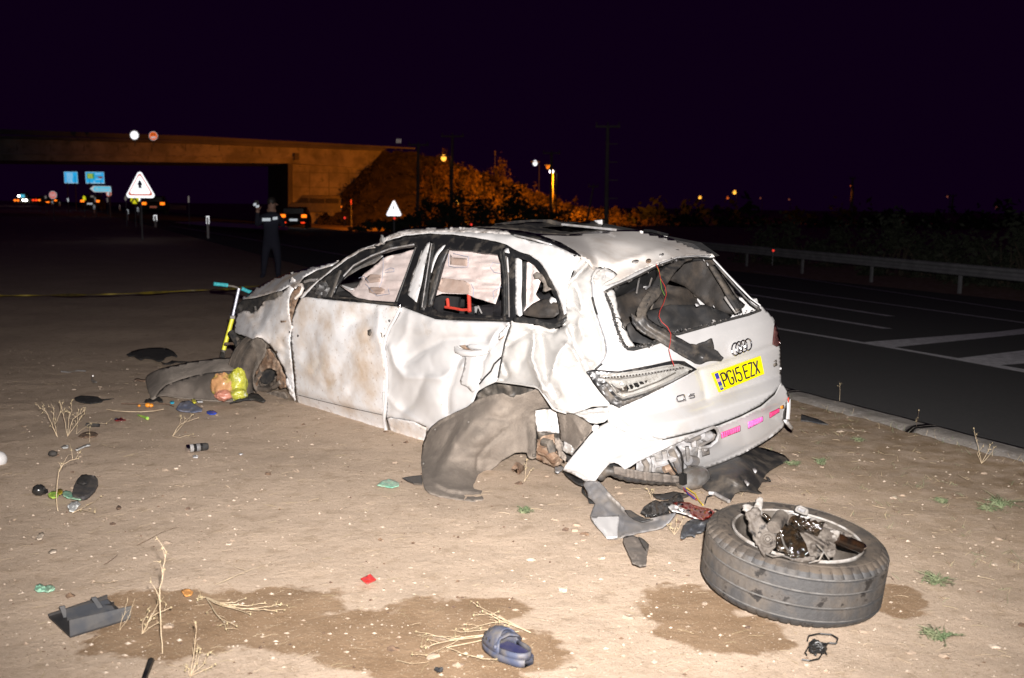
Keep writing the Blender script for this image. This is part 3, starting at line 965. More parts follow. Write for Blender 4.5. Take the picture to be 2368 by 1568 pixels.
# ================================================================== SIGNS AND TRAFFIC
def face(px, py, d, yaw=0.0):
    """axes of an upright sign seen at px,py"""
    o = at(px, py, d)
    X = np.array([math.cos(yaw), math.sin(yaw), 0]); Y = np.array([0, 0, 1.0])
    return o, X, Y, np.array([X[1], -X[0], 0])
def plate2d(name, pts, o, X, Y, N, mat, parent, lift=0.0, th=.01):
    n = len(pts)
    V = [o+X*a+Y*b+N*(lift+th) for a, b in pts]+[o+X*a+Y*b+N*lift for a, b in pts]
    F = [tuple(range(n)), tuple(range(2*n-1, n-1, -1))]+[(i, i+n, (i+1) % n+n, (i+1) % n) for i in range(n)]
    return mk(name, V, F, mat, parent=parent, smooth=False)
def circ(r, n=24, rx=1.0, a0=0): return [(rx*r*math.cos(a0+2*math.pi*k/n), r*math.sin(a0+2*math.pi*k/n)) for k in range(n)]
def rtri(w_, h, r=.12):
    """triangle point up with rounded corners"""
    c = [(-w_/2, -h/2), (w_/2, -h/2), (0, h/2)]
    out = []
    for i in range(3):
        p = np.array(c[i]); a = np.array(c[i-1])-p; b = np.array(c[(i+1) % 3])-p
        a /= np.linalg.norm(a); b /= np.linalg.norm(b)
        for t in (0, .25, .5, .75, 1):
            e = a*(1-t)+b*t
            out.append(tuple(p+e*r*(1 if t in (0, 1) else .82 if t != .5 else .76)))
    return out
def px2m(d): return d/IW
def signpost(name, px, py, d, label, cat='road sign', group=None, posts=(0,), half=.4, bottom=None, r=.03, mat='galvanised', ground=-.3):
    o, X, Y, N = face(px, py, d)
    R = root(name, (o[0], o[1], ground), label, cat, group)
    for i, x in enumerate(posts):
        b = o+X*x-N*.04
        MB().tube([(b[0], b[1], ground-.3), (b[0], b[1], o[2]+half*.6)], r, 8).build('post', mat, R)
    return R, o, X, Y, N
# large merge warning triangle
d = 40; k = px2m(d)
R, o, X, Y, N = signpost('warning_sign', 324, 424.5, d, 'large white warning triangle with a red border and a thick black merge arrow', 'road sign', None, half=.4)
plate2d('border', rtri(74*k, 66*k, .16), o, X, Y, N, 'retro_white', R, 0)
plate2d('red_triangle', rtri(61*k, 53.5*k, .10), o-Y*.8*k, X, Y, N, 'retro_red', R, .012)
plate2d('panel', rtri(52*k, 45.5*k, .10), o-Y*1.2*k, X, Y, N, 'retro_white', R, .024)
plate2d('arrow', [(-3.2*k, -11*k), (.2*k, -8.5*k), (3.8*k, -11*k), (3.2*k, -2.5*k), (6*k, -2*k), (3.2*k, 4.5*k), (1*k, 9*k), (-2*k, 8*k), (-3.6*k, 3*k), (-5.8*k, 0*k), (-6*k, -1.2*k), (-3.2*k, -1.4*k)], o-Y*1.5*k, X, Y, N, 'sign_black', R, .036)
# small yellow chevron under it
R, o, X, Y, N = signpost('chevron_sign', 311.5, 461.5, 60, 'yellow octagonal sign with a black chevron just under the large triangle', 'road sign')
k = px2m(60)
plate2d('panel', circ(10.5*k, 8, 1, math.pi/8), o, X, Y, N, 'retro_yellow', R, 0)
plate2d('chevron', [(-9*k, -7*k), (-6*k, -8.6*k), (-.4*k, 1.5*k), (5.2*k, -8.6*k), (9*k, -7*k), (-.4*k, 8*k)], o, X, Y, N, 'sign_black', R, .02)
R, o, X, Y, N = signpost('marker_sign', 321.5, 460, 62, 'small white roadside marker right of the yellow chevron', 'marker'); k = px2m(62)
plate2d('panel', circ(5.5*k, 12, .55), o, X, Y, N, 'retro_white', R)
R, o, X, Y, N = signpost('marker_sign', 290.5, 459, 62, 'small cream roadside marker left of the yellow chevron', 'marker')
plate2d('panel', circ(5.5*k, 12, .45), o, X, Y, N, 'retro_dim', R)
# small triangle in the middle
d = 52; k = px2m(d)
R, o, X, Y, N = signpost('warning_sign', 910.5, 480, d, 'small glowing white warning triangle with one black stroke, left of the dark trees', 'road sign', r=.04)
plate2d('border', rtri(38.5*k, 39*k, .10), o, X, Y, N, 'retro_white', R)
plate2d('red_corner', [(-16*k, -15.5*k), (-13.5*k, -15.5*k), (-15*k, -13*k)], o, X, Y, N, 'retro_red', R, .014)
plate2d('red_corner', [(13*k, -16*k), (15.5*k, -16*k), (14.5*k, -13.5*k)], o, X, Y, N, 'retro_red', R, .014)
plate2d('red_corner', [(-1.2*k, 14.5*k), (0, 17*k), (1.2*k, 14.5*k)], o, X, Y, N, 'retro_red', R, .014)
plate2d('symbol', [(-1.4*k, -5*k), (.8*k, -4*k), (.9*k, 3*k), (-.2*k, 5.5*k), (-1.2*k, 3*k)], o, X, Y, N, 'sign_black', R, .02)
# blue overhead guide signs
def guide(px, py, wpx, hpx, d, label, green=False):
    R, o, X, Y, N = signpost('guide_sign', px, py, d, label, 'guide sign', 'blue motorway guide signs', posts=(-wpx*.3*px2m(d), wpx*.3*px2m(d)), mat='bridge_dark', r=.08)
    k = px2m(d); w2, h2 = wpx*k/2, hpx*k/2
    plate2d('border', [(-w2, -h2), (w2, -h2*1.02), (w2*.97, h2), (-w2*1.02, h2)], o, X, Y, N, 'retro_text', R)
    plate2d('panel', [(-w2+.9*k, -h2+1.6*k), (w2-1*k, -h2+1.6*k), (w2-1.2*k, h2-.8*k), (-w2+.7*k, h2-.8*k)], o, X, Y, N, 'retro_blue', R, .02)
    rnd = random.Random(int(px))
    if not green:
        for r in range(6):
            x = -w2+5.2*k
            for c in range(6 if r < 4 else 5):
                ln = rnd.uniform(1.6, 2.6)*k
                plate2d('letter_line', [(x, h2-(4.9+r*3.5)*k), (x+ln, h2-(4.9+r*3.5)*k), (x+ln, h2-(2.9+r*3.5)*k), (x, h2-(2.9+r*3.5)*k)], o, X, Y, N, 'retro_text', R, .04)
                x += ln+.5*k
        plate2d('arrow', [(-2*k, -h2+4*k), (0, -h2+1.8*k), (2*k, -h2+4*k), (1*k, -h2+4*k), (1*k, -h2+6.5*k), (-1*k, -h2+6.5*k), (-1*k, -h2+4*k)], o+X*1.5*k, X, Y, N, 'retro_text', R, .04)
    else:
        plate2d('green_panel', [(-w2+3.4*k, -2.5*k), (-1*k, -2.5*k), (-1.2*k, h2-3*k), (-w2+3.2*k, h2-3*k)], o, X, Y, N, 'retro_green', R, .04)
        for r in range(4):
            x = -w2+5*k
            for c in range(5):
                ln = rnd.uniform(1.5, 2.3)*k
                plate2d('letter_line', [(x, h2-(6.1+r*2.6)*k), (x+ln, h2-(6.1+r*2.6)*k), (x+ln, h2-(4.6+r*2.6)*k), (x, h2-(4.6+r*2.6)*k)], o, X, Y, N, 'retro_yellow', R, .06)
                x += ln+.5*k
        for r, (m, n_) in enumerate((('retro_text', 6), ('retro_dim', 7), ('retro_text', 6))):
            x = 1.2*k
            y = h2-(3.5+r*6.0)*k
            for c in range(n_):
                ln = rnd.uniform(1.6, 2.4)*k
                plate2d('letter_line', [(x, y-1.8*k), (x+ln, y-1.8*k), (x+ln, y), (x, y)], o, X, Y, N, m, R, .04)
                x += ln+.4*k
        plate2d('brown_panel', [(8*k, -.5*k), (18*k, -1.5*k), (18*k, 2.5*k), (13*k, 1.8*k), (8*k, 3*k)], o, X, Y, N, 'retro_brown', R, .06)
        plate2d('arrow', [(-2*k, -h2+4*k), (0, -h2+1.8*k), (2*k, -h2+4*k), (1*k, -h2+4*k), (1*k, -h2+6.5*k), (-1*k, -h2+6.5*k), (-1*k, -h2+4*k)], o-X*1.5*k, X, Y, N, 'retro_text', R, .04)
guide(164.2, 410.7, 31, 26, 150, 'left blue guide sign with six lines of white lettering')
guide(219.6, 411.2, 43, 26, 150, 'right blue guide sign with a green panel of yellow lettering', True)
d = 95; k = px2m(d)
R, o, X, Y, N = signpost('direction_sign', 233, 437.4, d, 'blue direction arrow pointing left that reads Ankara', 'direction sign', None, posts=(-13*px2m(95), 20*px2m(95)), r=.05)
plate2d('border', [(-25*k, .6*k), (-17*k, 7*k), (23.2*k, 6.6*k), (24.4*k, -6*k), (24*k, -7*k), (-16*k, -7*k)], o, X, Y, N, 'retro_soft_white', R)
plate2d('panel', [(-18*k, -.2*k), (-13.5*k, 5.8*k), (22.4*k, 5.4*k), (23.4*k, -5.2*k), (-13.5*k, -5.2*k)], o, X, Y, N, 'retro_cyan', R, .02)
text_mb('Ankara', o+X*5*k+N*.06, X*1.25, Y, 9.8*k).build('lettering', 'retro_soft_white', R, smooth=False)
d = 75; k = px2m(d)
R, o, X, Y, N = signpost('stop_sign', 122.3, 451.3, d, 'red octagonal stop sign that reads DUR', 'stop sign')
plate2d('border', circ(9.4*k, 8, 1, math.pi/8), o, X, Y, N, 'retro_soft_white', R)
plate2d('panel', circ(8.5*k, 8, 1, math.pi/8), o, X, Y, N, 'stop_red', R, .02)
text_mb('DUR', o+N*.04, X*.82, Y*1.5, 6.8*k).build('lettering', 'retro_soft_white', R, smooth=False)
def disc(name, px, py, r, d, mats, label, rx=1.0, post=True, group=None, ground=-.3, cat='road sign'):
    k = px2m(d)
    o, X, Y, N = face(px, py, d)
    R = root(name, (o[0], o[1], ground if post else o[2]-r*k), label, cat, group)
    if post: MB().tube([(o[0], o[1]+.05, ground), (o[0], o[1]+.05, o[2])], .04, 8).build('post', 'galvanised', R)
    else: MB().tube([tuple(o+[0, .05, -.2]), tuple(o+[0, .05, -r*k*2.2])], .04, 8).build('post', 'galvanised', R)
    for i, (m, f) in enumerate(mats):
        plate2d('border' if i == 0 else 'panel', circ(r*f*k, 20, rx), o, X, Y, N, m, R, .015*i)
    return R, o, X, Y, N, k
disc('speed_sign', 251.7, 448.5, 6.6, 96, [('retro_dim', 1), ('retro_red', .9), ('retro_soft_white', .62)], 'small round sign with a red rim under the end of the Ankara arrow')
R, o, X, Y, N, k = disc('speed_sign', 310.8, 313, 11.2, 95, [('retro_dim', 1), ('retro_white', .84)], 'round white glaring sign on top of the bridge, left of the orange one', post=False, group='round signs on the bridge')
R, o, X, Y, N, k = disc('speed_sign', 354.5, 314.5, 10.3, 95, [('retro_soft_white', .98), ('retro_orange', .90)], 'round orange sign on top of the bridge with a dark lorry shape', post=False, group='round signs on the bridge')
plate2d('symbol', [(-4*k, 1*k), (-2*k, 1*k), (-1.6*k, 7*k), (-3*k, 6*k)], o, X, Y, N, 'sign_black', R, .04)
plate2d('symbol', [(1.4*k, 7*k), (3*k, 6*k), (4.4*k, 1*k), (2*k, 1*k)], o, X, Y, N, 'sign_black', R, .04)
for a in (-4.6, -1.4, 2.2):
    plate2d('symbol', [((a-.1)*k, -5.5*k), ((a+2.4)*k, -5.5*k), ((a+2.6)*k, -1.4*k), (a*k, -1.4*k)], o, X, Y, N, 'retro_soft_white', R, .04)
R, o, X, Y, N, k = disc('marker_sign', 922.5, 326.5, 1.5, 116, [('bridge_dark', 1)], 'faint grey striped marker board above the end of the bridge', post=False, cat='marker')
for a in (-6, -2, 2.4):
    plate2d('stripe', [((a-.6)*k, -5*k), ((a+1.9)*k, -4*k), ((a+2.6)*k, 5*k), ((a+.2)*k, 5*k)], o, X, Y, N, 'retro_dim', R, .03)
for (x, y, w_, h, d, m, lb) in [(1144.5, 354, 3.4, 12, 125, 'bridge_dark', 'thin faint grey post sign above the lit ridge'), (195, 458, 7.5, 11, 90, 'retro_yellow', 'small yellow road sign right of the stop sign'), (157, 462, 5, 9, 95, 'retro_soft_white', 'small white arrow marker right of the stop sign'),
                       (105.5, 456, 4.5, 6, 100, 'retro_dim', 'tiny orange grey sign left of the stop sign'), (52, 453.5, 10.5, 7.5, 140, 'retro_cyan', 'tiny light blue sign among the far headlights'), (436, 461, 3.4, 15, 70, 'retro_dim', 'thin cream marker post between triangle and abutment'),
                       (213, 454.5, 8, 4, 92, 'retro_dim', 'tiny cream plate left of the Ankara sign posts'), (248, 462, 4, 11, 92, 'retro_dim', 'narrow cream marker under the Ankara arrow'), (220, 461, 4.5, 12, 92, 'retro_dim', 'narrow grey marker left of the Ankara sign post'), (811.5, 467, 3, 13, 92, 'tail_red', 'narrow dim red marker on the slope right of the van')]:
    k = px2m(d)
    R, o, X, Y, N = signpost('marker_sign', x, y, d, lb, 'marker', r=.03)
    if 'yellow' in lb: pts = [(-w_*.5*k, -h*.3*k), (-w_*.5*k, h*.2*k), (-w_*.2*k, h*.5*k), (w_*.3*k, h*.3*k), (w_*.5*k, -h*.4*k), (-w_*.2*k, -h*.5*k)]
    elif 'arrow' in lb: pts = [(-w_*.2*k, -h*.5*k), (w_*.4*k, -h*.5*k), (w_*.3*k, 0), (w_*.5*k, h*.1*k), (0, h*.5*k), (-w_*.5*k, h*.1*k), (-w_*.2*k, 0)]
    else: pts = [(-w_/2*k, -h/2*k), (w_*.45*k, -h/2*k), (w_*.5*k, h*.45*k), (-w_*.4*k, h/2*k)]
    plate2d('panel', pts, o, X, Y, N, m, R)
# delineator posts along the verge
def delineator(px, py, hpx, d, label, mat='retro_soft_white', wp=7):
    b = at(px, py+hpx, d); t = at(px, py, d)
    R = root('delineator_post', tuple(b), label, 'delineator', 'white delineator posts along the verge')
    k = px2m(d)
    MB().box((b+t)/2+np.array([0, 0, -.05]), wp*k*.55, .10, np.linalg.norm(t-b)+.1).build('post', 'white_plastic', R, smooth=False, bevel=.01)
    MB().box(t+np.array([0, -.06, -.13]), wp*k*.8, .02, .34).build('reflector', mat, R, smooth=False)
    return R
delineator(481, 502, 46, 44.9, 'nearest white delineator post with a glowing top, left of the standing man', 'retro_white', 8)
delineator(359.5, 499, 30, 62, 'second nearest white delineator post, bluish glow, below the large triangle', 'retro_white', 9)
delineator(295, 486, 20, 78, 'white delineator post left of the second nearest one', 'retro_soft_white', 6)
delineator(319, 481, 14, 84, 'tiny white delineator post beside the brake lights', 'retro_soft_white', 4)
delineator(218, 476, 15, 98, 'tiny white delineator post below the Ankara sign', 'retro_soft_white', 3.6)
delineator(277, 475, 10, 98, 'tiny cream delineator post between two others', 'retro_dim', 3)
delineator(138, 468, 8, 130, 'tiny far white delineator post left', 'retro_dim', 3)
delineator(121, 466, 8, 140, 'tiny far white delineator post under the stop sign', 'retro_soft_white', 4)
# a strip of guardrail past the median under the bridge
GRB = root('guardrail', at(380, 480, 88), 'short far white picket guardrail right of the large triangle', 'guardrail')
for i in range(17):
    p = at(361+i*4.2, 477+i*.25, 92)
    MB().box(p, .07, .05, 13.5*px2m(92)*(1-.02*i)).build('picket', 'galvanised', GRB, smooth=False)
MB().tube([at(358, 471.5, 92), at(432, 477, 92)], .03, 6).build('rail', 'galvanised', GRB)
# ------------------------------------------------------------------ vehicles
def vehicle(name, label, cat, loc, yaw, L, Hh, Wd, kind='car', paint='soot_black', lights='rear', lmat='tail_orange', group=None, low=True, platem='retro_soft_white'):
    R = root(name, loc, label, cat, group)
    f = np.array([math.cos(yaw), math.sin(yaw), 0]); s = np.array([f[1], -f[0], 0]); u = np.array([0, 0, 1.0]); o = np.array(loc, float)
    W3 = lambda a, b, c: o+f*a+s*b+u*c
    if kind == 'car':
        prof = [(-L/2, .35), (-L/2, .80), (-L/2+.15, .95), (-L*.36, Hh-.05), (-L*.22, Hh), (L*.06, Hh), (L*.22, 1.0), (L*.42, .85), (L/2, .65), (L/2, .30), (L*.38, .25), (-L*.4, .25)]
        nar = [0, 0, .02, .16, .18, .18, .05, .02, .02, 0, 0, 0]
    else:
        prof = [(-L/2, .4), (-L/2, 1.1), (-L/2+.06, Hh-.1), (-L/2+.2, Hh), (L*.24, Hh), (L*.36, 1.25), (L*.48, 1.05), (L/2, .85), (L/2, .35), (-L*.4, .3)]
        nar = [0, 0, .1, .14, .14, .06, .03, .02, 0, 0]
    n = len(prof)
    V = [W3(a, Wd/2-nn, c) for (a, c), nn in zip(prof, nar)]+[W3(a, -Wd/2+nn, c) for (a, c), nn in zip(prof, nar)]
    F = [tuple(range(n)), tuple(range(2*n-1, n-1, -1))]+[(i, i+n, (i+1) % n+n, (i+1) % n) for i in range(n)]
    b = mk('body', V, F, paint, R, smooth=False)
    bv = b.modifiers.new('b', 'BEVEL'); bv.width = .05; bv.segments = 2
    for sg in (1, -1):
        for a in (-L*.31, L*.32):
            wv = MB().lathe([(.05, -.1), (.19, -.1), (.21, -.08), (.31, -.1), (.33, -.07), (.33, .07), (.31, .1), (.05, .1)], W3(a, sg*(Wd/2-.10), .33), s, 18)
            wv.build('wheel', 'tyre_rubber', R)
    y0 = 1.0 if kind == 'car' else 1.15
    top = Hh-.1
    def win(a0, a1, b0, b1, sg):
        k0, k1 = .02, .15
        V = [W3(a0, sg*(Wd/2-k0+.012), y0), W3(a1, sg*(Wd/2-k0+.012), y0), W3(b1, sg*(Wd/2-k1+.012), top), W3(b0, sg*(Wd/2-k1+.012), top)]
        mk('window', V, [(0, 1, 2, 3)], 'black_glossy', R, smooth=False)
    for sg in (1, -1):
        if kind == 'car':
            win(-L*.34, -L*.1, -L*.30, -L*.10, sg); win(-L*.08, L*.18, -L*.08, L*.07, sg)
        else:
            win(-L*.46, -L*.2, -L*.46, -L*.2, sg); win(-L*.18, L*.10, -L*.18, L*.10, sg); win(L*.12, L*.34, L*.12, L*.24, sg)
    MB().box(W3(-L/2+(.16 if kind == 'car' else -.0), 0, 1.18 if kind == 'car' else 1.4), .02, Wd*.72, .34, (f, s, u)).build('rear_window', 'black_glossy', R, smooth=False)
    if lights == 'rear':
        for sg in (1, -1):
            MB().box(W3(-L/2-.01, sg*(Wd/2-.20), .86), .06, .34, .20, (f, s, u)).build('tail_light', lmat, R, smooth=False, bevel=.03)
            if low: MB().box(W3(-L/2-.02, sg*(Wd/2-.28), .42), .05, .26, .08, (f, s, u)).build('rear_fog_light', 'tail_red', R, smooth=False, bevel=.02)
        MB().box(W3(-L/2-.03, 0, .60), .02, .52, .14, (f, s, u)).build('number_plate', platem, R, smooth=False)
    elif lights == 'front':
        for sg in (1, -1):
            MB().box(W3(-L/2-.01, sg*(Wd/2-.25), .75), .06, .30, .16, (f, s, u)).build('headlight', 'white_lamp', R, smooth=False, bevel=.03)
    return R
def vat(px, py, d, zg):
    p = at(px, py, d); return (p[0], p[1], zg)
# dark car with its rear lights lit, right of the standing man
p = at(680, 515, 68)
vehicle('parked_car', 'dark car seen from behind with its rear lights lit, right of the standing man', 'car', (p[0]-.3, p[1]+2.1, p[2]-.42), math.radians(97), 4.3, 1.45, 1.78, 'car', 'soot_black', 'rear', 'tail_orange')
# van on the side road, lit by the street lamp
p = at(728, 497, 92)
vehicle('parked_van', 'van parked side on under the lit slope, glowing brown orange', 'van', (p[0], p[1], p[2]-.1), math.radians(192), 4.6, 1.85, 1.8, 'van', 'interior_trim', 'rear', 'tail_orange', low=False, platem='retro_dim')
# white headlight of a vehicle waiting behind the dark car
p = at(690, 500, 90)
vv = vehicle('waiting_car', 'car mostly hidden behind the dark one with one glaring white headlight', 'car', (p[0]-.8, p[1]+2.2, -.35), math.radians(100), 4.2, 1.5, 1.75, 'car', 'soot_black', 'none')
o = at(697.5, 488.5, 87)
MB().blob(o, .22, .12, .24, 0, 0, n=8).build('headlight', 'white_lamp', vv)
# brake lights on the motorway
p = at(340, 486, 80)
vehicle('moving_car', 'car driving away with two tail lights lit, right of the large triangle', 'car', (p[0], p[1]+2, p[2]-.35), math.radians(104), 4.3, 1.45, 1.76, 'car', 'soot_black', 'rear', 'tail_orange', group='traffic on the motorway', low=False, platem='retro_brown')
p = at(197, 476, 100)
vehicle('moving_car', 'car driving away with wide red tail lights, below the small yellow sign', 'car', (p[0], p[1]+2, p[2]-.4), math.radians(104), 4.3, 1.45, 1.8, 'car', 'soot_black', 'rear', 'tail_orange', group='traffic on the motorway', low=False)
p = at(101, 469, 150)
vehicle('moving_car', 'far car with small red tail lights left of the stop sign', 'car', (p[0], p[1]+2, p[2]-.5), math.radians(106), 4.3, 1.5, 2.6, 'car', 'soot_black', 'rear', 'tail_orange', group='traffic on the motorway', low=False, platem='tail_orange')
for x, y, m, lb in ((47, 453.5, 'white_lamp', 'far oncoming vehicle with a bright white headlight, upper one'), (57, 463, 'white_lamp', 'far oncoming vehicle with a bright white headlight, lower right one'), (38, 463.5, 'tail_orange', 'far vehicle with orange lights at the left'), (80, 463, 'tail_red', 'far vehicle with dim red lights beside the blue sign')):
    p = at(x, y+5, 230)
    vv = vehicle('far_vehicle', lb, 'car', (p[0], p[1]+2, p[2]-.4), math.radians(108), 4.4, 1.6, 1.9, 'car', 'soot_black', 'none', group='far lights down the motorway')
    for sg in (-1, 1):
        MB().blob(at(x+sg*3.4, y, 229.5), .28, .15, .22, 0, 0, n=6).build('headlight' if m == 'white_lamp' else 'tail_light', m, vv)
# small red reflectors behind the wreck, their returned light put in as glow
for x, y, d, lb in ((1089.5, 519.5, 55, 'tiny red reflector stake showing over the roof of the wreck'), (797, 504, 60, 'tiny dim red reflector stake left of the small triangle'), (912, 505, 51, 'tiny red reflector right below the small triangle'), (1787, 579.5, 34, 'tiny red reflector on the far guardrail')):
    o = at(x, y, d)
    R = root('reflector_stake', (o[0], o[1], o[2]-.5), lb, 'reflector', 'small red reflectors')
    MB().tube([o-[0, -.03, .5], o], .015, 6).build('stake', 'galvanised', R)
    MB().blob(o-[0, .03, 0], 2.6*px2m(d), .02, 2.6*px2m(d), 0, 0, n=6).build('reflector', 'red_point', R)
# side road strip lit beneath the bridge
V = [at(400, 502, 75), at(470, 510, 66), at(600, 520, 60), at(665, 524, 58), at(665, 512, 68), at(560, 505, 74), at(470, 500, 80)]
tag(mk('side_road', [(v[0], v[1], -.02) for v in V], [tuple(range(len(V)))], 'road_paint', smooth=False), kind='structure')
# ------------------------------------------------------------------ yellow police tape across the ground
mb = MB()
tp = [(-30, 684), (200, 682), (330, 678), (440, 672), (520, 669), (600, 661), (700, 652)]
pts = []
for i, p in enumerate(resample([tuple(p) for p in tp], 20, closed=False)):
    dd = 14.5+.8*math.sin(i*.35)
    pts.append(at(p[0], p[1], dd))
Vt, Ft = [], []
for i, p in enumerate(pts):
    tw = .022*math.cos(i*.7)+.006
    h = max(.008, abs(tw))
    Vt += [p+np.array([0, .02*math.sin(i*.7), h*.7]), p-np.array([0, .02*math.sin(i*.7), h*.7])]
for i in range(len(pts)-1): Ft.append((2*i, 2*i+1, 2*i+3, 2*i+2))
TP = tag(mk('barrier_tape', Vt, Ft, 'tape_yellow'), 'thin yellow barrier tape stretched across the dark ground behind the wreck', 'tape')
# ------------------------------------------------------------------ the standing man
PD = 21.4
pb = G(625, 641)
PR = root('person', tuple(pb), 'person in dark navy clothes with white reflective strips, seen from behind beyond the wreck', 'person')
fx = RT; K_ = PD/IW
def PP(px, py, dy=0.0):
    p = at(px, py, PD); return p+np.array([0, dy, 0])
joints = {'pel': PP(627, 556), 'spi': PP(627, 535), 'che': PP(626, 512), 'nec': PP(627, 492), 'hd0': PP(628, 482), 'hd1': PP(629, 470), 'hd2': PP(629, 462),
          'lsh': PP(606, 504), 'lel': PP(598, 521, -.15), 'lwr': PP(604, 494, -.32), 'lha': PP(606, 484, -.36),
          'rsh': PP(645, 503), 'rel': PP(652, 522, .12), 'rwr': PP(643, 516, .32), 'rha': PP(640, 511, .38),
          'lhi': PP(616, 566), 'lkn': PP(611, 603, .02), 'lan': PP(609, 636), 'lto': PP(606, 641, -.10),
          'rhi': PP(638, 566), 'rkn': PP(643, 603, .0), 'ran': PP(643, 636), 'rto': PP(645, 641, -.08)}
rad = dict(pel=.165, spi=.15, che=.165, nec=.062, hd0=.075, hd1=.098, hd2=.07, lsh=.085, lel=.058, lwr=.042, lha=.045, rsh=.085, rel=.058, rwr=.042, rha=.045,
           lhi=.105, lkn=.072, lan=.052, lto=.04, rhi=.105, rkn=.072, ran=.052, rto=.04)
ed = [('pel', 'spi'), ('spi', 'che'), ('che', 'nec'), ('nec', 'hd0'), ('hd0', 'hd1'), ('hd1', 'hd2'), ('che', 'lsh'), ('lsh', 'lel'), ('lel', 'lwr'), ('lwr', 'lha'), ('che', 'rsh'), ('rsh', 'rel'), ('rel', 'rwr'), ('rwr', 'rha'),
      ('pel', 'lhi'), ('lhi', 'lkn'), ('lkn', 'lan'), ('lan', 'lto'), ('pel', 'rhi'), ('rhi', 'rkn'), ('rkn', 'ran'), ('ran', 'rto')]
nm = list(joints)
me = bpy.data.meshes.new('body')
me.from_pydata([Vector(joints[a])-Vector(pb) for a in nm], [(nm.index(a), nm.index(b)) for a, b in ed], [])
bo = bpy.data.objects.new('body', me); COL.objects.link(bo)
sk = bo.modifiers.new('skin', 'SKIN'); sk.use_smooth_shade = True
for i, a in enumerate(nm):
    me.skin_vertices[0].data[i].radius = (rad[a], rad[a]*(.72 if a in ('pel', 'spi', 'che') else 1))
me.skin_vertices[0].data[0].use_root = True
bo.modifiers.new('sub', 'SUBSURF').levels = 2
bpy.context.view_layer.update()
me2 = bpy.data.meshes.new_from_object(bo.evaluated_get(bpy.context.evaluated_depsgraph_get()))
bpy.data.objects.remove(bo)
for m in ('navy_cloth', 'skin'): me2.materials.clear() if m == 'navy_cloth' else None
me2.materials.append(MATS['navy_cloth']); me2.materials.append(MATS['skin'])
neckz = (joints['nec']-pb)[2]
for pl in me2.polygons:
    c = np.array(pl.center)
    hand = min(np.linalg.norm(c-(joints['lha']-pb)), np.linalg.norm(c-(joints['rha']-pb)))
    pl.material_index = 1 if ((c[2] > neckz+.02 and abs(c[0]-(joints['nec']-pb)[0]) < .14) or hand < .075) else 0
    pl.use_smooth = True
body = bpy.data.objects.new('body', me2); COL.objects.link(body); body.parent = PR
for a, sgn in (('lha', -1), ('rha', 1)):
    h = joints[a]
    for k_ in range(5):
        e = h+np.array([(-.03+.016*k_), -.02*sgn, .0])
        tip = e+np.array([.012*(k_-2), .01, .055+.02*(2-abs(k_-2))/2])
        MB().tube([e, (e+tip)/2+[0, -.008, 0], tip], [.009, .009, .006], 6).build('finger', 'skin', PR)
MB().blob(joints['hd1']+np.array([-.01, .0, .035]), .095, .11, .10, 4, .06, 3, 10).build('hair', 'hair', PR)
MB().tube([joints['hd1']+np.array([.085, -.0, -.01]), joints['hd1']+np.array([.115, -.005, -.035]), joints['hd1']+np.array([.09, -.0, -.045])], [.012, .016, .010], 8).build('nose', 'skin', PR)
MB().blob(joints['hd1']+np.array([-.0, -.10, -.02]), .022, .012, .035, 1, .05, 2, 6).build('ear', 'skin', PR)
MB().box(PP(605, 472, -.42), .09, .02, .15, (RT, (0, 1, 0), UP)).build('phone', 'soot_black', PR, smooth=False, bevel=.006)
def strip(x0, y0, x1, y1, h, dy):
    a, b = PP(x0, y0, dy), PP(x1, y1, dy)
    m = (a+b)/2
    X = (b-a)/np.linalg.norm(b-a)
    MB().box(m, np.linalg.norm(b-a), .012, h*K_, (X, (0, 1, 0), UP)).build('reflective_strip', 'retro_soft_white', PR, smooth=False, bevel=.004)
strip(610.5, 507.8, 629.5, 507.5, 7, -.16); strip(634, 505.5, 645, 504.2, 6.5, -.14)
strip(598, 473.5, 604.5, 472.5, 6, -.44); strip(604, 478, 611, 476.5, 5, -.44)
# ================================================================== THE WRECKED CAR
CAR = root('crashed_car', tuple(CO), 'wrecked white estate car with crushed left side, burst windows and yellow number plate PG15 EZX', 'car')
S0 = side(0)
def Q(k, pts): return q(k, *pts)
# ---- dark inner shell so that nothing shows through
def cbox(name, u0, u1, v0, v1, w0, w1, mat, parent=None, bevel=.02):
    c = CW((u0+u1)/2, (v0+v1)/2, (w0+w1)/2)
    return MB().box(c, abs(u1-u0), abs(v1-v0), abs(w1-w0), (CF, CRt, CU)).build(name, mat, parent or CAR, smooth=False, bevel=bevel)
cbox('floor_pan', .25, 3.2, .18, 1.7, .06, .12, 'interior_dark')
cbox('load_floor', .18, 1.05, .25, 1.6, .42, .46, 'interior_trim')
cbox('firewall', 3.2, 3.26, .2, 1.65, .1, .9, 'interior_dark')
cbox('dashboard', 2.85, 3.2, .22, 1.6, .62, .86, 'interior_dark', bevel=.06)
def cpoly(name, uw, v0, v1, mat, bevel=0, parent=None):
    n = len(uw)
    V = [CW(a, v0, b) for a, b in uw]+[CW(a, v1, b) for a, b in uw]
    F = [tuple(range(n)), tuple(range(2*n-1, n-1, -1))]+[(i, i+n, (i+1) % n+n, (i+1) % n) for i in range(n)]
    o = mk(name, V, F, mat, parent or CAR, smooth=False)
    if bevel:
        b = o.modifiers.new('b', 'BEVEL'); b.width = bevel; b.segments = 2
    return o
cpoly('right_flank', [(.35, .15), (.25, .6), (.35, .84), (1.2, .86), (3.2, .86), (4.1, .80), (4.3, .5), (4.2, .2), (3.9, .15), (3.7, .5), (3.2, .5), (2.9, .12), (1.3, .12), (1.1, .5), (.7, .5)], 1.66, 1.70, 'white_paint')
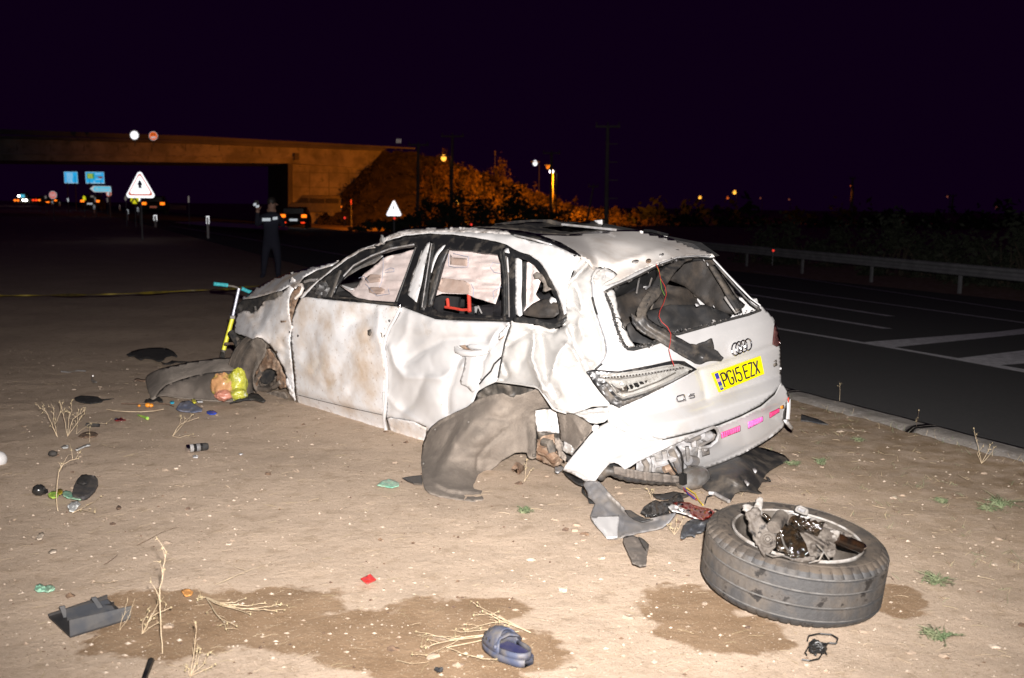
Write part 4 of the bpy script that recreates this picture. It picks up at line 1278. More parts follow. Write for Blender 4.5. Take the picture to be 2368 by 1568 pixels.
cpoly('right_pillar', [(.38, .82), (.62, 1.12), (.85, 1.18), (.72, .84)], 1.52, 1.58, 'interior_trim', .01)
cpoly('right_pillar', [(1.25, .84), (1.35, 1.22), (1.48, 1.22), (1.40, .84)], 1.52, 1.58, 'interior_dark', .01)
cpoly('right_pillar', [(2.15, .84), (2.05, 1.25), (2.17, 1.25), (2.3, .84)], 1.52, 1.58, 'interior_dark', .01)
cpoly('right_roof_rail', [(.55, 1.12), (.85, 1.18), (2.4, 1.27), (3.0, 1.0), (3.2, .86), (3.3, .86), (3.05, 1.08), (2.5, 1.31), (1.6, 1.31), (.7, 1.2)], 1.50, 1.58, 'interior_dark')
# seats
def seat(u, v, wd=.5, label=None):
    s = cbox('seat_cushion', u-.05, u+.48, v-wd/2, v+wd/2, .28, .46, 'seat_leather', bevel=.05)
    cpoly('seat_backrest', [(u-.04, .44), (u+.12, .44), (u+.02, .92), (u-.10, .98), (u-.18, .92)], v-wd/2+.02, v+wd/2-.02, 'seat_leather', .045)
    cpoly('head_restraint', [(u-.17, 1.0), (u-.05, 1.0), (u-.08, 1.15), (u-.17, 1.15)], v-.13, v+.13, 'seat_leather', .04)
    MB().tube([CW(u-.11, v-.06, .92), CW(u-.11, v-.06, 1.02)], .006).tube([CW(u-.11, v+.06, .92), CW(u-.11, v+.06, 1.02)], .006).build('head_restraint_rod', 'chrome', CAR)
seat(2.3, .48); seat(2.3, 1.25); seat(1.25, .46, .52); seat(1.25, 1.22, .52)
MB().lathe([(.175, -.012), (.19, 0), (.175, .012), (.165, 0), (.175, -.012)], CW(2.84, .45, .86), CF*.9+CU*.4, 24).build('steering_wheel', 'interior_dark', CAR)
# load-bay trim seen through the rear window
panel('side_trim', Q('c2', [(1290, 370), (1470, 345), (1610, 360), (1700, 500), (1800, 640), (1830, 760), (1720, 780), (1560, 700), (1400, 560), (1250, 500)]), vplane(1.50), 'interior_trim', CAR, step=9, dents=[('n', 40, .03, 3)], thick=.01)
panel('roof_lining', Q('c2', [(870, 570), (1100, 450), (1340, 350), (1610, 345), (1700, 500), (1500, 580), (1240, 540), (1000, 640), (880, 640)]), AN(('c2', 870, 570, rear(.12)), ('c2', 1600, 345, rear(.10)), ('c2', 1340, 350, rear(.12)), ('c2', 1240, 540, rear(1.2)), ('c2', 950, 630, rear(1.0)), ('c2', 1700, 500, rear(.5))), 'interior_dark', CAR, step=9, dents=[('n', 60, .05, 8)], thick=.01)
panel('rear_seat_back', Q('c2', [(870, 650), (1050, 580), (1240, 540), (1450, 580), (1700, 650), (1760, 780), (1500, 900), (1000, 940), (900, 800)]), rear(.62), 'interior_trim', CAR, step=9, dents=[('n', 50, .05, 5), ('c', Q('c2', [(1240, 545), (1720, 660)]), 3, -.05), ('c', Q('c2', [(1240, 600), (1700, 720)]), 3, .03)], thick=.01)
panel('load_cover', Q('c2', [(1130, 740), (1300, 700), (1560, 700), (1760, 780), (1700, 860), (1330, 960), (1130, 1000), (1000, 980), (960, 850)]), rear(.30), 'interior_dark', CAR, step=9, dents=[('n', 45, .06, 2)], thick=.01)
panel('inner_pillar_trim', Q('c2', [(1590, 400), (1630, 395), (1790, 640), (1860, 700), (1800, 745), (1730, 640), (1690, 560)]), rear(.06), 'dirty_black_plastic', CAR, step=7, thick=.015)
panel('light_trim_strip', Q('c2', [(1700, 640), (1740, 620), (1830, 750), (1790, 765)]), rear(.10), 'silver_plastic', CAR, step=7, thick=.01)
for a, b in (((1478, 692), (1512, 708)), ((1610, 814), (1640, 830)), ((1614, 706), (1628, 718)), ((1538, 354), (1552, 367)), ((1564, 380), (1584, 400))):
    panel('glass_fragment', Q('c2', [a, (b[0]-6, a[1]-3), b, (a[0]+12, b[1]+4)]), rear(.05), 'silver_plastic', CAR, step=4, thick=.003)
for pts in (((1090, 430), (1060, 470), (1035, 610)), ((1150, 500), (1130, 560), (1105, 580)), ((1240, 560), (1160, 690), (1130, 780))):
    line_part('belt_strap', Q('c2', pts), rear(.45), .006, 'grey_plastic', CAR)
# ---- airbags behind the side windows
fold = [('w', 70, 11, .022, 1.3), ('w', 24, 5, .006, 4.1)]
A1 = panel('curtain_airbag', Q('c1', [(1500, 285), (1400, 315), (1250, 350), (1170, 420), (1080, 490), (1050, 560), (1000, 605), (910, 567), (905, 575), (975, 625), (1000, 650), (1060, 680), (1180, 700), (1360, 720), (1420, 560), (1520, 300)]), side(.07), 'airbag_cloth', CAR, step=5,
           dents=fold+[('c', Q('c1', [(1010, 600), (1330, 330)]), 3, .02), ('c', Q('c1', [(1050, 640), (1460, 560)]), 3, .02), ('c', Q('c1', [(1080, 510), (1400, 470)]), 3, .018), ('c', Q('c1', [(1270, 350), (1200, 560)]), 4, -.02)], thick=.004)
A2 = panel('curtain_airbag', Q('c1', [(1690, 280), (1750, 275), (1900, 285), (2060, 300), (2180, 330), (2190, 520), (2160, 560), (2145, 640), (2120, 715), (2060, 700), (1960, 670), (1900, 640), (1700, 635), (1640, 660), (1600, 690), (1620, 500)]), side(.07), 'airbag_cloth', CAR, step=5,
           dents=fold+[('c', Q('c1', [(1670, 500), (1900, 510), (2150, 560)]), 3, .03), ('c', Q('c1', [(1680, 420), (2150, 440)]), 3, .02), ('c', Q('c1', [(1640, 590), (2120, 620)]), 3, .025), ('c', Q('c1', [(1730, 330), (2100, 340)]), 3, .016)], thick=.004)
A3 = panel('curtain_airbag', Q('c2', [(185, 380), (230, 375), (280, 400), (330, 440), (300, 540), (270, 620), (300, 660), (230, 700), (180, 760)]), side(.07), 'airbag_cloth', CAR, step=5, dents=[('n', 14, .014, 6), ('c', Q('c2', [(240, 400), (215, 690)]), 2, .02), ('c', Q('c2', [(262, 420), (258, 640)]), 2, -.015)], thick=.004)
for par, pl in ((A1, [(1125, 590), (1160, 585), (1225, 588), (1255, 605), (1240, 635), (1180, 645), (1130, 625)]), (A1, [(1095, 520), (1140, 485), (1220, 490), (1215, 545), (1120, 555)]),
                (A2, [(1768, 330), (1780, 352), (1895, 362), (1898, 418), (1765, 408)]), (A2, [(1700, 515), (1880, 535), (1925, 570), (1925, 640), (1700, 625), (1660, 600)])):
    panel('printed_patch', Q('c1', pl), side(.052), 'airbag_print', par, step=5, dents=fold, thick=.002)
for par, pl in ((A1, [(1100, 560), (1190, 655), (1290, 640), (1280, 600)]), (A1, [(1240, 355), (1240, 440), (1230, 540), (1210, 590)]), (A1, [(1255, 455), (1300, 435), (1325, 440), (1325, 465), (1255, 470)]), (A1, [(1050, 515), (1090, 500), (1130, 550)]),
                (A2, [(1750, 290), (1755, 420), (1800, 430), (1905, 428), (1910, 350), (1790, 322)]), (A2, [(2165, 405), (2100, 395), (2080, 430), (2110, 470), (2165, 480)]), (A2, [(1930, 560), (1950, 600), (1945, 665)]), (A2, [(2170, 580), (2100, 620), (2110, 680)])):
    line_part('seam_thread', Q('c1', pl), side(.048), .0018, 'airbag_thread', par, n=5)
panel('pillar_trim', Q('c1', [(900, 520), (960, 450), (1080, 385), (1220, 330), (1240, 340), (1170, 400), (1060, 440), (960, 500), (905, 545)]), side(.05), 'dull_metal', CAR, step=6, dents=[('n', 20, .01)])
panel('torn_cloth', Q('c1', [(900, 565), (950, 578), (1010, 600), (985, 612), (940, 592)]), side(.02), 'white_plastic', CAR, step=6)
# red straps of the child seat
for pl, wd in (([(1745, 680), (1752, 745)], .011), ([(1913, 645), (1918, 778)], .0125), ([(1728, 742), (1800, 752), (1860, 765), (1920, 762)], .009)):
    mb = MB(); stroke(Q('c1', pl), side(.10), wd, mb, 6, .0); mb.build('red_seat_strap', 'red_strap', CAR)
cpoly('child_seat', [(1.42, .6), (1.05, .6), (1.0, .86), (1.15, .93), (1.42, .90)], .22, .60, 'seat_leather', .04)
for pl in ([(1985, 735), (2012, 790)], [(1600, 712), (1625, 722)], [(1655, 805), (1790, 812)]):
    line_part('glass_edge', Q('c1', pl), side(.04), .005, 'silver_plastic', CAR)
panel('dirty_hump', Q('c2', [(165, 775), (200, 730), (250, 690), (330, 655), (400, 665), (445, 700), (455, 760), (400, 800), (300, 800)]), side(.03), 'interior_trim', CAR, step=6, dents=[('g', *q1('c2', 320, 730), 40, 25, -.05), ('n', 16, .012)], thick=.004)
panel('torn_trim', Q('c2', [(250, 470), (275, 452), (320, 470), (345, 520), (360, 560), (390, 580), (340, 600), (325, 590), (330, 540), (290, 500), (262, 505)]), side(-.01), 'dust_plastic', CAR, step=5, dents=[('n', 12, .012)], thick=.006)
panel('torn_trim', Q('c2', [(370, 650), (392, 640), (420, 655), (425, 680), (400, 678), (385, 690), (372, 675)]), side(.0), 'white_plastic', CAR, step=5, thick=.006)
# ---- black frame round the side windows with three openings
wf = Q('c1', [(600, 676), (655, 615), (720, 548), (860, 438), (960, 363), (1100, 288), (1245, 233), (1400, 183), (1590, 163), (1800, 172), (2050, 211), (2190, 245)]) + \
     Q('c2', [(130, 292), (220, 322), (300, 380), (360, 470), (425, 600), (475, 720), (492, 790), (470, 830), (430, 862), (370, 868), (310, 850), (250, 832), (90, 824)]) + \
     Q('c1', [(2240, 858), (1850, 846), (1700, 840), (1650, 836), (1420, 750), (1372, 745), (1110, 714), (850, 692)])
h1 = Q('c1', [(905, 530), (960, 455), (1080, 390), (1220, 320), (1380, 272), (1490, 256), (1484, 300), (1330, 703), (1130, 688), (990, 660), (845, 645), (870, 580)])
h2 = Q('c1', [(1745, 283), (1930, 300), (2135, 328), (2158, 400), (2165, 540), (2172, 815), (1900, 798), (1660, 778), (1612, 738), (1640, 640), (1700, 420)])
h3 = Q('c2', [(112, 345), (150, 345), (200, 362), (258, 400), (330, 490), (392, 600), (440, 700), (448, 760), (430, 800), (360, 815), (110, 788)])
panel('window_frame', wf, side(.005), 'black_trim', CAR, holes=[h1, h2, h3], step=6, dents=[('n', 40, .006, 2)], thick=.02)
panel('quarter_light', Q('c1', [(612, 672), (700, 590), (800, 500), (905, 455), (880, 520), (840, 640), (825, 665)]), side(-.004), 'soot_black', CAR, step=6, dents=[('n', 22, .014, 1)])
line_part('quarter_light_bar', Q('c1', [(905, 455), (875, 540), (830, 665)]), side(-.01), .010, 'dirty_black_plastic', CAR)
MB().blob(one(side(-.03), *q1('c1', 765, 605)), .06, .03, .05, 3, .5, 3).build('mirror_remains', 'dirty_black_plastic', CAR)
line_part('frame_lip', Q('c1', [(930, 500), (1010, 415), (1150, 340), (1300, 283), (1480, 252)]), side(-.012), .006, 'silver_plastic', CAR)
line_part('frame_lip', Q('c1', [(990, 440), (1100, 370), (1240, 310), (1390, 268)]), side(-.008), .004, 'dirty_black_plastic', CAR)
line_part('frame_lip', Q('c1', [(850, 668), (1000, 672), (1110, 698), (1210, 712), (1360, 722)]), side(-.012), .006, 'dirty_black_plastic', CAR)
line_part('frame_lip', Q('c1', [(1655, 800), (1700, 815), (1850, 820), (2170, 838)]), side(-.012), .008, 'black_trim', CAR)
# pillars and strips between the openings
def strip_p(name, pts, mat, dv=-.008, k='c1', dents=(), **kw): return panel(name, Q(k, pts), side(dv), mat, CAR, step=6, dents=dents, **kw)
strip_p('pillar_strip', [(1600, 218), (1612, 250), (1570, 430), (1500, 705), (1428, 640), (1440, 590), (1470, 470), (1560, 270)], 'white_paint', -.014, dents=[('c', Q('c1', [(1590, 240), (1460, 680)]), 3, -.012)])
strip_p('pillar_strip', [(1728, 255), (1700, 262), (1668, 285), (1640, 330), (1620, 400), (1608, 480), (1618, 470), (1640, 400), (1665, 340), (1700, 295)], 'white_paint', -.02)
strip_p('door_seal', [(1612, 225), (1640, 238), (1642, 270), (1600, 420), (1575, 600), (1562, 770), (1522, 762), (1530, 640), (1560, 450)], 'rubber_seal', -.02, dents=[('c', Q('c1', [(1632, 260), (1545, 740)]), 2, -.012)])
strip_p('door_seal', [(1742, 278), (1750, 300), (1700, 400), (1640, 640), (1602, 742), (1585, 735), (1600, 560), (1640, 420), (1690, 310)], 'dirty_black_plastic', -.02, dents=[('c', Q('c1', [(1720, 300), (1600, 690)]), 3, -.015)])
for pl, m, r in (([(1620, 245), (1545, 745)], 'silver_plastic', .0035), ([(1640, 260), (1568, 750)], 'rubber_seal', .006), ([(1700, 360), (1630, 600), (1600, 730)], 'rubber_seal', .007), ([(1495, 275), (1345, 700)], 'rubber_seal', .006), ([(1545, 300), (1440, 620)], 'grey_plastic', .003),
                 ([(2185, 310), (2205, 500), (2210, 800)], 'rubber_seal', .008), ([(2203, 345), (2222, 500), (2228, 820)], 'grey_plastic', .004), ([(2160, 310), (2190, 500), (2195, 810)], 'rubber_seal', .007)):
    line_part('door_seal', Q('c1', pl), side(-.026), r, m, CAR)
strip_p('white_tab', [(2182, 278), (2222, 282), (2228, 318), (2190, 312)], 'white_paint', -.02)
strip_p('white_tab', [(2207, 350), (2216, 352), (2224, 470), (2214, 465)], 'white_paint', -.03)
strip_p('inner_pillar', [(108, 342), (135, 345), (165, 362), (166, 500), (160, 640), (168, 775), (150, 790), (118, 770), (106, 700), (112, 560), (100, 450)], 'white_paint', .02, 'c2', dents=[('c', Q('c2', [(135, 350), (140, 770)]), 3, -.015)])
strip_p('inner_pillar_seal', [(166, 368), (200, 372), (196, 560), (195, 700), (168, 772), (158, 700), (164, 560)], 'rubber_seal', .022, 'c2')
panel('window_sill_torn', Q('c2', [(100, 800), (260, 800), (330, 830), (420, 845), (470, 810), (500, 790), (495, 825), (440, 870), (370, 880), (290, 850), (100, 832)]), side(-.02), 'rubber_seal', CAR, step=5, dents=[('n', 10, .014)])
# ---- roof side rail and A pillar
panel('roof_side', Q('c1', [(580, 668), (650, 590), (760, 500), (880, 405), (912, 370), (1050, 290), (1165, 250), (1232, 216), (1240, 196), (1300, 170), (1385, 134), (1480, 120), (1620, 114), (1700, 118), (1850, 110), (2130, 128), (2352, 148)]) +
      Q('c2', [(200, 210), (420, 255), (600, 335), (560, 420), (520, 520), (495, 640), (500, 760), (486, 775), (430, 600), (362, 468), (302, 378), (222, 320), (130, 290)]) +
      Q('c1', [(2190, 245), (2050, 211), (1800, 172), (1590, 163), (1400, 183), (1245, 233), (1100, 288), (960, 363), (860, 438), (720, 548), (600, 676)]),
      side(-.006), 'white_paint', CAR, step=6, jit=.6, dents=[('g', *q1('c1', 1240, 225), 16, 8, .04), ('n', 30, .008, 2), ('c', Q('c1', [(1240, 215), (1400, 150), (1700, 135), (2100, 165), (2352, 215)]), 4, -.016)])
panel('scraped_rail', Q('c1', [(1200, 262), (1165, 262), (1232, 216), (1240, 196), (1300, 170), (1385, 134), (1480, 120), (1620, 114), (1700, 118), (1850, 110), (2130, 128), (2352, 148), (2352, 178), (2200, 165), (1900, 150), (1650, 148), (1420, 165), (1290, 205)]), side(-.03), 'scraped_roof_paint', CAR, step=5, jit=1.0, dents=[('n', 12, .012, 7)])
panel('scraped_rail', Q('c1', [(590, 664), (650, 595), (760, 503), (880, 408), (912, 372), (1050, 292), (1160, 262), (1180, 275), (1090, 290), (950, 362), (850, 435), (710, 545)]), side(-.02), 'scraped_roof_paint', CAR, step=5, jit=.8, dents=[('n', 14, .010, 3), ('c', Q('c1', [(620, 640), (890, 410), (1100, 285)]), 3, -.012)])
MB().blob(one(side(-.04), *q1('c1', 1236, 214)), .02, .02, .025, 2, .5, 3, 6).build('torn_bracket', 'dull_metal', CAR)
# ---- roof skin
rp = lambda u, v, w_: CW(u, v, w_)
def proj(P):
    d = np.array(P)-CAM
    return (IW/2+IW*(d @ RT)/(d @ FW), IH/2-IW*(d @ UP)/(d @ FW))
RF = AN(('d2', 900, 95, side(.04)), ('d2', 1130, 140, side(.04)), ('d2', 1370, 260, side(.03)), ('d2', 640, 85, side(.05)), ('d2', 1270, 120, vplane(.85)), ('d2', 1600, 95, vplane(1.2)), ('d2', 1730, 95, vplane(1.35)), ('d2', 1880, 130, vplane(1.45)), ('d2', 2120, 210, vplane(1.55)),
        ('d2', 2200, 250, rear(.0)), ('d2', 1950, 285, rear(.0)), ('d2', 1700, 370, rear(.0)), ('d2', 1560, 450, rear(.0)), ('d2', 1460, 400, rear(.05)), ('d2', 1430, 300, side(.05)), ('d2', 1600, 250, vplane(.7)), ('d2', 1900, 220, vplane(1.1)))
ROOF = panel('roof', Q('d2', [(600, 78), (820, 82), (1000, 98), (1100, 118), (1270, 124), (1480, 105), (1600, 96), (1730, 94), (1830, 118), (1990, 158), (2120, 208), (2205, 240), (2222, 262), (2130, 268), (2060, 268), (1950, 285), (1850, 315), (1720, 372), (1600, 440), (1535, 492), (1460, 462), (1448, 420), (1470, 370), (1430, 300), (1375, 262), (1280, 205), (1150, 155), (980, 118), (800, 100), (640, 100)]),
             RF, 'roof_paint', CAR, step=6, dents=[('g', *q1('d2', 1400, 180), 40, 16, .05, 20), ('g', *q1('d2', 1650, 170), 70, 18, -.05, 10), ('c', Q('d2', [(1420, 170), (1480, 300), (1500, 350)]), 7, .04), ('c', Q('d2', [(1560, 330), (1800, 240), (2000, 190), (2180, 235)]), 6, -.03),
              ('s', q1('d2', 2200, 225), q1('d2', 1600, 310), 4, .05, 200), ('n', 45, .012, 4), ('g', *q1('d2', 1430, 240), 14, 20, .05), ('c', Q('d2', [(1380, 260), (1440, 350)]), 5, -.03)])
for x, y, rx, ry, m in ((2018, 208, 44, 14, 'dirty_black_plastic'), (1806, 289, 17, 13, 'rusty_metal'), (1888, 250, 16, 9, 'silver_plastic'), (1722, 293, 24, 10, 'silver_plastic')):
    c = q1('d2', x, y)
    panel('roof_recess', [(c[0]+rx*.366*math.cos(a), c[1]+ry*.366*math.sin(a)-.12*rx*.366*math.cos(a)) for a in np.linspace(0, 6.2, 14)], lambda xy: RF(xy)*.999+CAM*.001, m, ROOF, step=4, dents=[('n', 6, .006)])
def above(f, h): return lambda xy: CAM+(f(xy)-CAM)*(1-h)
panel('roof_rail', Q('d2', [(880, 92), (1000, 100), (1130, 130), (1250, 172), (1340, 225), (1380, 258), (1335, 256), (1270, 220), (1180, 175), (1080, 145), (960, 122)]), above(RF, .006), 'black_trim', CAR, step=5, dents=[('c', Q('d2', [(900, 98), (1130, 145), (1350, 250)]), 2.5, -.02)], thick=.02)
line_part('roof_rail_edge', Q('d2', [(960, 128), (1080, 155), (1180, 185), (1290, 235)]), above(RF, .007), .006, 'silver_plastic', CAR)
panel('sunroof_frame', Q('d2', [(690, 74), (860, 58), (900, 62), (1050, 45), (1180, 42), (1280, 62), (1400, 44), (1530, 20), (1528, 36), (1508, 74), (1560, 90), (1600, 97), (1480, 108), (1270, 126), (1100, 120), (1000, 100), (860, 82)]), AN(('d2', 690, 74, vplane(.7)), ('d2', 1180, 42, vplane(1.2)), ('d2', 1530, 22, vplane(1.5)), ('d2', 1600, 97, vplane(1.2)), ('d2', 1270, 126, vplane(.84)), ('d2', 900, 90, vplane(.55))), 'dirty_black_plastic', CAR, step=5, jit=.5, dents=[('n', 20, .02, 3), ('c', Q('d2', [(900, 75), (1500, 85)]), 2, .06)], thick=.02)
line_part('sunroof_seal', Q('d2', [(840, 70), (960, 52), (1080, 44), (1190, 44), (1270, 66)]), vplane(1.15), .018, 'dirty_black_plastic', CAR)
line_part('sunroof_seal', Q('d2', [(1260, 60), (1420, 76), (1600, 95)]), vplane(1.1), .008, 'silver_plastic', CAR)
panel('sunroof_glass', Q('d2', [(930, 92), (1250, 72), (1480, 92), (1280, 112), (1080, 108)]), vplane(.95), 'dark_glass', CAR, step=6, dents=[('n', 16, .02)])
panel('white_tab', Q('d2', [(1456, 36), (1512, 31), (1513, 76), (1494, 76), (1488, 56)]), vplane(1.3), 'white_paint', CAR, step=4)
panel('white_tab', Q('d2', [(1896, 118), (1920, 122), (1924, 138), (1902, 136)]), vplane(1.45), 'white_paint', CAR, step=4)
line_part('roof_antenna_stub', Q('d2', [(1780, 98), (1830, 102), (1925, 126)]), vplane(1.42), .010, 'black_trim', CAR)
for x in (620, 640, 560): MB().blob(one(side(-.05), *q1('d2', x, 86)), .011, .011, .009, x, .4, 3, 5).build('rail_bolt', 'silver_plastic', CAR)
# ---- hood, fender, doors
HD = AN(('d4', 290, 475, vplane(.15)), ('d4', 520, 430, vplane(.05)), ('d4', 735, 330, vplane(.0)), ('d4', 890, 262, vplane(.08)), ('d4', 560, 290, vplane(.30)), ('d4', 900, 180, vplane(.28)), ('d4', 1206, 105, vplane(.30)), ('d4', 380, 400, vplane(.25)), ('d4', 1150, 145, vplane(.2)))
panel('hood', Q('d4', [(288, 476), (300, 455), (345, 430), (400, 378), (470, 335), (560, 288), (700, 234), (900, 180), (1100, 130), (1230, 98), (1150, 150), (1000, 195), (920, 240), (880, 262), (800, 372), (745, 340), (660, 392), (600, 405), (520, 430), (400, 462)]), HD, 'dusty_white_paint', CAR, step=5, dents=[('c', Q('d4', [(430, 380), (620, 345), (760, 300)]), 5, -.03), ('g', *q1('d4', 560, 340), 20, 8, .04, -20), ('n', 30, .016, 9), ('c', Q('d4', [(380, 430), (560, 400), (740, 330)]), 4, .03)])
panel('engine_bay', Q('d4', [(300, 480), (400, 455), (540, 425), (665, 395), (700, 430), (640, 470), (520, 500), (480, 520), (450, 590), (360, 620), (230, 640), (215, 590), (240, 520)]), side(.30), 'soot_black', CAR, step=6, dents=[('n', 14, .06, 2)])
for pl, r in (([(545, 490), (600, 440), (655, 425)], .03), ([(560, 470), (620, 465)], .022), ([(410, 545), (420, 590)], .012), ([(440, 600), (520, 500), (640, 420)], .015)):
    line_part('engine_hose', Q('d4', pl), side(.15), r, 'dark_metal', CAR, n=8)
panel('windscreen', Q('d4', [(905, 255), (980, 205), (1100, 160), (1230, 108), (1206, 160), (1000, 300), (900, 380), (860, 400), (800, 380), (860, 300)]), side(.14), 'soot_black', CAR, step=6, dents=[('n', 18, .02)])
line_part('windscreen_edge', Q('d4', [(890, 310), (950, 292), (1010, 292)]), side(.08), .012, 'silver_plastic', CAR)
line_part('bent_bracket', Q('d4', [(800, 470), (850, 420), (870, 370), (858, 335), (835, 340)]), side(-.02), .012, 'dusty_white_paint', CAR)
FD = [(222, 625), (300, 588), (355, 592), (372, 612), (430, 578), (472, 530), (485, 495), (530, 490), (600, 476), (665, 428), (710, 380), (735, 325), (742, 288), (768, 260), (798, 290), (788, 370), (748, 440), (735, 500), (738, 600), (752, 690), (772, 745), (752, 800), (745, 900), (755, 1000), (770, 1150), (785, 1300), (795, 1440), (765, 1445), (750, 1380), (722, 1290), (690, 1160), (650, 1080), (600, 980), (545, 915), (480, 852), (430, 838), (385, 860), (300, 828), (198, 790), (214, 700)]
panel('front_fender', Q('d4', FD), AN(('d4', 222, 625, side(.12)), ('d4', 200, 790, side(.05)), ('d4', 385, 860, side(-.08)), ('d4', 480, 500, side(.10)), ('d4', 540, 700, side(.0)), ('d4', 740, 300, side(-.02)), ('d4', 740, 600, side(.0)), ('d4', 770, 1150, side(.0)), ('d4', 790, 1440, side(.0)), ('d4', 600, 980, side(-.03))),
      'dusty_white_paint', CAR, step=5, jit=.7, dents=[('c', Q('d4', [(300, 590), (400, 720), (420, 840)]), 6, -.05), ('c', Q('d4', [(372, 612), (410, 700), (380, 850)]), 5, .04), ('c', Q('d4', [(500, 500), (480, 640), (430, 780)]), 7, .05), ('c', Q('d4', [(600, 480), (560, 600), (520, 690)]), 6, -.03),
       ('c', Q('d4', [(765, 265), (740, 440)]), 4, -.03), ('n', 34, .022, 5), ('n', 12, .005, 1), ('g', *q1('d4', 640, 800), 22, 40, -.03)])
panel('fender_badge', Q('d4', [(655, 684), (708, 682), (708, 698), (660, 702)]), side(-.02), 'rusty_metal', CAR, step=4)
panel('hinge_gap', Q('d4', [(748, 420), (790, 380), (860, 330), (840, 430), (810, 510), (790, 560), (770, 640), (765, 700), (775, 750), (740, 690), (735, 560)]), side(.06), 'rusty_metal', CAR, step=5, dents=[('n', 12, .03)])
panel('front_sill_end', Q('d4', [(685, 1260), (720, 1240), (760, 1340), (800, 1440), (790, 1470), (750, 1400), (720, 1340), (700, 1300)]), side(-.01), 'dusty_white_paint', CAR, step=4, jit=1.2, dents=[('n', 8, .02)])
FDR = Q('c1', [(598, 672), (640, 664), (850, 690), (1110, 712), (1372, 742), (1350, 800), (1310, 880), (1285, 905), (1255, 985), (1240, 1060), (1245, 1150), (1262, 1250), (1258, 1450), (1250, 1568)]) + Q('P', [(893, 985), (890, 1003), (850, 990), (800, 976), (750, 961), (705, 947), (690, 936)]) + Q('c1', [(565, 1480), (550, 1380), (540, 1250), (525, 1100), (515, 1000), (520, 900), (525, 835), (555, 745)])
DOOR = panel('front_door', FDR, side(-.004), 'dusty_white_paint', CAR, step=5, jit=.35, dents=[
    ('c', Q('c1', [(1180, 780), (960, 900)]), 14, .035), ('g', *q1('c1', 1050, 830), 30, 22, .03), ('c', Q('c1', [(1200, 760), (1205, 1000), (1230, 1100)]), 5, -.02), ('g', *q1('c1', 700, 860), 26, 16, .02, -20), ('g', *q1('c1', 640, 1060), 18, 40, .025), ('g', *q1('c1', 760, 1180), 30, 55, -.025, 20),
    ('c', Q('c1', [(540, 1130), (700, 1290), (800, 1400), (950, 1370)]), 8, -.018), ('g', *q1('c1', 720, 1330), 26, 14, .02, 20), ('c', Q('c1', [(700, 960), (740, 1180), (690, 1250)]), 7, .018), ('c', Q('c1', [(960, 1100), (900, 1300), (1000, 1420)]), 10, .012),
    ('s', q1('c1', 555, 1425), q1('c1', 1255, 1590), 2.2, -.018, 300), ('g', *q1('c1', 1135, 945), 9, 12, .03), ('g', *q1('c1', 1175, 955), 8, 13, -.02), ('n', 46, .007, 11), ('n', 14, .0025, 12), ('c', Q('c1', [(850, 960), (1060, 1200)]), 12, -.012)])
for a in ([(1118, 925), (1140, 915), (1148, 945), (1135, 970), (1118, 962)], [(1190, 925), (1228, 945), (1232, 985), (1210, 960)]): panel('handle_hole', Q('c1', a), side(-.014), 'dark_metal', DOOR, step=4)
line_part('sill_crease', Q('c1', [(556, 1428), (750, 1478), (1000, 1538), (1250, 1592)]), side(-.012), .0022, 'dirty_black_plastic', DOOR)
line_part('scratch', Q('c1', [(600, 1560), (740, 1545), (800, 1575)]), side(-.016), .0015, 'dirty_black_plastic', DOOR)
MB().blob(one(side(-.02), *q1('c1', 1366, 733)), .012, .01, .018, 1, .2, 2, 6).build('bolt', 'chrome', DOOR)
for x, y in ((1288, 850), (1252, 970), (572, 968), (507, 938)): MB().blob(one(side(-.012), *q1('c1', x, y)), .008, .006, .009, x, .2, 2, 5).build('door_plug', 'dirty_black_plastic', DOOR)
# rear door, buckled inwards
RDR = Q('c1', [(1385, 735), (1420, 752), (1560, 805), (1650, 838), (1700, 842), (1850, 848), (2238, 860), (2232, 880), (2205, 960), (2194, 1030), (2178, 1110), (2158, 1200), (2138, 1300), (2128, 1318)]) + Q('c3', [(950, 348), (870, 385), (810, 420), (795, 440), (770, 505), (720, 545), (600, 600), (500, 650), (440, 698), (405, 745), (400, 700), (300, 660), (115, 630), (85, 640)]) + Q('c1', [(1262, 1400), (1262, 1240), (1248, 1120), (1252, 1010), (1290, 910), (1330, 835)])
RDOOR = panel('rear_door', RDR, side(.0), 'white_paint', CAR, step=5, dents=[
    ('c', Q('c1', [(1410, 1180), (1560, 1080), (1700, 1000), (1850, 985), (2050, 1000)]), 9, .045), ('c', Q('c1', [(1290, 1060), (1340, 1200), (1410, 1290), (1700, 1300), (1850, 1200)]), 9, -.045), ('g', *q1('c1', 1450, 1040), 34, 30, .05, -40), ('g', *q1('c1', 1600, 900), 60, 22, -.03, 10),
    ('c', Q('c1', [(1560, 1300), (1480, 1500), (1380, 1568)]), 9, .03), ('c', Q('c1', [(1870, 1100), (1800, 1250), (1740, 1400), (1745, 1560)]), 6, .05), ('g', *q1('c1', 1640, 1420), 40, 40, -.05), ('c', Q('c3', [(60, 440), (180, 560), (330, 660)]), 6, -.025), ('g', *q1('c3', 240, 520), 20, 30, .03, 30),
    ('c', Q('c1', [(1620, 870), (1780, 868), (2230, 880)]), 5, -.012), ('c', Q('c1', [(1440, 800), (1420, 950), (1350, 1060)]), 8, -.02), ('g', *q1('c1', 2080, 950), 30, 14, .03, -20), ('c', Q('c1', [(2220, 870), (2100, 980), (2080, 1090)]), 4, -.04), ('c', Q('c1', [(2190, 900), (2010, 1170), (1990, 1330)]), 3, .05), ('n', 42, .006, 21), ('n', 13, .002, 2)])
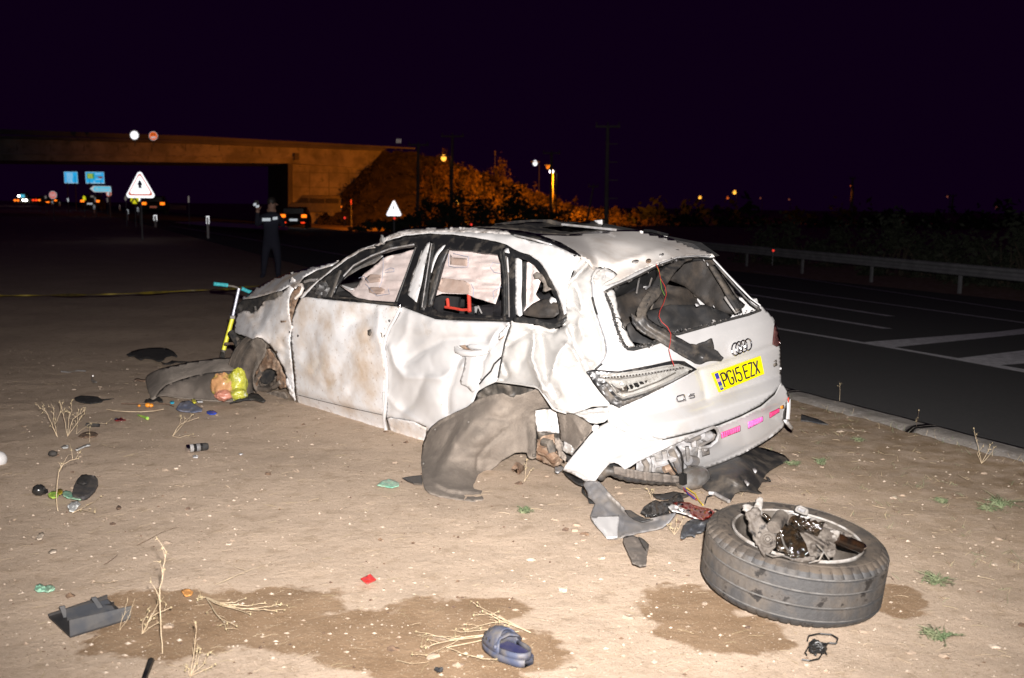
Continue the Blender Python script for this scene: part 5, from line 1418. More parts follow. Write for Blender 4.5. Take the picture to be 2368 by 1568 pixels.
for pl, r in (([(1378, 745), (1330, 840), (1290, 905), (1258, 985), (1244, 1060), (1254, 1150), (1268, 1260), (1262, 1420), (1255, 1540)], .011),):
    line_part('door_edge_fold', Q('c1', pl), side(-.012), r, 'white_paint', RDOOR, n=8)
line_part('door_edge_fold', Q('c3', [(72, 430), (78, 560), (70, 640), (88, 740)]), side(-.012), .013, 'white_paint', RDOOR, n=8)
panel('door_gap', Q('c1', [(1383, 742), (1368, 790), (1338, 850), (1312, 890), (1322, 850), (1350, 790)]), side(-.008), 'soot_black', CAR, step=4)
# handle: a bowed loop and the tab that hangs from it
hp = S0(np.array(Q('c1', [(1832, 1052), (1860, 1075), (1920, 1092), (1990, 1098), (2050, 1095), (2078, 1088)])))
hp = [p-CRt*(.02+.03*math.sin(math.pi*i/5)) for i, p in enumerate(hp)]
H = MB().tube(hp, [.012, .019, .021, .02, .017, .012], 10).build('door_handle', 'white_paint', RDOOR)
panel('handle_recess', Q('c1', [(1835, 1045), (1880, 1040), (1895, 1062), (1930, 1078), (2070, 1088), (2060, 1094), (1940, 1086), (1870, 1072)]), side(-.008), 'rusty_metal', RDOOR, step=4)
panel('handle_cap', Q('c1', [(1890, 1045), (1930, 1030), (1985, 1034), (2015, 1058), (2025, 1078), (1950, 1076), (1905, 1064)]), side(-.016), 'white_paint', RDOOR, step=4, dents=[('g', *q1('c1', 1960, 1055), 14, 5, -.012)])
panel('hanging_tab', Q('c1', [(1888, 1108), (1985, 1122), (1975, 1200), (1950, 1300), (1938, 1345), (1952, 1370), (1968, 1378), (1940, 1412), (1920, 1396), (1900, 1372), (1850, 1350), (1842, 1320), (1868, 1240)]), side(-.022), 'white_paint', RDOOR, step=5, dents=[('c', Q('c1', [(1935, 1130), (1900, 1340)]), 5, -.01)])
panel('door_end_fold', Q('c1', [(2225, 870), (2232, 885), (2195, 960), (2140, 1000), (2150, 950)]), side(-.03), 'white_paint', RDOOR, step=4, dents=[('n', 10, .008)])
panel('torn_edge', Q('c1', [(2165, 1125), (2120, 1175), (2085, 1225), (2075, 1260), (2010, 1325), (2000, 1310), (2040, 1250), (2070, 1180), (2130, 1140)]), side(.01), 'dark_metal', CAR, step=4, dents=[('n', 8, .012)])
panel('torn_edge', Q('c1', [(2200, 935), (2165, 960), (2145, 985), (2150, 1005), (2185, 975)]), side(-.02), 'rusty_metal', CAR, step=4)
line_part('door_end_gap', Q('c1', [(2242, 855), (2225, 930), (2195, 1020), (2180, 1100), (2160, 1200), (2142, 1295)]), side(-.012), .006, 'soot_black', CAR)
line_part('door_end_gap', Q('c1', [(2175, 1128), (2110, 1190), (2085, 1245), (2040, 1290), (1995, 1345)]), side(-.014), .005, 'soot_black', CAR)
# rocker below the rear door
panel('sill', Q('c3', [(95, 640), (115, 630), (300, 662), (400, 712), (395, 780), (375, 830), (130, 775), (110, 700)]), side(-.006), 'dusty_white_paint', CAR, step=5, dents=[('n', 12, .01), ('c', Q('c3', [(140, 650), (135, 760)]), 4, .02)])
panel('sill_cover', Q('c3', [(-120, 700), (0, 745), (120, 778), (375, 832), (365, 872), (240, 830), (120, 782), (0, 752), (-120, 715)]), side(.0), 'dirty_black_plastic', CAR, step=5)
# ---- quarter panel: crumpled sheet from the rear door round to the lamp
QS = AN(('c2', 60, 900, side(.0)), ('c2', 0, 1110, side(-.02)), ('c1', 2170, 1300, side(.0)), ('c2', 300, 850, side(.02)), ('c2', 480, 800, side(.06)), ('c2', 600, 340, side(.0)), ('c2', 470, 640, side(.02)), ('c2', 730, 430, rear(.04)), ('c2', 700, 620, rear(.03)), ('c2', 800, 1000, rear(.0)), ('c2', 760, 1150, rear(.0)),
         ('c2', 660, 1200, rear(.0)), ('c2', 830, 1450, rear(-.01)), ('c3', 1290, 400, side(-.03)), ('c3', 1400, 560, side(-.04)), ('c3', 1700, 680, rear(.04)), ('c3', 950, 345, side(.0)), ('c2', 420, 1150, side(-.03)), ('c2', 300, 1000, side(.05)))
QP = Q('c2', [(600, 335), (640, 345), (668, 372), (700, 390), (735, 420), (702, 470), (690, 520), (698, 560), (700, 640), (722, 740), (765, 870), (802, 980), (812, 1050), (790, 1110), (745, 1165), (700, 1210), (655, 1205), (700, 1290), (760, 1370), (830, 1448)]) + \
     Q('c3', [(1835, 540), (1700, 545), (1640, 570), (1560, 598), (1500, 592), (1430, 572), (1395, 556), (1362, 505), (1320, 450), (1285, 402), (1250, 386), (1140, 368), (1060, 358), (950, 346), (962, 322)]) + \
     Q('c1', [(2142, 1300), (2160, 1200), (2182, 1100), (2198, 1020), (2228, 930), (2246, 850)]) + Q('c2', [(100, 828), (240, 838), (260, 860), (330, 862), (390, 880), (450, 870), (495, 830), (502, 780), (498, 640), (522, 520), (562, 420)])
QPAN = panel('quarter_panel', QP, QS, 'dimmed_quarter_paint', CAR, step=4.5, dents=[
    ('c', Q('c2', [(250, 900), (262, 990), (240, 1100), (290, 1240), (330, 1340)]), 6, -0.095), ('c', Q('c2', [(300, 940), (330, 1060), (350, 1250), (420, 1400)]), 8, 0.081), ('g', *q1('c2', 150, 1000), 30, 24, -.05, 20), ('c', Q('c2', [(60, 1000), (180, 920), (250, 900)]), 5, 0.054), ('g', *q1('c2', 100, 1180), 30, 30, -.04),
    ('c', Q('c2', [(400, 1200), (440, 1080), (500, 1000), (560, 1060), (600, 1120)]), 6, -0.081), ('g', *q1('c2', 520, 1100), 24, 26, .05), ('c', Q('c2', [(545, 880), (560, 1000), (620, 1100), (660, 1190)]), 5, 0.081), ('c', Q('c2', [(500, 1150), (640, 1130), (700, 1150)]), 5, 0.054), ('g', *q1('c2', 470, 1330), 40, 34, -.07, 30),
    ('c', Q('c2', [(380, 1240), (370, 1350), (430, 1440)]), 5, -0.047), ('c', Q('c2', [(560, 1230), (545, 1330), (600, 1420)]), 7, 0.041), ('c', Q('c2', [(430, 600), (560, 500), (665, 390)]), 5, -0.081), ('c', Q('c2', [(450, 560), (560, 440), (640, 360)]), 7, 0.054), ('g', *q1('c2', 560, 430), 30, 16, -.03, -40),
    ('c', Q('c2', [(470, 650), (490, 720), (560, 700), (620, 760)]), 5, 0.054), ('c', Q('c2', [(580, 560), (620, 700), (600, 860), (640, 960)]), 9, -0.047), ('g', *q1('c2', 540, 640), 20, 24, .04), ('c', Q('c2', [(500, 880), (545, 980), (560, 1050)]), 4, -0.054), ('c', Q('c2', [(260, 870), (400, 900), (500, 840)]), 4, 0.068),
    ('c', Q('c2', [(700, 560), (690, 680), (740, 830), (780, 960), (785, 1060)]), 4, -0.041), ('n', 34, .008, 31), ('n', 13, .003, 32), ('c', Q('c2', [(20, 1140), (60, 1240), (20, 1270)]), 5, 0.041), ('g', *q1('c3', 1130, 240), 16, 22, .03)])
line_part('wheel_arch_lip', Q('c3', [(955, 345), (1060, 358), (1140, 368), (1250, 386), (1288, 404), (1325, 455), (1395, 556), (1430, 574), (1500, 594)]), above(QS, .004), .006, 'dimmed_quarter_paint', QPAN, n=8)
panel('quarter_scrap', Q('c3', [(1560, 598), (1640, 572), (1760, 548), (1830, 545), (1835, 590), (1830, 640), (1800, 660), (1740, 680), (1690, 670), (1620, 630)]), AN(('c3', 1560, 598, rear(.06)), ('c3', 1830, 545, rear(.02)), ('c3', 1690, 670, rear(.06)), ('c3', 1800, 660, rear(.0))), 'dimmed_quarter_paint', CAR, step=5, jit=.5, dents=[('n', 12, .014), ('c', Q('c3', [(1600, 620), (1800, 600)]), 3, -.03)])
panel('torn_clip', Q('c3', [(1700, 700), (1720, 682), (1755, 690), (1760, 712), (1730, 740), (1705, 735)]), rear(.02), 'white_plastic', CAR, step=4, dents=[('n', 6, .008)])
# ---- tailgate
TG = Q('c2', [(735, 420), (760, 412), (820, 440), (790, 520), (800, 555), (900, 520), (1050, 440), (1190, 385), (1340, 335), (1480, 322), (1600, 325), (1650, 372), (1720, 450), (1840, 570), (1920, 660), (1985, 705), (2060, 780), (2096, 850), (2122, 960), (2132, 1100), (2131, 1250), (2130, 1290)]) + \
     Q('d1', [(2062, -30), (2000, 60), (1880, 165), (1700, 258), (1500, 338), (1280, 408), (1100, 455), (950, 490), (880, 478), (800, 430), (740, 390), (700, 350), (630, 295), (534, 205)]) + \
     Q('c2', [(900, 1478), (1100, 1392), (1300, 1292), (1450, 1212), (1492, 1190), (1400, 1128), (1310, 1122), (1150, 1158), (900, 1205), (740, 1195), (720, 1185), (745, 1165), (790, 1110), (812, 1050), (802, 980), (765, 870), (722, 740), (700, 640), (698, 560), (692, 520), (702, 470)])
WH = Q('c2', [(798, 600), (870, 560), (1000, 505), (1190, 408), (1340, 352), (1500, 340), (1612, 352), (1700, 448), (1800, 555), (1900, 655), (1968, 702), (1975, 740), (1880, 775), (1700, 822), (1500, 880), (1350, 922), (1270, 925), (1230, 975), (1120, 1012), (1010, 1038), (965, 1035), (930, 975), (895, 900), (850, 740)])
GATE = panel('tailgate', TG, rear(0), 'dimmed_gate_paint', CAR, holes=[WH], step=5, dents=[
    ('c', Q('c2', [(1500, 1198), (1800, 1110), (2060, 1015), (2125, 985)]), 3.0, .012), ('s', q1('c2', 2128, 985), q1('c2', 1500, 1200), 2, .016, 220), ('c', Q('c2', [(1510, 1205), (1540, 1300), (1560, 1420)]), 6, .015), ('g', *q1('c2', 1100, 1090), 50, 12, .02, -10), ('g', *q1('c2', 820, 1080), 10, 20, .02),
    ('s', q1('d1', 1330, 130), q1('d1', 2060, -120), 9, .03, 150), ('g', *q1('d1', 880, 150), 30, 30, .012, 20), ('n', 90, .006, 3), ('c', Q('c2', [(800, 860), (860, 1000), (840, 1140)]), 6, .02), ('c', Q('c2', [(960, 1060), (1130, 1050), (1220, 1000)]), 5, -.012), ('g', *q1('c2', 790, 480), 14, 18, -.03)])
# frame inside the window opening
panel('window_reveal', Q('c2', [(800, 605), (845, 580), (870, 590), (880, 640), (900, 760), (940, 860), (1000, 980), (1028, 1020), (1010, 1034), (970, 1032), (935, 975), (900, 895), (852, 740)]), rear(.035), 'dimmed_quarter_paint', GATE, step=5, dents=[('n', 16, .012), ('c', Q('c2', [(850, 620), (930, 880), (1000, 1010)]), 3, -.01)])
for pl, r, m in (([(798, 600), (815, 660), (850, 745), (870, 830), (895, 905), (930, 978), (965, 1036)], .009, 'soot_black'), ([(800, 598), (870, 560), (1000, 505), (1190, 408), (1345, 352)], .007, 'soot_black'), ([(965, 1036), (1010, 1040), (1120, 1012), (1230, 975)], .010, 'rubber_seal'), ([(1270, 925), (1350, 922), (1500, 880), (1700, 822), (1880, 775), (1975, 740)], .010, 'soot_black'),
                 ([(1345, 350), (1500, 338), (1612, 350)], .006, 'rubber_seal'), ([(1620, 360), (1700, 445), (1800, 552), (1900, 652), (1972, 705)], .005, 'white_plastic'), ([(1640, 400), (1780, 560), (1900, 690), (1960, 735)], .008, 'rubber_seal')):
    line_part('window_seal', Q('c2', pl), rear(-.006), r*.85, m, GATE, n=6)
# crumbs of tempered glass left in the seal: one part
mb = MB(); rnd = random.Random(12)
for pl, nn in (([(800, 600), (850, 745), (895, 905), (950, 1030)], 170), ([(970, 1030), (1120, 1005), (1230, 965)], 120), ([(1300, 910), (1500, 875), (1700, 815)], 120), ([(1700, 815), (1850, 760), (1965, 720)], 16), ([(830, 590), (1190, 408), (1340, 352)], 60)):
    P_ = resample(Q('c2', pl), 1.2, closed=False)
    for _ in range(nn):
        a = rnd.choice(P_)
        p = one(rear(rnd.uniform(-.02, .02)), a[0]+rnd.gauss(0, 2.2), a[1]+rnd.gauss(0, 2.0))
        mb.blob(p, rnd.uniform(.003, .008), rnd.uniform(.003, .008), rnd.uniform(.003, .007), rnd.random()*50, .5, 3, 2, mi=rnd.choice((0, 0, 0, 0, 1)))
o = mb.build('glass_crumbs', ('rubber_seal', 'grey_plastic'), GATE, smooth=False); o['kind'] = 'stuff'
for pl in ([(868, 795), (900, 800), (930, 840), (925, 870), (960, 900), (975, 912)], ): line_part('gate_cable', Q('c2', pl), rear(.01), .003, 'wire_black', GATE)
# shut line and upper hinge plate
line_part('shut_line', Q('c2', [(695, 530), (700, 640), (722, 740), (765, 870), (802, 980), (812, 1050), (790, 1110), (745, 1165)]), rear(-.012), .0035, 'galvanised', CAR)
line_part('shut_line', Q('c2', [(700, 645), (712, 700), (735, 775)]), rear(-.014), .007, 'rubber_seal', CAR)
line_part('shut_line', Q('c2', [(775, 1148), (735, 1180), (722, 1190)]), rear(-.014), .006, 'soot_black', CAR)
panel('hinge_plate', Q('c2', [(705, 500), (735, 450), (790, 415), (830, 425), (870, 450), (890, 470), (860, 500), (800, 530), (770, 570), (720, 545)]), rear(-.03), 'dimmed_quarter_paint', CAR, step=4.5, dents=[('n', 9, .012, 2), ('c', Q('c2', [(740, 530), (780, 450), (850, 460)]), 4, -.02)])
panel('bumper_shelf', Q('d1', [(428, 168), (470, 165), (534, 200), (632, 292), (702, 348), (802, 428), (880, 478), (960, 492), (960, 515), (800, 510), (680, 475), (552, 405), (430, 338), (424, 250)]), rear(.015), 'dimmed_quarter_paint', CAR, step=5, dents=[('n', 14, .012), ('c', Q('d1', [(480, 190), (620, 330), (800, 460)]), 3, .02)])
line_part('bottom_gap', Q('d1', [(950, 500), (1230, 434), (1500, 353), (1700, 273), (1890, 179), (2010, 68), (2074, -48)]), rear(-.012), .0042, 'soot_black', CAR, step=12)
# emblem: four chrome rings
for cx, cy, rx, ry in ((1784, 1037, 29, 47), (1812, 1026, 27, 46), (1845, 1014, 27, 44), (1879, 1002, 27, 43)):
    c = q1('c2', cx, cy)
    ring = [one(rear(-.012), c[0]+rx*.305*math.cos(a)*.98+.03*ry*math.sin(a)*.3, c[1]+ry*.305*math.sin(a)-rx*.305*.10*math.cos(a)) for a in np.linspace(0, 2*math.pi, 25)]
    MB().tube(ring, .0048, 8, cap=False).build('emblem_ring', 'chrome', GATE)
# number plate
PC = [np.array(one(rear(-.012), x*1.0, y*1.0)) for x, y in ((1643.9, 862.8), (1755.1, 823.0), (1763.5, 864.0), (1660.7, 906.2))]
def bil(a, b, lift=0.0):
    """a 0..1 left to right, b 0..1 bottom to top of the plate"""
    TL, TR, BR_, BL = PC
    p = (BL*(1-a)+BR_*a)*(1-b)+(TL*(1-a)+TR*a)*b
    n_ = np.cross(TR-TL, BL-TL); n_ /= np.linalg.norm(n_)
    if n_ @ (CAM-p) < 0: n_ = -n_
    return p+n_*lift
def plate_box(name, a0, b0, a1, b1, l0, l1, mat, parent):
    V = [bil(a, b, l) for l in (l0, l1) for a, b in ((a0, b0), (a1, b0), (a1, b1), (a0, b1))]
    return mk(name, V, [(0, 1, 2, 3), (7, 6, 5, 4), (0, 4, 5, 1), (1, 5, 6, 2), (2, 6, 7, 3), (3, 7, 4, 0)], mat, parent, smooth=False)
NP = plate_box('number_plate', 0, 0, 1, 1, 0, .010, 'plate_yellow', GATE)
plate_box('blue_band', .025, .06, .095, .95, .010, .0115, 'plate_blue', NP)
plate_box('band_stars', .03, .50, .09, .66, .0115, .0125, 'plate_stars', NP)
plate_box('band_letters', .03, .16, .09, .30, .0115, .0125, 'plate_green', NP)
GL = {'P': [[(0, 0), (0, 1), (.6, 1), (.92, .93), (1, .8), (1, .64), (.92, .52), (.6, .46), (0, .46)]],
      'G': [[(1, .84), (.9, .95), (.7, 1), (.3, 1), (.1, .95), (0, .82), (0, .18), (.1, .05), (.3, 0), (.7, 0), (.9, .05), (1, .18), (1, .45), (.62, .45)]],
      '1': [[(.5, 0), (.5, 1)]],
      '5': [[(.95, 1), (.08, 1), (.03, .56), (.3, .62), (.7, .62), (.92, .54), (1, .42), (1, .17), (.9, .05), (.7, 0), (.3, 0), (.1, .05), (0, .17)]],
      'E': [[(1, 1), (0, 1), (0, 0), (1, 0)], [(.02, .52), (.8, .52)]],
      'Z': [[(0, 1), (1, 1), (0, 0), (1, 0)]], 'X': [[(0, 1), (1, 0)], [(1, 1), (0, 0)]],
      'Q': [[(.2, 0), (.05, .12), (0, .3), (0, .75), (.06, .92), (.2, 1), (.8, 1), (.94, .92), (1, .75), (1, .3), (.94, .12), (.8, 0), (.2, 0)], [(.60, .28), (1.08, -.06)]]}
def glyph(ch, fn, r, name, mat, parent):
    for i, st in enumerate(GL[ch]):
        P_ = []
        for j in range(len(st)-1):
            a, b = np.array(st[j]), np.array(st[j+1])
            for t in np.linspace(0, 1, 4)[:-1]: P_.append(fn(*(a+(b-a)*t), i))
        P_.append(fn(*st[-1], i))
        MB().tube(P_, r, 6).build(name, mat, parent)
x = .130
for ch, wd in (('P', .087), ('G', .087), ('1', .03), ('5', .087), (' ', .045), ('E', .082), ('Z', .082), ('X', .087)):
    if ch != ' ':
        glyph(ch, lambda a, b, i, x=x, wd=wd: bil(x+wd*a, .15+.70*b, .0105+.001*i), .0058, 'plate_character', 'plate_letters', NP)
    x += wd+(.031 if ch != ' ' else 0)
# model badge strokes
def quadmap(pts):
    TL, TR, BR_, BL = [np.array(p) for p in pts]
    return lambda a, b, i=0: one(rear(-.008-.001*i), *((BL*(1-a)+BR_*a)*(1-b)+(TL*(1-a)+TR*a)*b))
glyph('Q', quadmap(Q('d1', [(1076, 88), (1152, 66), (1162, 122), (1090, 138)])), .0045, 'badge_letter', 'chrome', GATE)
glyph('5', quadmap(Q('d1', [(1196, 70), (1250, 60), (1252, 96), (1202, 106)])), .0038, 'badge_letter', 'chrome', GATE)
panel('side_badge', Q('c2', [(2075, 1150), (2098, 1137), (2104, 1158), (2080, 1172)]), rear(-.008), 'dark_metal', GATE, step=3, thick=.004)
panel('side_badge', Q('c2', [(2078, 1126), (2096, 1116), (2100, 1130), (2092, 1136), (2092, 1124), (2080, 1132)]), rear(-.008), 'dull_metal', GATE, step=3, thick=.004)
# right tail lamp, seen edge on
panel('tail_lamp', Q('c2', [(2068, 1000), (2072, 940), (2078, 880), (2086, 835), (2100, 870), (2114, 930), (2126, 1005), (2100, 1018)]), rear(-.01), 'lamp_smoke', CAR, step=5, dents=[('c', Q('c2', [(2078, 980), (2095, 900)]), 4, -.01)])
# ---- left tail lamp
BZ = panel('tail_lamp', Q('c2', [(652, 1208), (668, 1200), (720, 1190), (760, 1200), (900, 1206), (1150, 1158), (1310, 1124), (1400, 1130), (1495, 1190), (1420, 1232), (1300, 1294), (1100, 1394), (905, 1482), (860, 1465), (828, 1448), (780, 1385), (700, 1280)]), rear(.012), 'black_trim', CAR, step=5, dents=[('n', 14, .006)])
panel('lamp_reflector', Q('c2', [(762, 1240), (900, 1226), (1080, 1205), (1250, 1172), (1340, 1160), (1380, 1162), (1445, 1192), (1400, 1225), (1290, 1280), (1120, 1355), (990, 1398), (930, 1408), (895, 1380), (850, 1320)]), rear(.0), 'lamp_reflector', BZ, step=4, dents=[
    ('c', Q('c2', [(780, 1262), (1000, 1255), (1200, 1215), (1410, 1190)]), 2.0, .012), ('c', Q('c2', [(850, 1305), (905, 1350), (960, 1365), (1100, 1330), (1280, 1260)]), 1.8, .012), ('g', *q1('c2', 1050, 1300), 60, 7, .02, -18), ('n', 12, .004)])
for a, b in (((905, 1290), (935, 1345)), ((955, 1278), (985, 1338)), ((985, 1268), (1020, 1325)), ((1030, 1260), (1062, 1310)), ((1070, 1250), (1100, 1298)), ((1110, 1240), (1138, 1285)), ((1148, 1230), (1172, 1270)), ((1185, 1222), (1205, 1258)), ((1215, 1215), (1235, 1245)), ((1250, 1205), (1265, 1230))):
    line_part('lamp_rib', Q('c2', (a, b)), rear(-.010), .0045, 'lamp_reflector', BZ, step=4)
for pl, r, m in (([(780, 1256), (900, 1262), (1060, 1240), (1250, 1200), (1390, 1180)], .005, 'silver_plastic'), ([(845, 1300), (885, 1345), (925, 1368), (1000, 1358), (1200, 1282), (1330, 1215)], .004, 'grey_plastic'), ([(840, 1325), (890, 1385), (935, 1408), (1100, 1362), (1300, 1278), (1420, 1215)], .006, 'silver_plastic'), ([(760, 1238), (900, 1224), (1080, 1202), (1250, 1168), (1350, 1156), (1450, 1190)], .006, 'lamp_reflector')):
    line_part('lamp_edge', Q('c2', pl), rear(-.010), r, m, BZ)
for t in np.linspace(0, 1, 26):
    a = np.array(q1('c2', 800, 1254))*(1-t)+np.array(q1('c2', 1385, 1176))*t; a[1] += math.sin(t*3.1)*3.2
    MB().blob(one(rear(-.014), *a), .006, .006, .006, 0, 0, 1, 4).build('lamp_diode', 'chrome', BZ)
panel('lamp_lens', Q('c2', [(756, 1232), (900, 1214), (1080, 1195), (1250, 1162), (1350, 1150), (1390, 1152), (1465, 1190), (1410, 1232), (1300, 1288), (1120, 1370), (985, 1412), (925, 1422), (880, 1388), (830, 1315)]), rear(-.03), 'clear_lens', BZ, step=6, dents=[('g', *q1('c2', 1080, 1280), 80, 26, -.02, -18)], thick=.003)
panel('lamp_gasket', Q('c2', [(740, 1330), (828, 1448), (905, 1482), (1100, 1394), (1300, 1294), (1300, 1284), (1100, 1378), (940, 1430), (890, 1420), (840, 1372), (790, 1300)]), rear(-.004), 'dirty_black_plastic', BZ, step=4, dents=[('n', 8, .006)])
panel('torn_clip', Q('c2', [(775, 1350), (788, 1362), (798, 1384), (786, 1376)]), rear(-.01), 'white_plastic', BZ, step=4)
# ---- broken spoiler trim that hangs across the rear window
panel('hanging_trim', Q('c2', [(1470, 350), (1400, 368), (1345, 430), (1275, 530), (1205, 640), (1135, 720), (1112, 765), (1125, 805), (1180, 845), (1260, 885), (1330, 935), (1440, 995), (1500, 1002), (1560, 985), (1608, 955), (1622, 1010), (1625, 1042), (1655, 1066), (1695, 1100), (1684, 1118), (1600, 1126), (1560, 1135), (1530, 1150), (1490, 1140), (1440, 1110), (1340, 1050), (1200, 962), (1100, 915), (1045, 875), (1010, 825), (995, 762), (1010, 768), (1042, 800), (1036, 760), (1048, 715), (1092, 640), (1162, 540), (1212, 450), (1260, 410), (1330, 370), (1430, 345)]),
      AN(('c2', 1470, 350, rear(.0)), ('c2', 1200, 560, rear(-.06)), ('c2', 1040, 790, rear(-.05)), ('c2', 1300, 960, rear(-.05)), ('c2', 1600, 1060, rear(-.03)), ('c2', 1540, 1140, rear(-.02)), ('c2', 1608, 955, rear(-.07))), 'dirty_black_plastic', CAR, step=4.5, jit=.4,
      dents=[('c', Q('c2', [(1400, 375), (1240, 500), (1120, 700), (1080, 790), (1130, 860), (1330, 980), (1540, 1080)]), 3.5, -.03), ('c', Q('c2', [(1010, 800), (1100, 890), (1340, 1030), (1500, 1120)]), 2.5, .02), ('n', 16, .006), ('c', Q('c2', [(1530, 1020), (1600, 1060), (1680, 1100)]), 5, .03), ('g', *q1('c2', 1520, 1090), 8, 6, .04)], thick=.012)
for x, y in ((1128, 650), (1190, 565), (1225, 500), (1110, 700)): panel('clip_slot', Q('c2', [(x-9, y+16), (x+8, y-14), (x+14, y-10), (x-2, y+19)]), rear(-.095), 'soot_black', CAR, step=3, thick=.003)
line_part('wire', Q('c2', [(1182, 392), (1205, 440), (1215, 500), (1250, 560), (1262, 620), (1240, 690), (1212, 745), (1205, 790), (1225, 830), (1270, 870), (1295, 920), (1292, 980), (1280, 1040), (1295, 1100), (1320, 1165)]), rear(-.13), 0.0018, 'wire_red', CAR, n=6)
line_part('wire', Q('c2', [(1184, 395), (1212, 470), (1218, 530), (1225, 580), (1248, 630)]), rear(-.125), 0.0018, 'wire_green', CAR, n=6)
# ---- bumper skin, torn and folded forward at its left end
BS = AN(('d1', 2130, 60, rear(-.02)), ('d1', 2060, -20, rear(-.03)), ('d1', 1880, 185, rear(-.05)), ('d1', 1500, 355, rear(-.05)), ('d1', 1280, 425, rear(-.05)), ('d1', 950, 500, rear(-.05)), ('d1', 2110, 350, rear(-.02)), ('d1', 1900, 520, rear(-.04)), ('d1', 1500, 715, rear(-.03)), ('d1', 1290, 790, rear(-.03)),
         ('d1', 680, 465, rear(-.06)), ('d1', 430, 330, rear(-.02)), ('d1', 250, 500, rear(-.10)), ('d1', 0, 785, rear(-.16)), ('d1', 310, 890, rear(-.22)), ('d1', 590, 770, rear(-.14)), ('d1', 1000, 560, rear(-.08)), ('d1', 500, 600, rear(-.12)))
BUMP = panel('rear_bumper', Q('d1', [(430, 330), (552, 398), (680, 466), (800, 497), (950, 506), (1100, 474), (1280, 430), (1500, 360), (1700, 280), (1885, 184), (2012, 72), (2070, -45), (2100, -15), (2128, 25), (2143, 75), (2140, 120), (2120, 170), (2110, 230), (2095, 300), (2108, 345), (2100, 368), (2040, 425), (1900, 525), (1700, 635), (1500, 718), (1292, 792), (1258, 782), (1283, 700), (1290, 600), (1305, 570), (1400, 548), (1450, 500), (1470, 440), (1462, 395), (1430, 378), (1380, 402), (1200, 482), (980, 578), (850, 640), (750, 692), (690, 722), (640, 755), (590, 778), (560, 750), (530, 728), (490, 714), (450, 722), (425, 745), (385, 790), (350, 830), (315, 885), (280, 895), (215, 890), (180, 868), (100, 825), (0, 785), (50, 705), (140, 600), (260, 450), (350, 370)]),
             BS, 'dimmed_gate_paint', CAR, step=5, dents=[('s', q1('d1', 2150, 130), q1('d1', 960, 520), 2.2, .03, 260), ('c', Q('d1', [(0, 740), (180, 800), (300, 880)]), 3, -.02), ('c', Q('d1', [(640, 500), (560, 620), (600, 760)]), 8, .02), ('c', Q('d1', [(1450, 365), (1490, 420), (1460, 520), (1300, 575)]), 3, -.02), ('n', 60, .008, 3), ('c', Q('d1', [(2120, 330), (1900, 500), (1500, 695), (1290, 770)]), 3, .012), ('g', *q1('d1', 420, 560), 40, 26, -.02)], thick=.005)
for pl, m in (([(1505, 432), (1686, 362), (1686, 415), (1508, 484)], 'pink_reflector'), ([(1760, 330), (1900, 276), (1902, 320), (1762, 394)], 'pink_bright_reflector'), ([(1966, 240), (2058, 194), (2056, 236), (1966, 292)], 'dark_pink_reflector')):
    rf = panel('bumper_reflector', Q('d1', pl), above(BS, .0035), m, BUMP, step=4, thick=.004)
    a, b, c_, d_ = [np.array(p) for p in pl]
    for t in np.linspace(.06, .94, 9):
        line_part('reflector_rib', Q('d1', [tuple(a*(1-t)+b*t+(c_*t+d_*(1-t)-a*(1-t)-b*t)*e) for e in (.12, .88)]), above(BS, .0045), .0016, 'pink_bright_reflector' if m != 'dark_pink_reflector' else 'pink_reflector', rf, n=5)
panel('bumper_reflector', Q('d1', [(2068, 180), (2098, 166), (2100, 200), (2070, 206)]), above(BS, .0035), 'orange_plastic', BUMP, step=4)
panel('side_lens', Q('d1', [(2136, 105), (2150, 88), (2152, 120), (2140, 148)]), above(BS, .0035), 'red_strap', BUMP, step=4)
SQ = panel('square_vent', Q('d1', [(1322, 582), (1390, 568), (1396, 635), (1328, 656)]), above(BS, .003), 'grey_plastic', BUMP, step=4, dents=[('n', 8, .003)])
panel('vent_hole', Q('d1', [(1342, 592), (1376, 585), (1378, 606), (1346, 612)]), above(BS, .0045), 'silver_plastic', SQ, step=4)
panel('tow_cover_hole', Q('d1', [(2098, 225), (2118, 200), (2112, 300), (2100, 320), (2092, 280)]), above(BS, .003), 'soot_black', BUMP, step=4)
panel('torn_corner', Q('d1', [(2108, 312), (2130, 305), (2160, 345), (2195, 388), (2182, 410), (2160, 395), (2118, 340)]), rear(-.04), 'white_paint', BUMP, step=4, thick=.012)
line_part('torn_strip', Q('d1', [(2142, 110), (2140, 200), (2132, 300)]), rear(-.02), .012, 'dimmed_gate_paint', BUMP)
line_part('bumper_lip', Q('d1', [(1300, 575), (1400, 560), (1462, 505), (1480, 440), (1460, 392), (1430, 376), (1380, 398), (1200, 478)]), above(BS, .004), .009, 'silver_plastic', BUMP, n=8)
line_part('bumper_lip', Q('d1', [(1300, 555), (1360, 520), (1420, 490), (1440, 445)]), rear(.0), .010, 'grey_plastic', BUMP, n=8)
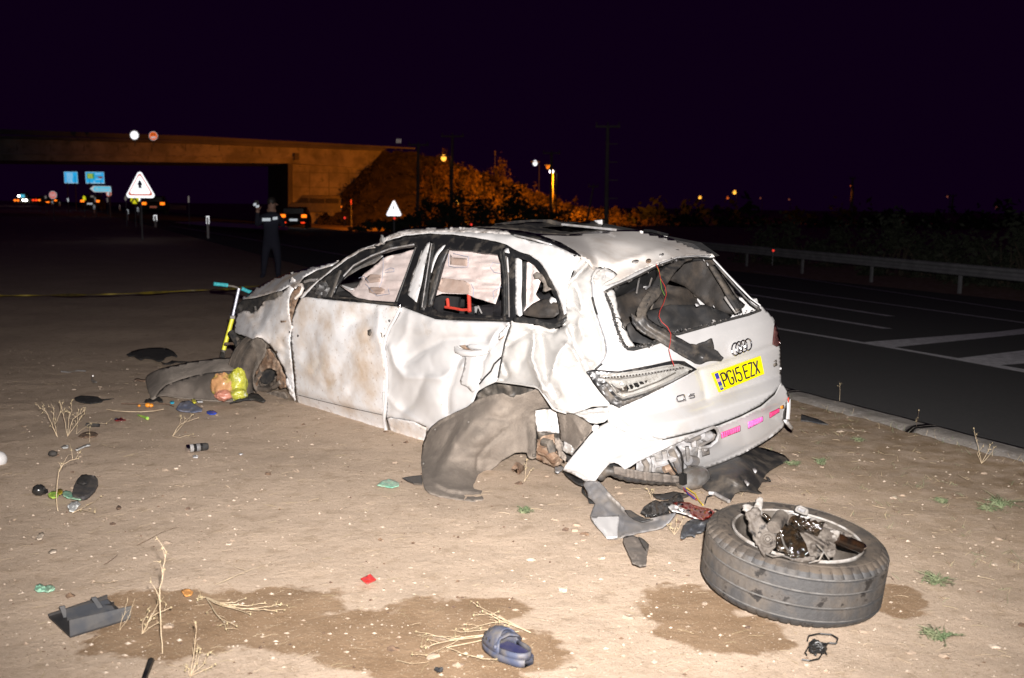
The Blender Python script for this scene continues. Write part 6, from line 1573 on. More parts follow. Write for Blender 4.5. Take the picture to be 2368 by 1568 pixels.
# crash structure behind the torn skin
panel('crash_beam', Q('d1', [(700, 715), (850, 640), (980, 575), (1200, 480), (1380, 405), (1430, 430), (1420, 490), (1300, 560), (1285, 700), (1270, 780), (1150, 830), (1000, 880), (820, 850), (700, 810)]), rear(.03), 'silver_plastic', CAR, step=5, dents=[('n', 16, .016, 8), ('c', Q('d1', [(850, 700), (1050, 680), (1240, 570)]), 3, -.04), ('g', *q1('d1', 940, 770), 14, 10, -.03), ('c', Q('d1', [(1100, 560), (1180, 600)]), 4, .05)])
for pl, r, m in (([(770, 690), (800, 740), (790, 800)], .016, 'grey_plastic'), ([(850, 655), (870, 720), (860, 790)], .014, 'silver_plastic'), ([(960, 600), (975, 680)], .016, 'silver_plastic'), ([(1030, 600), (1080, 700), (1130, 850)], .020, 'grey_plastic'), ([(860, 735), (950, 715), (1060, 665)], .020, 'silver_plastic'),
                 ([(1240, 500), (1245, 560)], .016, 'silver_plastic'), ([(1170, 495), (1230, 500), (1300, 470)], .014, 'grey_plastic'), ([(1320, 460), (1350, 480), (1400, 455)], .022, 'silver_plastic'), ([(1190, 690), (1260, 700)], .03, 'grey_plastic'), ([(1180, 560), (1190, 680), (1200, 780)], .012, 'dull_metal'), ([(960, 780), (1010, 760), (1050, 800)], .022, 'rusty_metal')):
    line_part('bracket', Q('d1', pl), rear(-.015), r, m, CAR, n=8)
for pl in ([(1080, 560), (1120, 620), (1140, 700), (1140, 800), (1135, 860)], [(1000, 690), (1060, 790), (1120, 860)]): line_part('wire', Q('d1', pl), rear(-.06), .005, 'wire_black', CAR)
# ribbed exhaust box and its end piece
ep = [one(rear(.0), *p) for p in resample(Q('d1', [(350, 850), (420, 790), (500, 800), (640, 840), (850, 862), (1050, 872), (1130, 880)]), 3.2, closed=False)]
MB().tube(ep, [.026+.0025*math.sin(i*1.15)+(.008 if i > 12 else 0) for i in range(len(ep))], 12).build('exhaust_silencer', 'dirty_black_plastic', CAR)
panel('silencer_shield', Q('d1', [(480, 745), (560, 760), (640, 775), (760, 800), (1000, 830), (1120, 850), (1110, 905), (1030, 905), (820, 890), (600, 850), (490, 825)]), rear(-.07), 'dust_plastic', CAR, step=4, dents=[('c', Q('d1', [(x_, 770), (x_+6, 880)]), 2, .025) for x_ in (620, 690, 775, 860, 960, 1050)]+[('n', 8, .006)])
MB().lathe([(.0, -.10), (.045, -.09), (.062, -.03), (.066, .04), (.055, .09), (.03, .11), (0, .112)], one(rear(-.07), *q1('d1', 1225, 862)), one(rear(-.05), *q1('d1', 1330, 830))-one(rear(-.05), *q1('d1', 1120, 885)), 16).build('exhaust_tip', 'dull_metal', CAR)
MB().box(one(rear(-.11), *q1('d1', 1142, 868)), .03, .03, .06, (CRt, CF, CU)).build('plug', 'wire_black', CAR, smooth=False)
for pl, m in (([(1135, 930), (1160, 980), (1220, 1020), (1270, 1065)], 'wire_red'), ([(1135, 930), (1200, 970), (1260, 1010), (1290, 1070), (1330, 1115)], 'wire_yellow'), ([(1140, 935), (1190, 1010), (1250, 1055)], 'plate_blue'), ([(1415, 1025), (1370, 1035), (1350, 1100)], 'wire_black'), ([(1440, 1155), (1500, 1170), (1512, 1200)], 'wire_black'), ([(1180, 1210), (1230, 1240)], 'wire_red')):
    line_part('wire', Q('d1', pl), gsurf(.025), .0035, m, CAR)
# ---- loose arch liner standing on the ground, inner arch and suspension
panel('inner_arch', Q('c3', [(780, 510), (800, 450), (860, 395), (955, 348), (1060, 360), (1250, 388), (1290, 404), (1400, 560), (1560, 602), (1700, 690), (1640, 820), (1500, 900), (1300, 900), (1240, 600), (1000, 480)]), side(.18), 'dark_metal', CAR, step=6, dents=[('n', 22, .05)])
LN = AN(('c3', 600, 1262, gsurf(.0)), ('c3', 400, 1195, gsurf(.01)), ('c3', 845, 1275, gsurf(.0)), ('c3', 365, 900, side(-.22)), ('c3', 430, 710, side(-.08)), ('c3', 720, 545, side(-.05)), ('c3', 1000, 440, side(-.02)), ('c3', 1280, 410, side(.08)), ('c3', 1260, 600, side(.16)), ('c3', 1262, 940, side(.12)), ('c3', 1100, 905, side(.0)), ('c3', 870, 1060, side(-.16)), ('c3', 800, 800, side(-.20)), ('c3', 600, 900, side(-.26)))
panel('wheel_arch_liner', Q('c3', [(905, 452), (1000, 438), (1060, 470), (1090, 474), (1105, 452), (1140, 452), (1282, 402), (1345, 495), (1385, 562), (1258, 572), (1262, 700), (1264, 850), (1266, 942), (1235, 952), (1202, 940), (1190, 905), (1150, 902), (1095, 908), (1045, 940), (1000, 962), (955, 1002), (905, 1040), (868, 1062), (845, 1120), (838, 1160), (846, 1185), (830, 1225), (852, 1268), (840, 1278), (800, 1275), (780, 1288), (700, 1280), (600, 1262), (500, 1245), (430, 1220), (388, 1185), (372, 1130), (368, 1050), (360, 980), (370, 850), (400, 762), (440, 700), (500, 652), (600, 602), (722, 545), (790, 495), (850, 470)]), LN, 'felt_liner', CAR, step=4.5, jit=.5, dents=[
    ('c', Q('c3', [(470, 700), (700, 570), (860, 490)]), 4, .03), ('c', Q('c3', [(780, 640), (620, 850), (500, 1120)]), 8, -.035), ('c', Q('c3', [(640, 660), (520, 900), (430, 1080)]), 5, .025), ('c', Q('c3', [(700, 650), (590, 860), (480, 1100)]), 4, -.02), ('c', Q('c3', [(1010, 740), (880, 850), (810, 940), (800, 1040)]), 3.5, .03), ('c', Q('c3', [(370, 1040), (440, 1130), (560, 1190), (840, 1215)]), 3, -.035), ('c', Q('c3', [(380, 1060), (460, 1160), (600, 1225), (830, 1245)]), 3, .02),
    ('c', Q('c3', [(1185, 720), (1195, 900)]), 3, -.02), ('n', 40, .018, 41), ('n', 8, .003, 42), ('g', *q1('c3', 800, 850), 30, 50, -.03)], thick=.006)
for x, y in ((732, 663), (470, 722), (380, 990), (1246, 925)): MB().blob(one(above(LN, .004), *q1('c3', x, y)), .011, .011, .011, x, .1, 2, 6).build('liner_rivet', 'dark_metal', CAR)
panel('wheel_arch_liner', Q('c3', [(1420, 580), (1500, 596), (1560, 602), (1640, 650), (1710, 700), (1690, 740), (1640, 800), (1570, 880), (1530, 860), (1480, 815), (1450, 812), (1448, 760), (1440, 680)]), AN(('c3', 1420, 580, side(.10)), ('c3', 1450, 812, side(.12)), ('c3', 1700, 700, rear(.05)), ('c3', 1570, 880, rear(.06)), ('c3', 1560, 700, side(.06))), 'felt_liner', CAR, step=4.5, dents=[('c', Q('c3', [(1495, 600), (1505, 800)]), 3, .02), ('c', Q('c3', [(1560, 640), (1640, 790)]), 3, -.03), ('n', 30, .01)], thick=.006)
panel('inner_sill', Q('c3', [(1256, 574), (1330, 566), (1410, 564), (1425, 620), (1442, 752), (1380, 748), (1320, 742), (1272, 748), (1262, 680)]), side(.14), 'dusty_white_paint', CAR, step=5, dents=[('n', 14, .02), ('c', Q('c3', [(1330, 570), (1345, 745)]), 3, .03)])
panel('rusty_subframe', Q('c3', [(1268, 800), (1330, 770), (1400, 760), (1412, 830), (1430, 900), (1475, 970), (1450, 995), (1400, 1020), (1320, 985), (1268, 955)]), side(.12), 'rusty_metal', CAR, step=5, dents=[('n', 14, .04, 3), ('g', *q1('c3', 1340, 890), 12, 12, -.05)])
panel('suspension_arm', Q('c3', [(1410, 785), (1440, 790), (1470, 830), (1488, 870), (1478, 900), (1500, 940), (1490, 975), (1440, 930), (1412, 850)]), side(.05), 'worn_liner', CAR, step=4, dents=[('n', 9, .015)])
panel('silver_bracket', Q('c3', [(1482, 815), (1530, 840), (1575, 880), (1545, 925), (1500, 905), (1470, 885), (1478, 860)]), rear(-.02), 'silver_plastic', CAR, step=4, dents=[('n', 9, .014)])
for pl, r, m in (([(1300, 880), (1360, 900), (1420, 960)], .03, 'rusty_metal'), ([(1320, 820), (1370, 830), (1390, 900)], .025, 'dark_metal')):
    line_part('suspension_link', Q('c3', pl), side(.04), r, m, CAR, n=8)
panel('torn_foil', Q('c3', [(1410, 1010), (1460, 1000), (1480, 1020), (1460, 1045), (1435, 1062), (1412, 1055)]), gsurf(.05), 'silver_plastic', CAR, step=4, dents=[('n', 6, .012)])
# ---- dark undertray pushed out below the bumper
panel('undertray', Q('d1', [(1290, 795), (1500, 722), (1700, 640), (1830, 560), (1900, 575), (2000, 600), (2100, 640), (2152, 688), (2080, 720), (1990, 770), (1930, 820), (1905, 868), (1975, 888), (1900, 890), (1862, 950), (1850, 968), (1900, 1012), (1800, 995), (1750, 985), (1690, 982), (1640, 1000), (1590, 1080), (1500, 1035), (1410, 990), (1350, 965), (1322, 945), (1345, 850)]),
      AN(('d1', 1290, 795, rear(-.0)), ('d1', 1830, 560, rear(.1)), ('d1', 2152, 688, gsurf(.02)), ('d1', 1905, 868, gsurf(.02)), ('d1', 1860, 960, gsurf(.01)), ('d1', 1590, 1080, gsurf(.01)), ('d1', 1322, 945, gsurf(.02)), ('d1', 1650, 820, gsurf(.10))), 'dirty_black_plastic', CAR, step=5, jit=.4,
      dents=[('c', Q('d1', [(1400, 820), (1500, 830), (1760, 960)]), 3, -.03), ('n', 40, .02, 2), ('c', Q('d1', [(1700, 640), (1860, 900)]), 8, .02)], thick=.006)
for pl in ([(1800, 770), (1822, 762), (1845, 785), (1825, 800)], [(1718, 880), (1738, 872), (1772, 908), (1752, 920)]): panel('tray_clip', Q('d1', pl), gsurf(.10), 'silver_plastic', CAR, step=4, thick=.01)
line_part('tray_edge', Q('d1', [(1385, 1000), (1440, 1005), (1500, 1040), (1575, 1080)]), gsurf(.03), .010, 'silver_plastic', CAR)
# ---- front wheel, pushed back into the arch
def wheel(parent, c, axis, R_, wd, matT, matS, matR, nm='wheel', n=56, fn=None, name_t='tyre', name_r='rim'):
    h = wd/2
    prof = [(R_*.70, -h*.62), (R_*.745, -h*.92), (R_*.83, -h*1.02), (R_*.92, -h*.98), (R_*.972, -h*.86)]
    for g_ in (-.52, -.18, .18, .52):
        prof += [(R_*.998, h*(g_*1.30-.05)), (R_*.972, h*(g_*1.30-.035)), (R_*.972, h*(g_*1.30+.035)), (R_*.998, h*(g_*1.30+.05))]
    prof += [(R_*.972, h*.86), (R_*.92, h*.98), (R_*.83, h*1.02), (R_*.745, h*.92), (R_*.70, h*.62), (R_*.685, h*.5), (R_*.685, -h*.5), (R_*.70, -h*.62)]
    mb = MB().lathe(prof, c, axis, n, fn=fn)
    # sidewalls take the second material
    L_ = len(prof); k = 0
    for i in range(L_-1):
        for _ in range(n):
            if i < 3 or i >= L_-8: mb.mi[k] = 1
            elif 5 <= i <= 20 and (i-5) % 4 == 1 and matR: mb.mi[k] = 2
            k += 1
    return mb.build(name_t, (matT, matS, matR or matT), parent)
fc = one(side(.10), *q1('L1', 1600, 1010))
fa = np.array([.80, -.55, -.10])
TW = wheel(CAR, fc, fa, .33, .235, 'dusty_tyre', 'dusty_tyre', None, name_t='front_tyre', n=48)
fa_ = fa/np.linalg.norm(fa)
RM = MB().lathe([(.225, .10), (.215, .085), (.20, .03), (.17, -.01), (.09, -.02), (.07, .02), (.03, .03), (0, .03)], fc, fa, 32).build('front_rim', 'dusty_steel', CAR)
MB().lathe([(.0, .045), (.10, .04), (.105, .03), (.10, .0)], fc, fa, 24).build('brake_hub', 'soot_black', CAR)
panel('crushed_rim', Q('L1', [(1425, 1255), (1450, 1180), (1500, 1090), (1545, 1020), (1600, 950), (1650, 905), (1700, 900), (1750, 960), (1785, 1040), (1795, 1100), (1760, 1160), (1690, 1195), (1600, 1205), (1520, 1225), (1470, 1260)]), side(.0), 'dusty_tyre', CAR, holes=[Q('L1', [(1540, 1085), (1560, 1015), (1610, 985), (1660, 985), (1705, 1010), (1690, 1085), (1650, 1130), (1590, 1165), (1550, 1140)])], step=4, jit=.8, dents=[('n', 10, .035, 3), ('c', Q('L1', [(1450, 1230), (1520, 1100), (1600, 990)]), 3, -.04)], thick=.01)
panel('liner_shell', Q('L1', [(1388, 760), (1440, 682), (1500, 650), (1565, 680), (1605, 725), (1605, 790), (1575, 870), (1525, 950), (1482, 1040), (1455, 1150), (1445, 1245), (1418, 1230), (1400, 1120), (1388, 950)]), side(-.05), 'felt_liner', CAR, step=4, jit=.6, dents=[('c', Q('L1', [(1480, 690), (1430, 900), (1430, 1150)]), 6, -.03), ('n', 14, .02)], thick=.006)
panel('suspension_debris', Q('L1', [(1575, 862), (1600, 760), (1640, 780), (1700, 860), (1760, 960), (1800, 1060), (1812, 1180), (1745, 1195), (1705, 1110), (1712, 1010), (1660, 978), (1600, 985), (1552, 1030), (1530, 1100), (1500, 1190), (1450, 1262), (1442, 1240), (1465, 1130), (1505, 1000)]), side(-.03), 'rusty_metal', CAR, step=4, jit=1, dents=[('n', 9, .035, 5)], thick=.008)
panel('mud_clod', Q('L1', [(1480, 1290), (1560, 1240), (1700, 1220), (1800, 1230), (1830, 1290), (1700, 1320), (1560, 1320)]), side(-.02), 'felt_liner', CAR, step=4, dents=[('n', 9, .04)])
for pl, r, m in (([(1390, 690), (1330, 700), (1300, 800), (1290, 840)], .02, 'dark_metal'), ([(1300, 660), (1380, 780)], .016, 'dark_metal'), ([(1240, 600), (1300, 700), (1330, 760)], .03, 'soot_black'), ([(1440, 1240), (1520, 1190), (1640, 1200), (1760, 1120)], .02, 'dusty_steel'), ([(1450, 1210), (1500, 1100), (1560, 1000)], .016, 'dusty_steel'), ([(1180, 720), (1300, 718)], .012, 'rusty_metal')):
    line_part('suspension_rod', Q('L1', pl), side(-.02), r, m, CAR, n=8)
panel('front_structure', Q('L1', [(1200, 600), (1280, 600), (1400, 660), (1480, 650), (1600, 700), (1700, 850), (1800, 1060), (1820, 1200), (1700, 1200), (1500, 1180), (1400, 1000), (1300, 820), (1220, 720)]), side(.28), 'soot_black', CAR, step=7, dents=[('n', 20, .06)])
panel('torn_bottom_trim', Q('L1', [(1225, 1335), (1400, 1260), (1450, 1235), (1520, 1240), (1600, 1310), (1575, 1325), (1480, 1300), (1380, 1302)]), gsurf(.06), 'soot_black', CAR, step=4, dents=[('n', 8, .02)], thick=.01)
# headlamp and grille remains at the nose, right front corner
cbox('front_structure', 3.3, 4.0, .5, 1.5, .15, .7, 'soot_black', bevel=.05)
# ================================================================== THE TORN-OFF WHEEL
WC = np.array([1.145, 3.985, 0.140])
WA = np.array([.085, -.085, 1.0]); WA /= np.linalg.norm(WA)
WR = root('torn_off_wheel', (WC[0], WC[1], 0), 'torn off wheel lying flat in the foreground with greasy hub parts inside', 'wheel')
def notch(i, k, r, z):
    if i in (3, 4, 21, 22) and k % 5 == 0: return r-.010, z
    if 5 <= i <= 20 and k % 5 == (i//4) % 5 and r > .352: return r-.0016, z
    return r, z
TY = wheel(WR, WC, WA, .358, .245, 'tyre_rubber', 'tyre_side', 'groove_dust', n=250, fn=notch)
for zz in (.112, .119):
    MB().lathe([(.358*(.80 if zz < .115 else .88), zz), (.358*(.80 if zz < .115 else .88)+.004, zz+.006), (.358*(.80 if zz < .115 else .88)+.008, zz)], WC, WA, 90).build('sidewall_rib', 'tyre_side', WR)
MB().lathe([(.249, .085), (.258, .100), (.255, .112), (.246, .112), (.241, .098), (.238, .07), (.232, .03), (.218, .01), (.212, -.06), (.19, -.095), (.0, -.098)], WC, WA, 90).build('rim', 'rim_metal', WR)
MB().lathe([(.247, .113), (.253, .119), (.259, .113), (.257, .104)], WC, WA, 90).build('rim_lip', 'rim_lip', WR)
def wv(h, rad=0.0, ang=0.0):
    X = np.cross([0, 1, 0], WA); X /= np.linalg.norm(X); Y = np.cross(WA, X)
    return WC+WA*h+X*rad*math.cos(ang)+Y*rad*math.sin(ang)
MB().lathe([(.0, -.065), (.16, -.065), (.165, -.075), (.165, -.09)], WC, WA, 48).build('brake_disc', 'dusty_hub', WR)
MB().lathe([(.0, -.01), (.06, -.01), (.075, -.03), (.08, -.065)], wv(0, .02, 2.6), WA, 28).build('hub', 'dusty_hub', WR)
def ds(d, tilt=0.0, py0=0):
    def f(xy):
        xy = np.atleast_2d(np.array(xy, float))
        dd = d+tilt*(py0-xy[:, 1])
        return CAM+rays(xy)*dd[:, None]
    return f
dk = ds(3.83, .0009, 1260)
def wp(name, pts, surf, mat, step=4, dents=(), thick=.009, **kw): return panel(name, Q('c4', pts), surf, mat, WR, step=step, dents=dents, thick=thick, **kw)
wp('hub_carrier', [(945, 390), (985, 372), (1040, 350), (1066, 380), (1062, 412), (1080, 452), (1112, 482), (1150, 500), (1192, 520), (1198, 600), (1184, 662), (1135, 705), (1098, 728), (1062, 690), (1012, 606), (986, 520), (974, 450), (958, 415)], dk, 'dusty_hub', dents=[('n', 12, .006, 3), ('c', Q('c4', [(985, 420), (1040, 560), (1100, 690)]), 3, .008), ('c', Q('c4', [(1050, 440), (1180, 560)]), 4, -.006)], thick=.014)
wp('broken_lug', [(926, 336), (945, 326), (985, 330), (1008, 352), (1030, 310), (1036, 282), (1058, 270), (1082, 282), (1080, 330), (1072, 365), (1062, 400), (1020, 412), (965, 402), (930, 366)], ds(3.86, .0009, 1260), 'pale_rubber', dents=[('n', 7, .004, 5)], thick=.014)
for r, h, m in ((.030, .0, 'dusty_hub'), (.020, .010, 'dusty_hub'), (.010, .016, 'rusty_metal')):
    c = one(dk, *q1('c4', 1120, 602))-rays([q1('c4', 1120, 602)])[0]*(.016+h)
    MB().lathe([(r, -.012), (r, .0), (r*.8, .004), (r*.6, .0), (0, .0)], c, CAM-c+np.array([0, 0, .5]), 24).build('bushing', 'dusty_hub' if m == 'rusty_metal' else m, WR)
def rod(name, pl, r, d, mat, n=14, k='c4'):
    P_ = [at(*q1(k, x, y), dd) for (x, y), dd in zip(pl, d)]
    return MB().tube(P_, r, n).build(name, mat, WR)
rod('stub_shaft', [(1165, 510), (1195, 470), (1228, 425)], [.026, .027, .028], [3.80, 3.83, 3.87], 'dusty_hub')
rod('stub_cap', [(1222, 433), (1234, 416)], [.029, .027], [3.87, 3.88], 'pale_rubber')
rod('drive_shaft', [(1300, 450), (1400, 490), (1540, 550), (1680, 605)], [.024, .024, .023, .025], [3.84, 3.88, 3.90, 3.92], 'dusty_hub')
rod('greasy_sleeve', [(1330, 470), (1400, 500), (1490, 545)], [.027, .029, .027], [3.82, 3.86, 3.88], 'oily_black')
rod('shaft_boot', [(1650, 595), (1700, 615), (1770, 640), (1850, 668)], [.024, .026, .025, .022], [3.90, 3.91, 3.92, 3.93], 'burnt_brown')
rod('shaft_end', [(1845, 665), (1885, 660)], [.020, .011], [3.93, 3.93], 'chrome')
wp('control_arm', [(1085, 395), (1120, 410), (1150, 440), (1180, 470), (1140, 470), (1100, 440)], ds(3.95), 'oily_black', dents=[('n', 8, .012)])
wp('control_arm', [(1250, 440), (1300, 440), (1440, 500), (1560, 590), (1660, 680), (1600, 700), (1540, 720), (1440, 660), (1350, 560)], ds(3.86), 'dusty_hub', dents=[('c', Q('c4', [(1300, 480), (1580, 660)]), 3, -.03), ('n', 10, .005)])
wp('control_arm', [(1500, 470), (1560, 475), (1640, 520), (1790, 575), (1770, 590), (1680, 570), (1660, 610), (1590, 610), (1530, 560), (1500, 520)], ds(3.90), 'dusty_hub', dents=[('n', 9, .007, 4)])
wp('control_arm', [(1600, 545), (1650, 530), (1700, 545), (1680, 570), (1660, 610), (1610, 590)], ds(3.88), 'pale_rubber', dents=[('n', 9, .014)])
wp('grease', [(1192, 560), (1205, 500), (1215, 450), (1250, 455), (1262, 500), (1300, 480), (1350, 520), (1392, 590), (1420, 640), (1436, 700), (1405, 745), (1350, 742), (1330, 748), (1290, 735), (1255, 715), (1240, 690), (1200, 690), (1184, 650), (1190, 600)], ds(3.765, .0012, 1260), 'oily_black', dents=[('g', *q1('c4', 1320, 620), 14, 22, -.045), ('n', 9, .008, 8), ('c', Q('c4', [(1230, 520), (1260, 640), (1320, 720)]), 2, -.008)], thick=.01)
wp('grease', [(1310, 455), (1350, 445), (1400, 430), (1450, 470), (1500, 490), (1530, 465), (1560, 480), (1545, 530), (1500, 560), (1440, 530), (1370, 500)], ds(3.80), 'oily_black', dents=[('n', 8, .02, 2)], thick=.02)
wp('hub_flange', [(1200, 660), (1260, 670), (1250, 700), (1215, 700)], ds(3.75), 'dusty_hub', dents=[('n', 8, .012)])
wp('caliper', [(1560, 640), (1600, 620), (1650, 640), (1656, 700), (1640, 745), (1590, 742), (1560, 700)], ds(3.86), 'dusty_hub', dents=[('n', 9, .008)])
wp('caliper', [(1400, 600), (1440, 560), (1500, 600), (1560, 660), (1540, 740), (1470, 750), (1430, 700)], ds(3.86), 'dusty_hub', dents=[('n', 9, .010, 6), ('g', *q1('c4', 1480, 660), 8, 10, -.03)])
wp('bracket', [(1280, 730), (1400, 740), (1500, 745), (1480, 775), (1380, 785), (1300, 770)], ds(3.80), 'dusty_hub', dents=[('n', 9, .008)])
wp('rubber_pad', [(1335, 372), (1352, 345), (1375, 338), (1436, 368), (1440, 388), (1432, 418), (1398, 412), (1340, 388)], ds(4.18), 'pale_rubber', thick=.02)
wp('rubber_pad_top', [(1352, 372), (1365, 350), (1420, 372), (1410, 395), (1380, 392)], ds(4.165), 'grey_plastic', thick=.006)
for pl in ([(1100, 715), (1160, 740), (1230, 730), (1300, 755)], [(1600, 760), (1560, 700), (1500, 640)], [(1440, 790), (1520, 770), (1560, 700)], [(1220, 560), (1250, 650), (1300, 720)]):
    P_ = [at(*q1('c4', x, y), 3.74) for x, y in pl]
    MB().tube(P_, .0035, 5).build('brake_line', 'dark_metal', WR)
# ================================================================== DEBRIS ON THE GROUND
def thing_panel(name, k, pts, z, mat, label, cat, dents=(), step=3, thick=.004, group=None, surf=None, jit=0.0):
    o = panel(name, Q(k, pts), surf or gsurf(z), mat, None, step=step, dents=dents, thick=thick, jit=jit)
    return tag(o, label, cat, group)
def up(px, py, base):
    """point above a ground point, in the upright plane facing the viewer"""
    return at(px, py, (np.array(base)-CAM) @ FW)
# torn lower bumper corner
c = G(1400, 1240)
TB = root('torn_bumper_corner', (c[0], c[1], 0), 'torn grey plastic bumper corner with a white painted triangle lying before the wreck', 'bumper piece')
SB = AN(('d1', 240, 885, gsurf(.13)), ('d1', 600, 1170, gsurf(.05)), ('d1', 1070, 1180, gsurf(.09)), ('d1', 265, 1220, gsurf(.03)), ('d1', 520, 1420, gsurf(.01)), ('d1', 900, 1340, gsurf(.02)), ('d1', 300, 1090, gsurf(.06)), ('d1', 420, 980, gsurf(.12)))
panel('lower_skin', Q('d1', [(192, 920), (205, 895), (250, 884), (300, 888), (345, 900), (400, 960), (450, 1020), (520, 1085), (600, 1165), (640, 1210), (700, 1245), (780, 1250), (870, 1235), (980, 1205), (1075, 1178), (1060, 1215), (1020, 1262), (950, 1328), (880, 1345), (800, 1362), (720, 1375), (670, 1392), (600, 1400), (540, 1430), (430, 1435), (380, 1380), (330, 1330), (270, 1250), (262, 1215), (285, 1150), (305, 1100), (280, 1070), (240, 1040), (230, 985)]), SB, 'grey_plastic', TB, step=4.5, dents=[('c', Q('d1', [(320, 900), (470, 1060), (620, 1200), (760, 1270), (900, 1260)]), 4, .035), ('c', Q('d1', [(230, 960), (330, 1080), (420, 1200), (600, 1290)]), 5, -.02), ('n', 26, .012, 3), ('c', Q('d1', [(600, 1180), (560, 1320), (540, 1420)]), 5, .03)], thick=.006)
panel('painted_triangle', Q('d1', [(264, 1222), (350, 1220), (450, 1216), (538, 1212), (536, 1260), (524, 1330), (522, 1418), (470, 1425), (420, 1430), (380, 1378), (330, 1325)]), above(SB, .008), 'dimmed_gate_paint', TB, step=5, thick=.005)
panel('inner_edge', Q('d1', [(590, 1160), (650, 1165), (700, 1200), (780, 1240), (860, 1250), (760, 1275), (680, 1250), (630, 1215)]), above(SB, .006), 'dirty_black_plastic', TB, step=4, thick=.004)
panel('torn_tongue', Q('c4', [(-10, 585), (60, 572), (110, 590), (150, 610), (190, 645), (172, 700), (165, 805), (120, 812), (60, 790), (20, 700), (-15, 620)]), gsurf(.05), 'dust_plastic', TB, step=4, dents=[('c', Q('c4', [(120, 590), (160, 680), (160, 790)]), 4, .03), ('n', 12, .012)], thick=.005)
panel('torn_tongue', Q('c4', [(105, 580), (150, 605), (188, 645), (172, 690), (140, 650)]), gsurf(.075), 'dirty_black_plastic', TB, step=4, thick=.004)
panel('scraped_strip', Q('d1', [(0, 790), (60, 812), (150, 860), (200, 885), (190, 930), (150, 920), (90, 880), (55, 850)]), gsurf(.06), 'dirty_black_plastic', TB, step=4, dents=[('n', 8, .02)])
panel('painted_shadow', Q('d1', [(186, 935), (232, 1030), (275, 1068), (302, 1098), (250, 1092), (240, 1050), (180, 985)]), gsurf(.02), 'soot_black', TB, step=4)  # dark sheet laid down as the shadow along the piece's left edge
# broken lamp unit between the wreck and the wheel
c = G(1560, 1172)
BL = root('broken_rear_lamp', (c[0], c[1], 0), 'broken rear fog lamp in black housing with silver and red lens, beside the detached wheel', 'lamp')
panel('housing', Q('d1', [(745, 1175), (770, 1130), (830, 1090), (880, 1065), (920, 1080), (1000, 1070), (1080, 1010), (1120, 1000), (1140, 1040), (1150, 1080), (1060, 1100), (1020, 1120), (1000, 1150), (1010, 1180), (960, 1200), (860, 1212), (790, 1210)]), gsurf(.05), 'black_glossy', BL, step=4, dents=[('g', *q1('d1', 800, 1170), 10, 9, .06), ('n', 12, .025), ('c', Q('d1', [(860, 1080), (880, 1200)]), 3, -.03)], thick=.01)
panel('lamp_strip', Q('d1', [(845, 1005), (880, 1010), (960, 1005), (1050, 985), (1140, 1000), (1200, 1020), (1150, 1040), (1060, 1040), (960, 1060), (890, 1045)]), gsurf(.04), 'dirty_black_plastic', BL, step=4, dents=[('n', 9, .015)])
panel('silver_reflector', Q('d1', [(1000, 1130), (1040, 1100), (1090, 1090), (1160, 1090), (1220, 1110), (1240, 1150), (1320, 1180), (1400, 1150), (1440, 1175), (1430, 1215), (1380, 1230), (1330, 1250), (1250, 1235), (1180, 1205), (1100, 1180), (1030, 1170)]), gsurf(.08), 'lamp_reflector', BL, step=3.5, dents=[('n', 9, .025, 2), ('c', Q('d1', [(1020, 1135), (1240, 1160), (1420, 1200)]), 2, .02)])
panel('red_lens_shard', Q('d1', [(1040, 1092), (1100, 1082), (1200, 1090), (1235, 1108), (1300, 1130), (1400, 1150), (1445, 1180), (1400, 1235), (1330, 1252), (1230, 1205), (1180, 1150), (1100, 1115)]), gsurf(.11), 'red_clear', BL, step=4, dents=[('n', 9, .02, 4)])
for x, y in ((1105, 1110), (1130, 1112), (1110, 1160), (1135, 1165), (1190, 1170), (1400, 1185)): MB().blob(one(gsurf(.11), *q1('d1', x, y)), .010, .008, .007, x, .2, 2, 5).build('lamp_facet', 'chrome', BL)
thing_panel('bent_plastic_strip', 'd1', [(1120, 1420), (1122, 1370), (1140, 1320), (1180, 1270), (1250, 1240), (1320, 1255), (1400, 1225), (1480, 1210), (1570, 1200), (1560, 1215), (1480, 1250), (1420, 1290), (1380, 1335), (1320, 1365), (1270, 1375), (1255, 1410), (1225, 1395), (1180, 1400), (1150, 1422)], .04, 'tray_grey', 'curved dark grey plastic arm with bubbled end lying against the detached wheel', 'plastic piece', [('n', 8, .02, 2), ('c', q('d1', (1160, 1380), (1260, 1300), (1500, 1220)), 3, -.03)], 4, .008)
# front liner, bag and scooter
c = G(450, 925)
LS = AN(('L1', 400, 1300, gsurf(.0)), ('L1', 700, 1300, gsurf(.0)), ('L1', 1000, 1315, gsurf(.0)), ('L1', 1330, 1310, gsurf(.0)), ('L1', 345, 1075, gsurf(.0)), ('L1', 360, 1180, gsurf(.02)), ('L1', 480, 985, gsurf(.14)), ('L1', 700, 935, gsurf(.20)), ('L1', 950, 890, gsurf(.24)), ('L1', 1340, 870, gsurf(.25)), ('L1', 1110, 1010, gsurf(.22)), ('L1', 560, 1160, gsurf(.10)))
o = panel('arch_liner', Q('L1', [(345, 1078), (362, 1050), (400, 1022), (480, 985), (580, 958), (700, 932), (820, 905), (950, 888), (1050, 875), (1130, 865), (1250, 866), (1340, 872), (1360, 930), (1390, 1010), (1400, 1100), (1410, 1200), (1400, 1310), (1200, 1325), (1000, 1318), (850, 1300), (700, 1290), (600, 1272), (520, 1262), (470, 1270), (410, 1312), (385, 1250), (358, 1180)]), LS, 'pale_felt', None, step=5, jit=.5, dents=[('c', Q('L1', [(440, 1290), (480, 1220), (560, 1150), (700, 1095), (850, 1050), (1000, 1020), (1130, 1005), (1360, 995)]), 9, -.03), ('n', 34, .012), ('n', 9, .004, 3)], thick=.006)
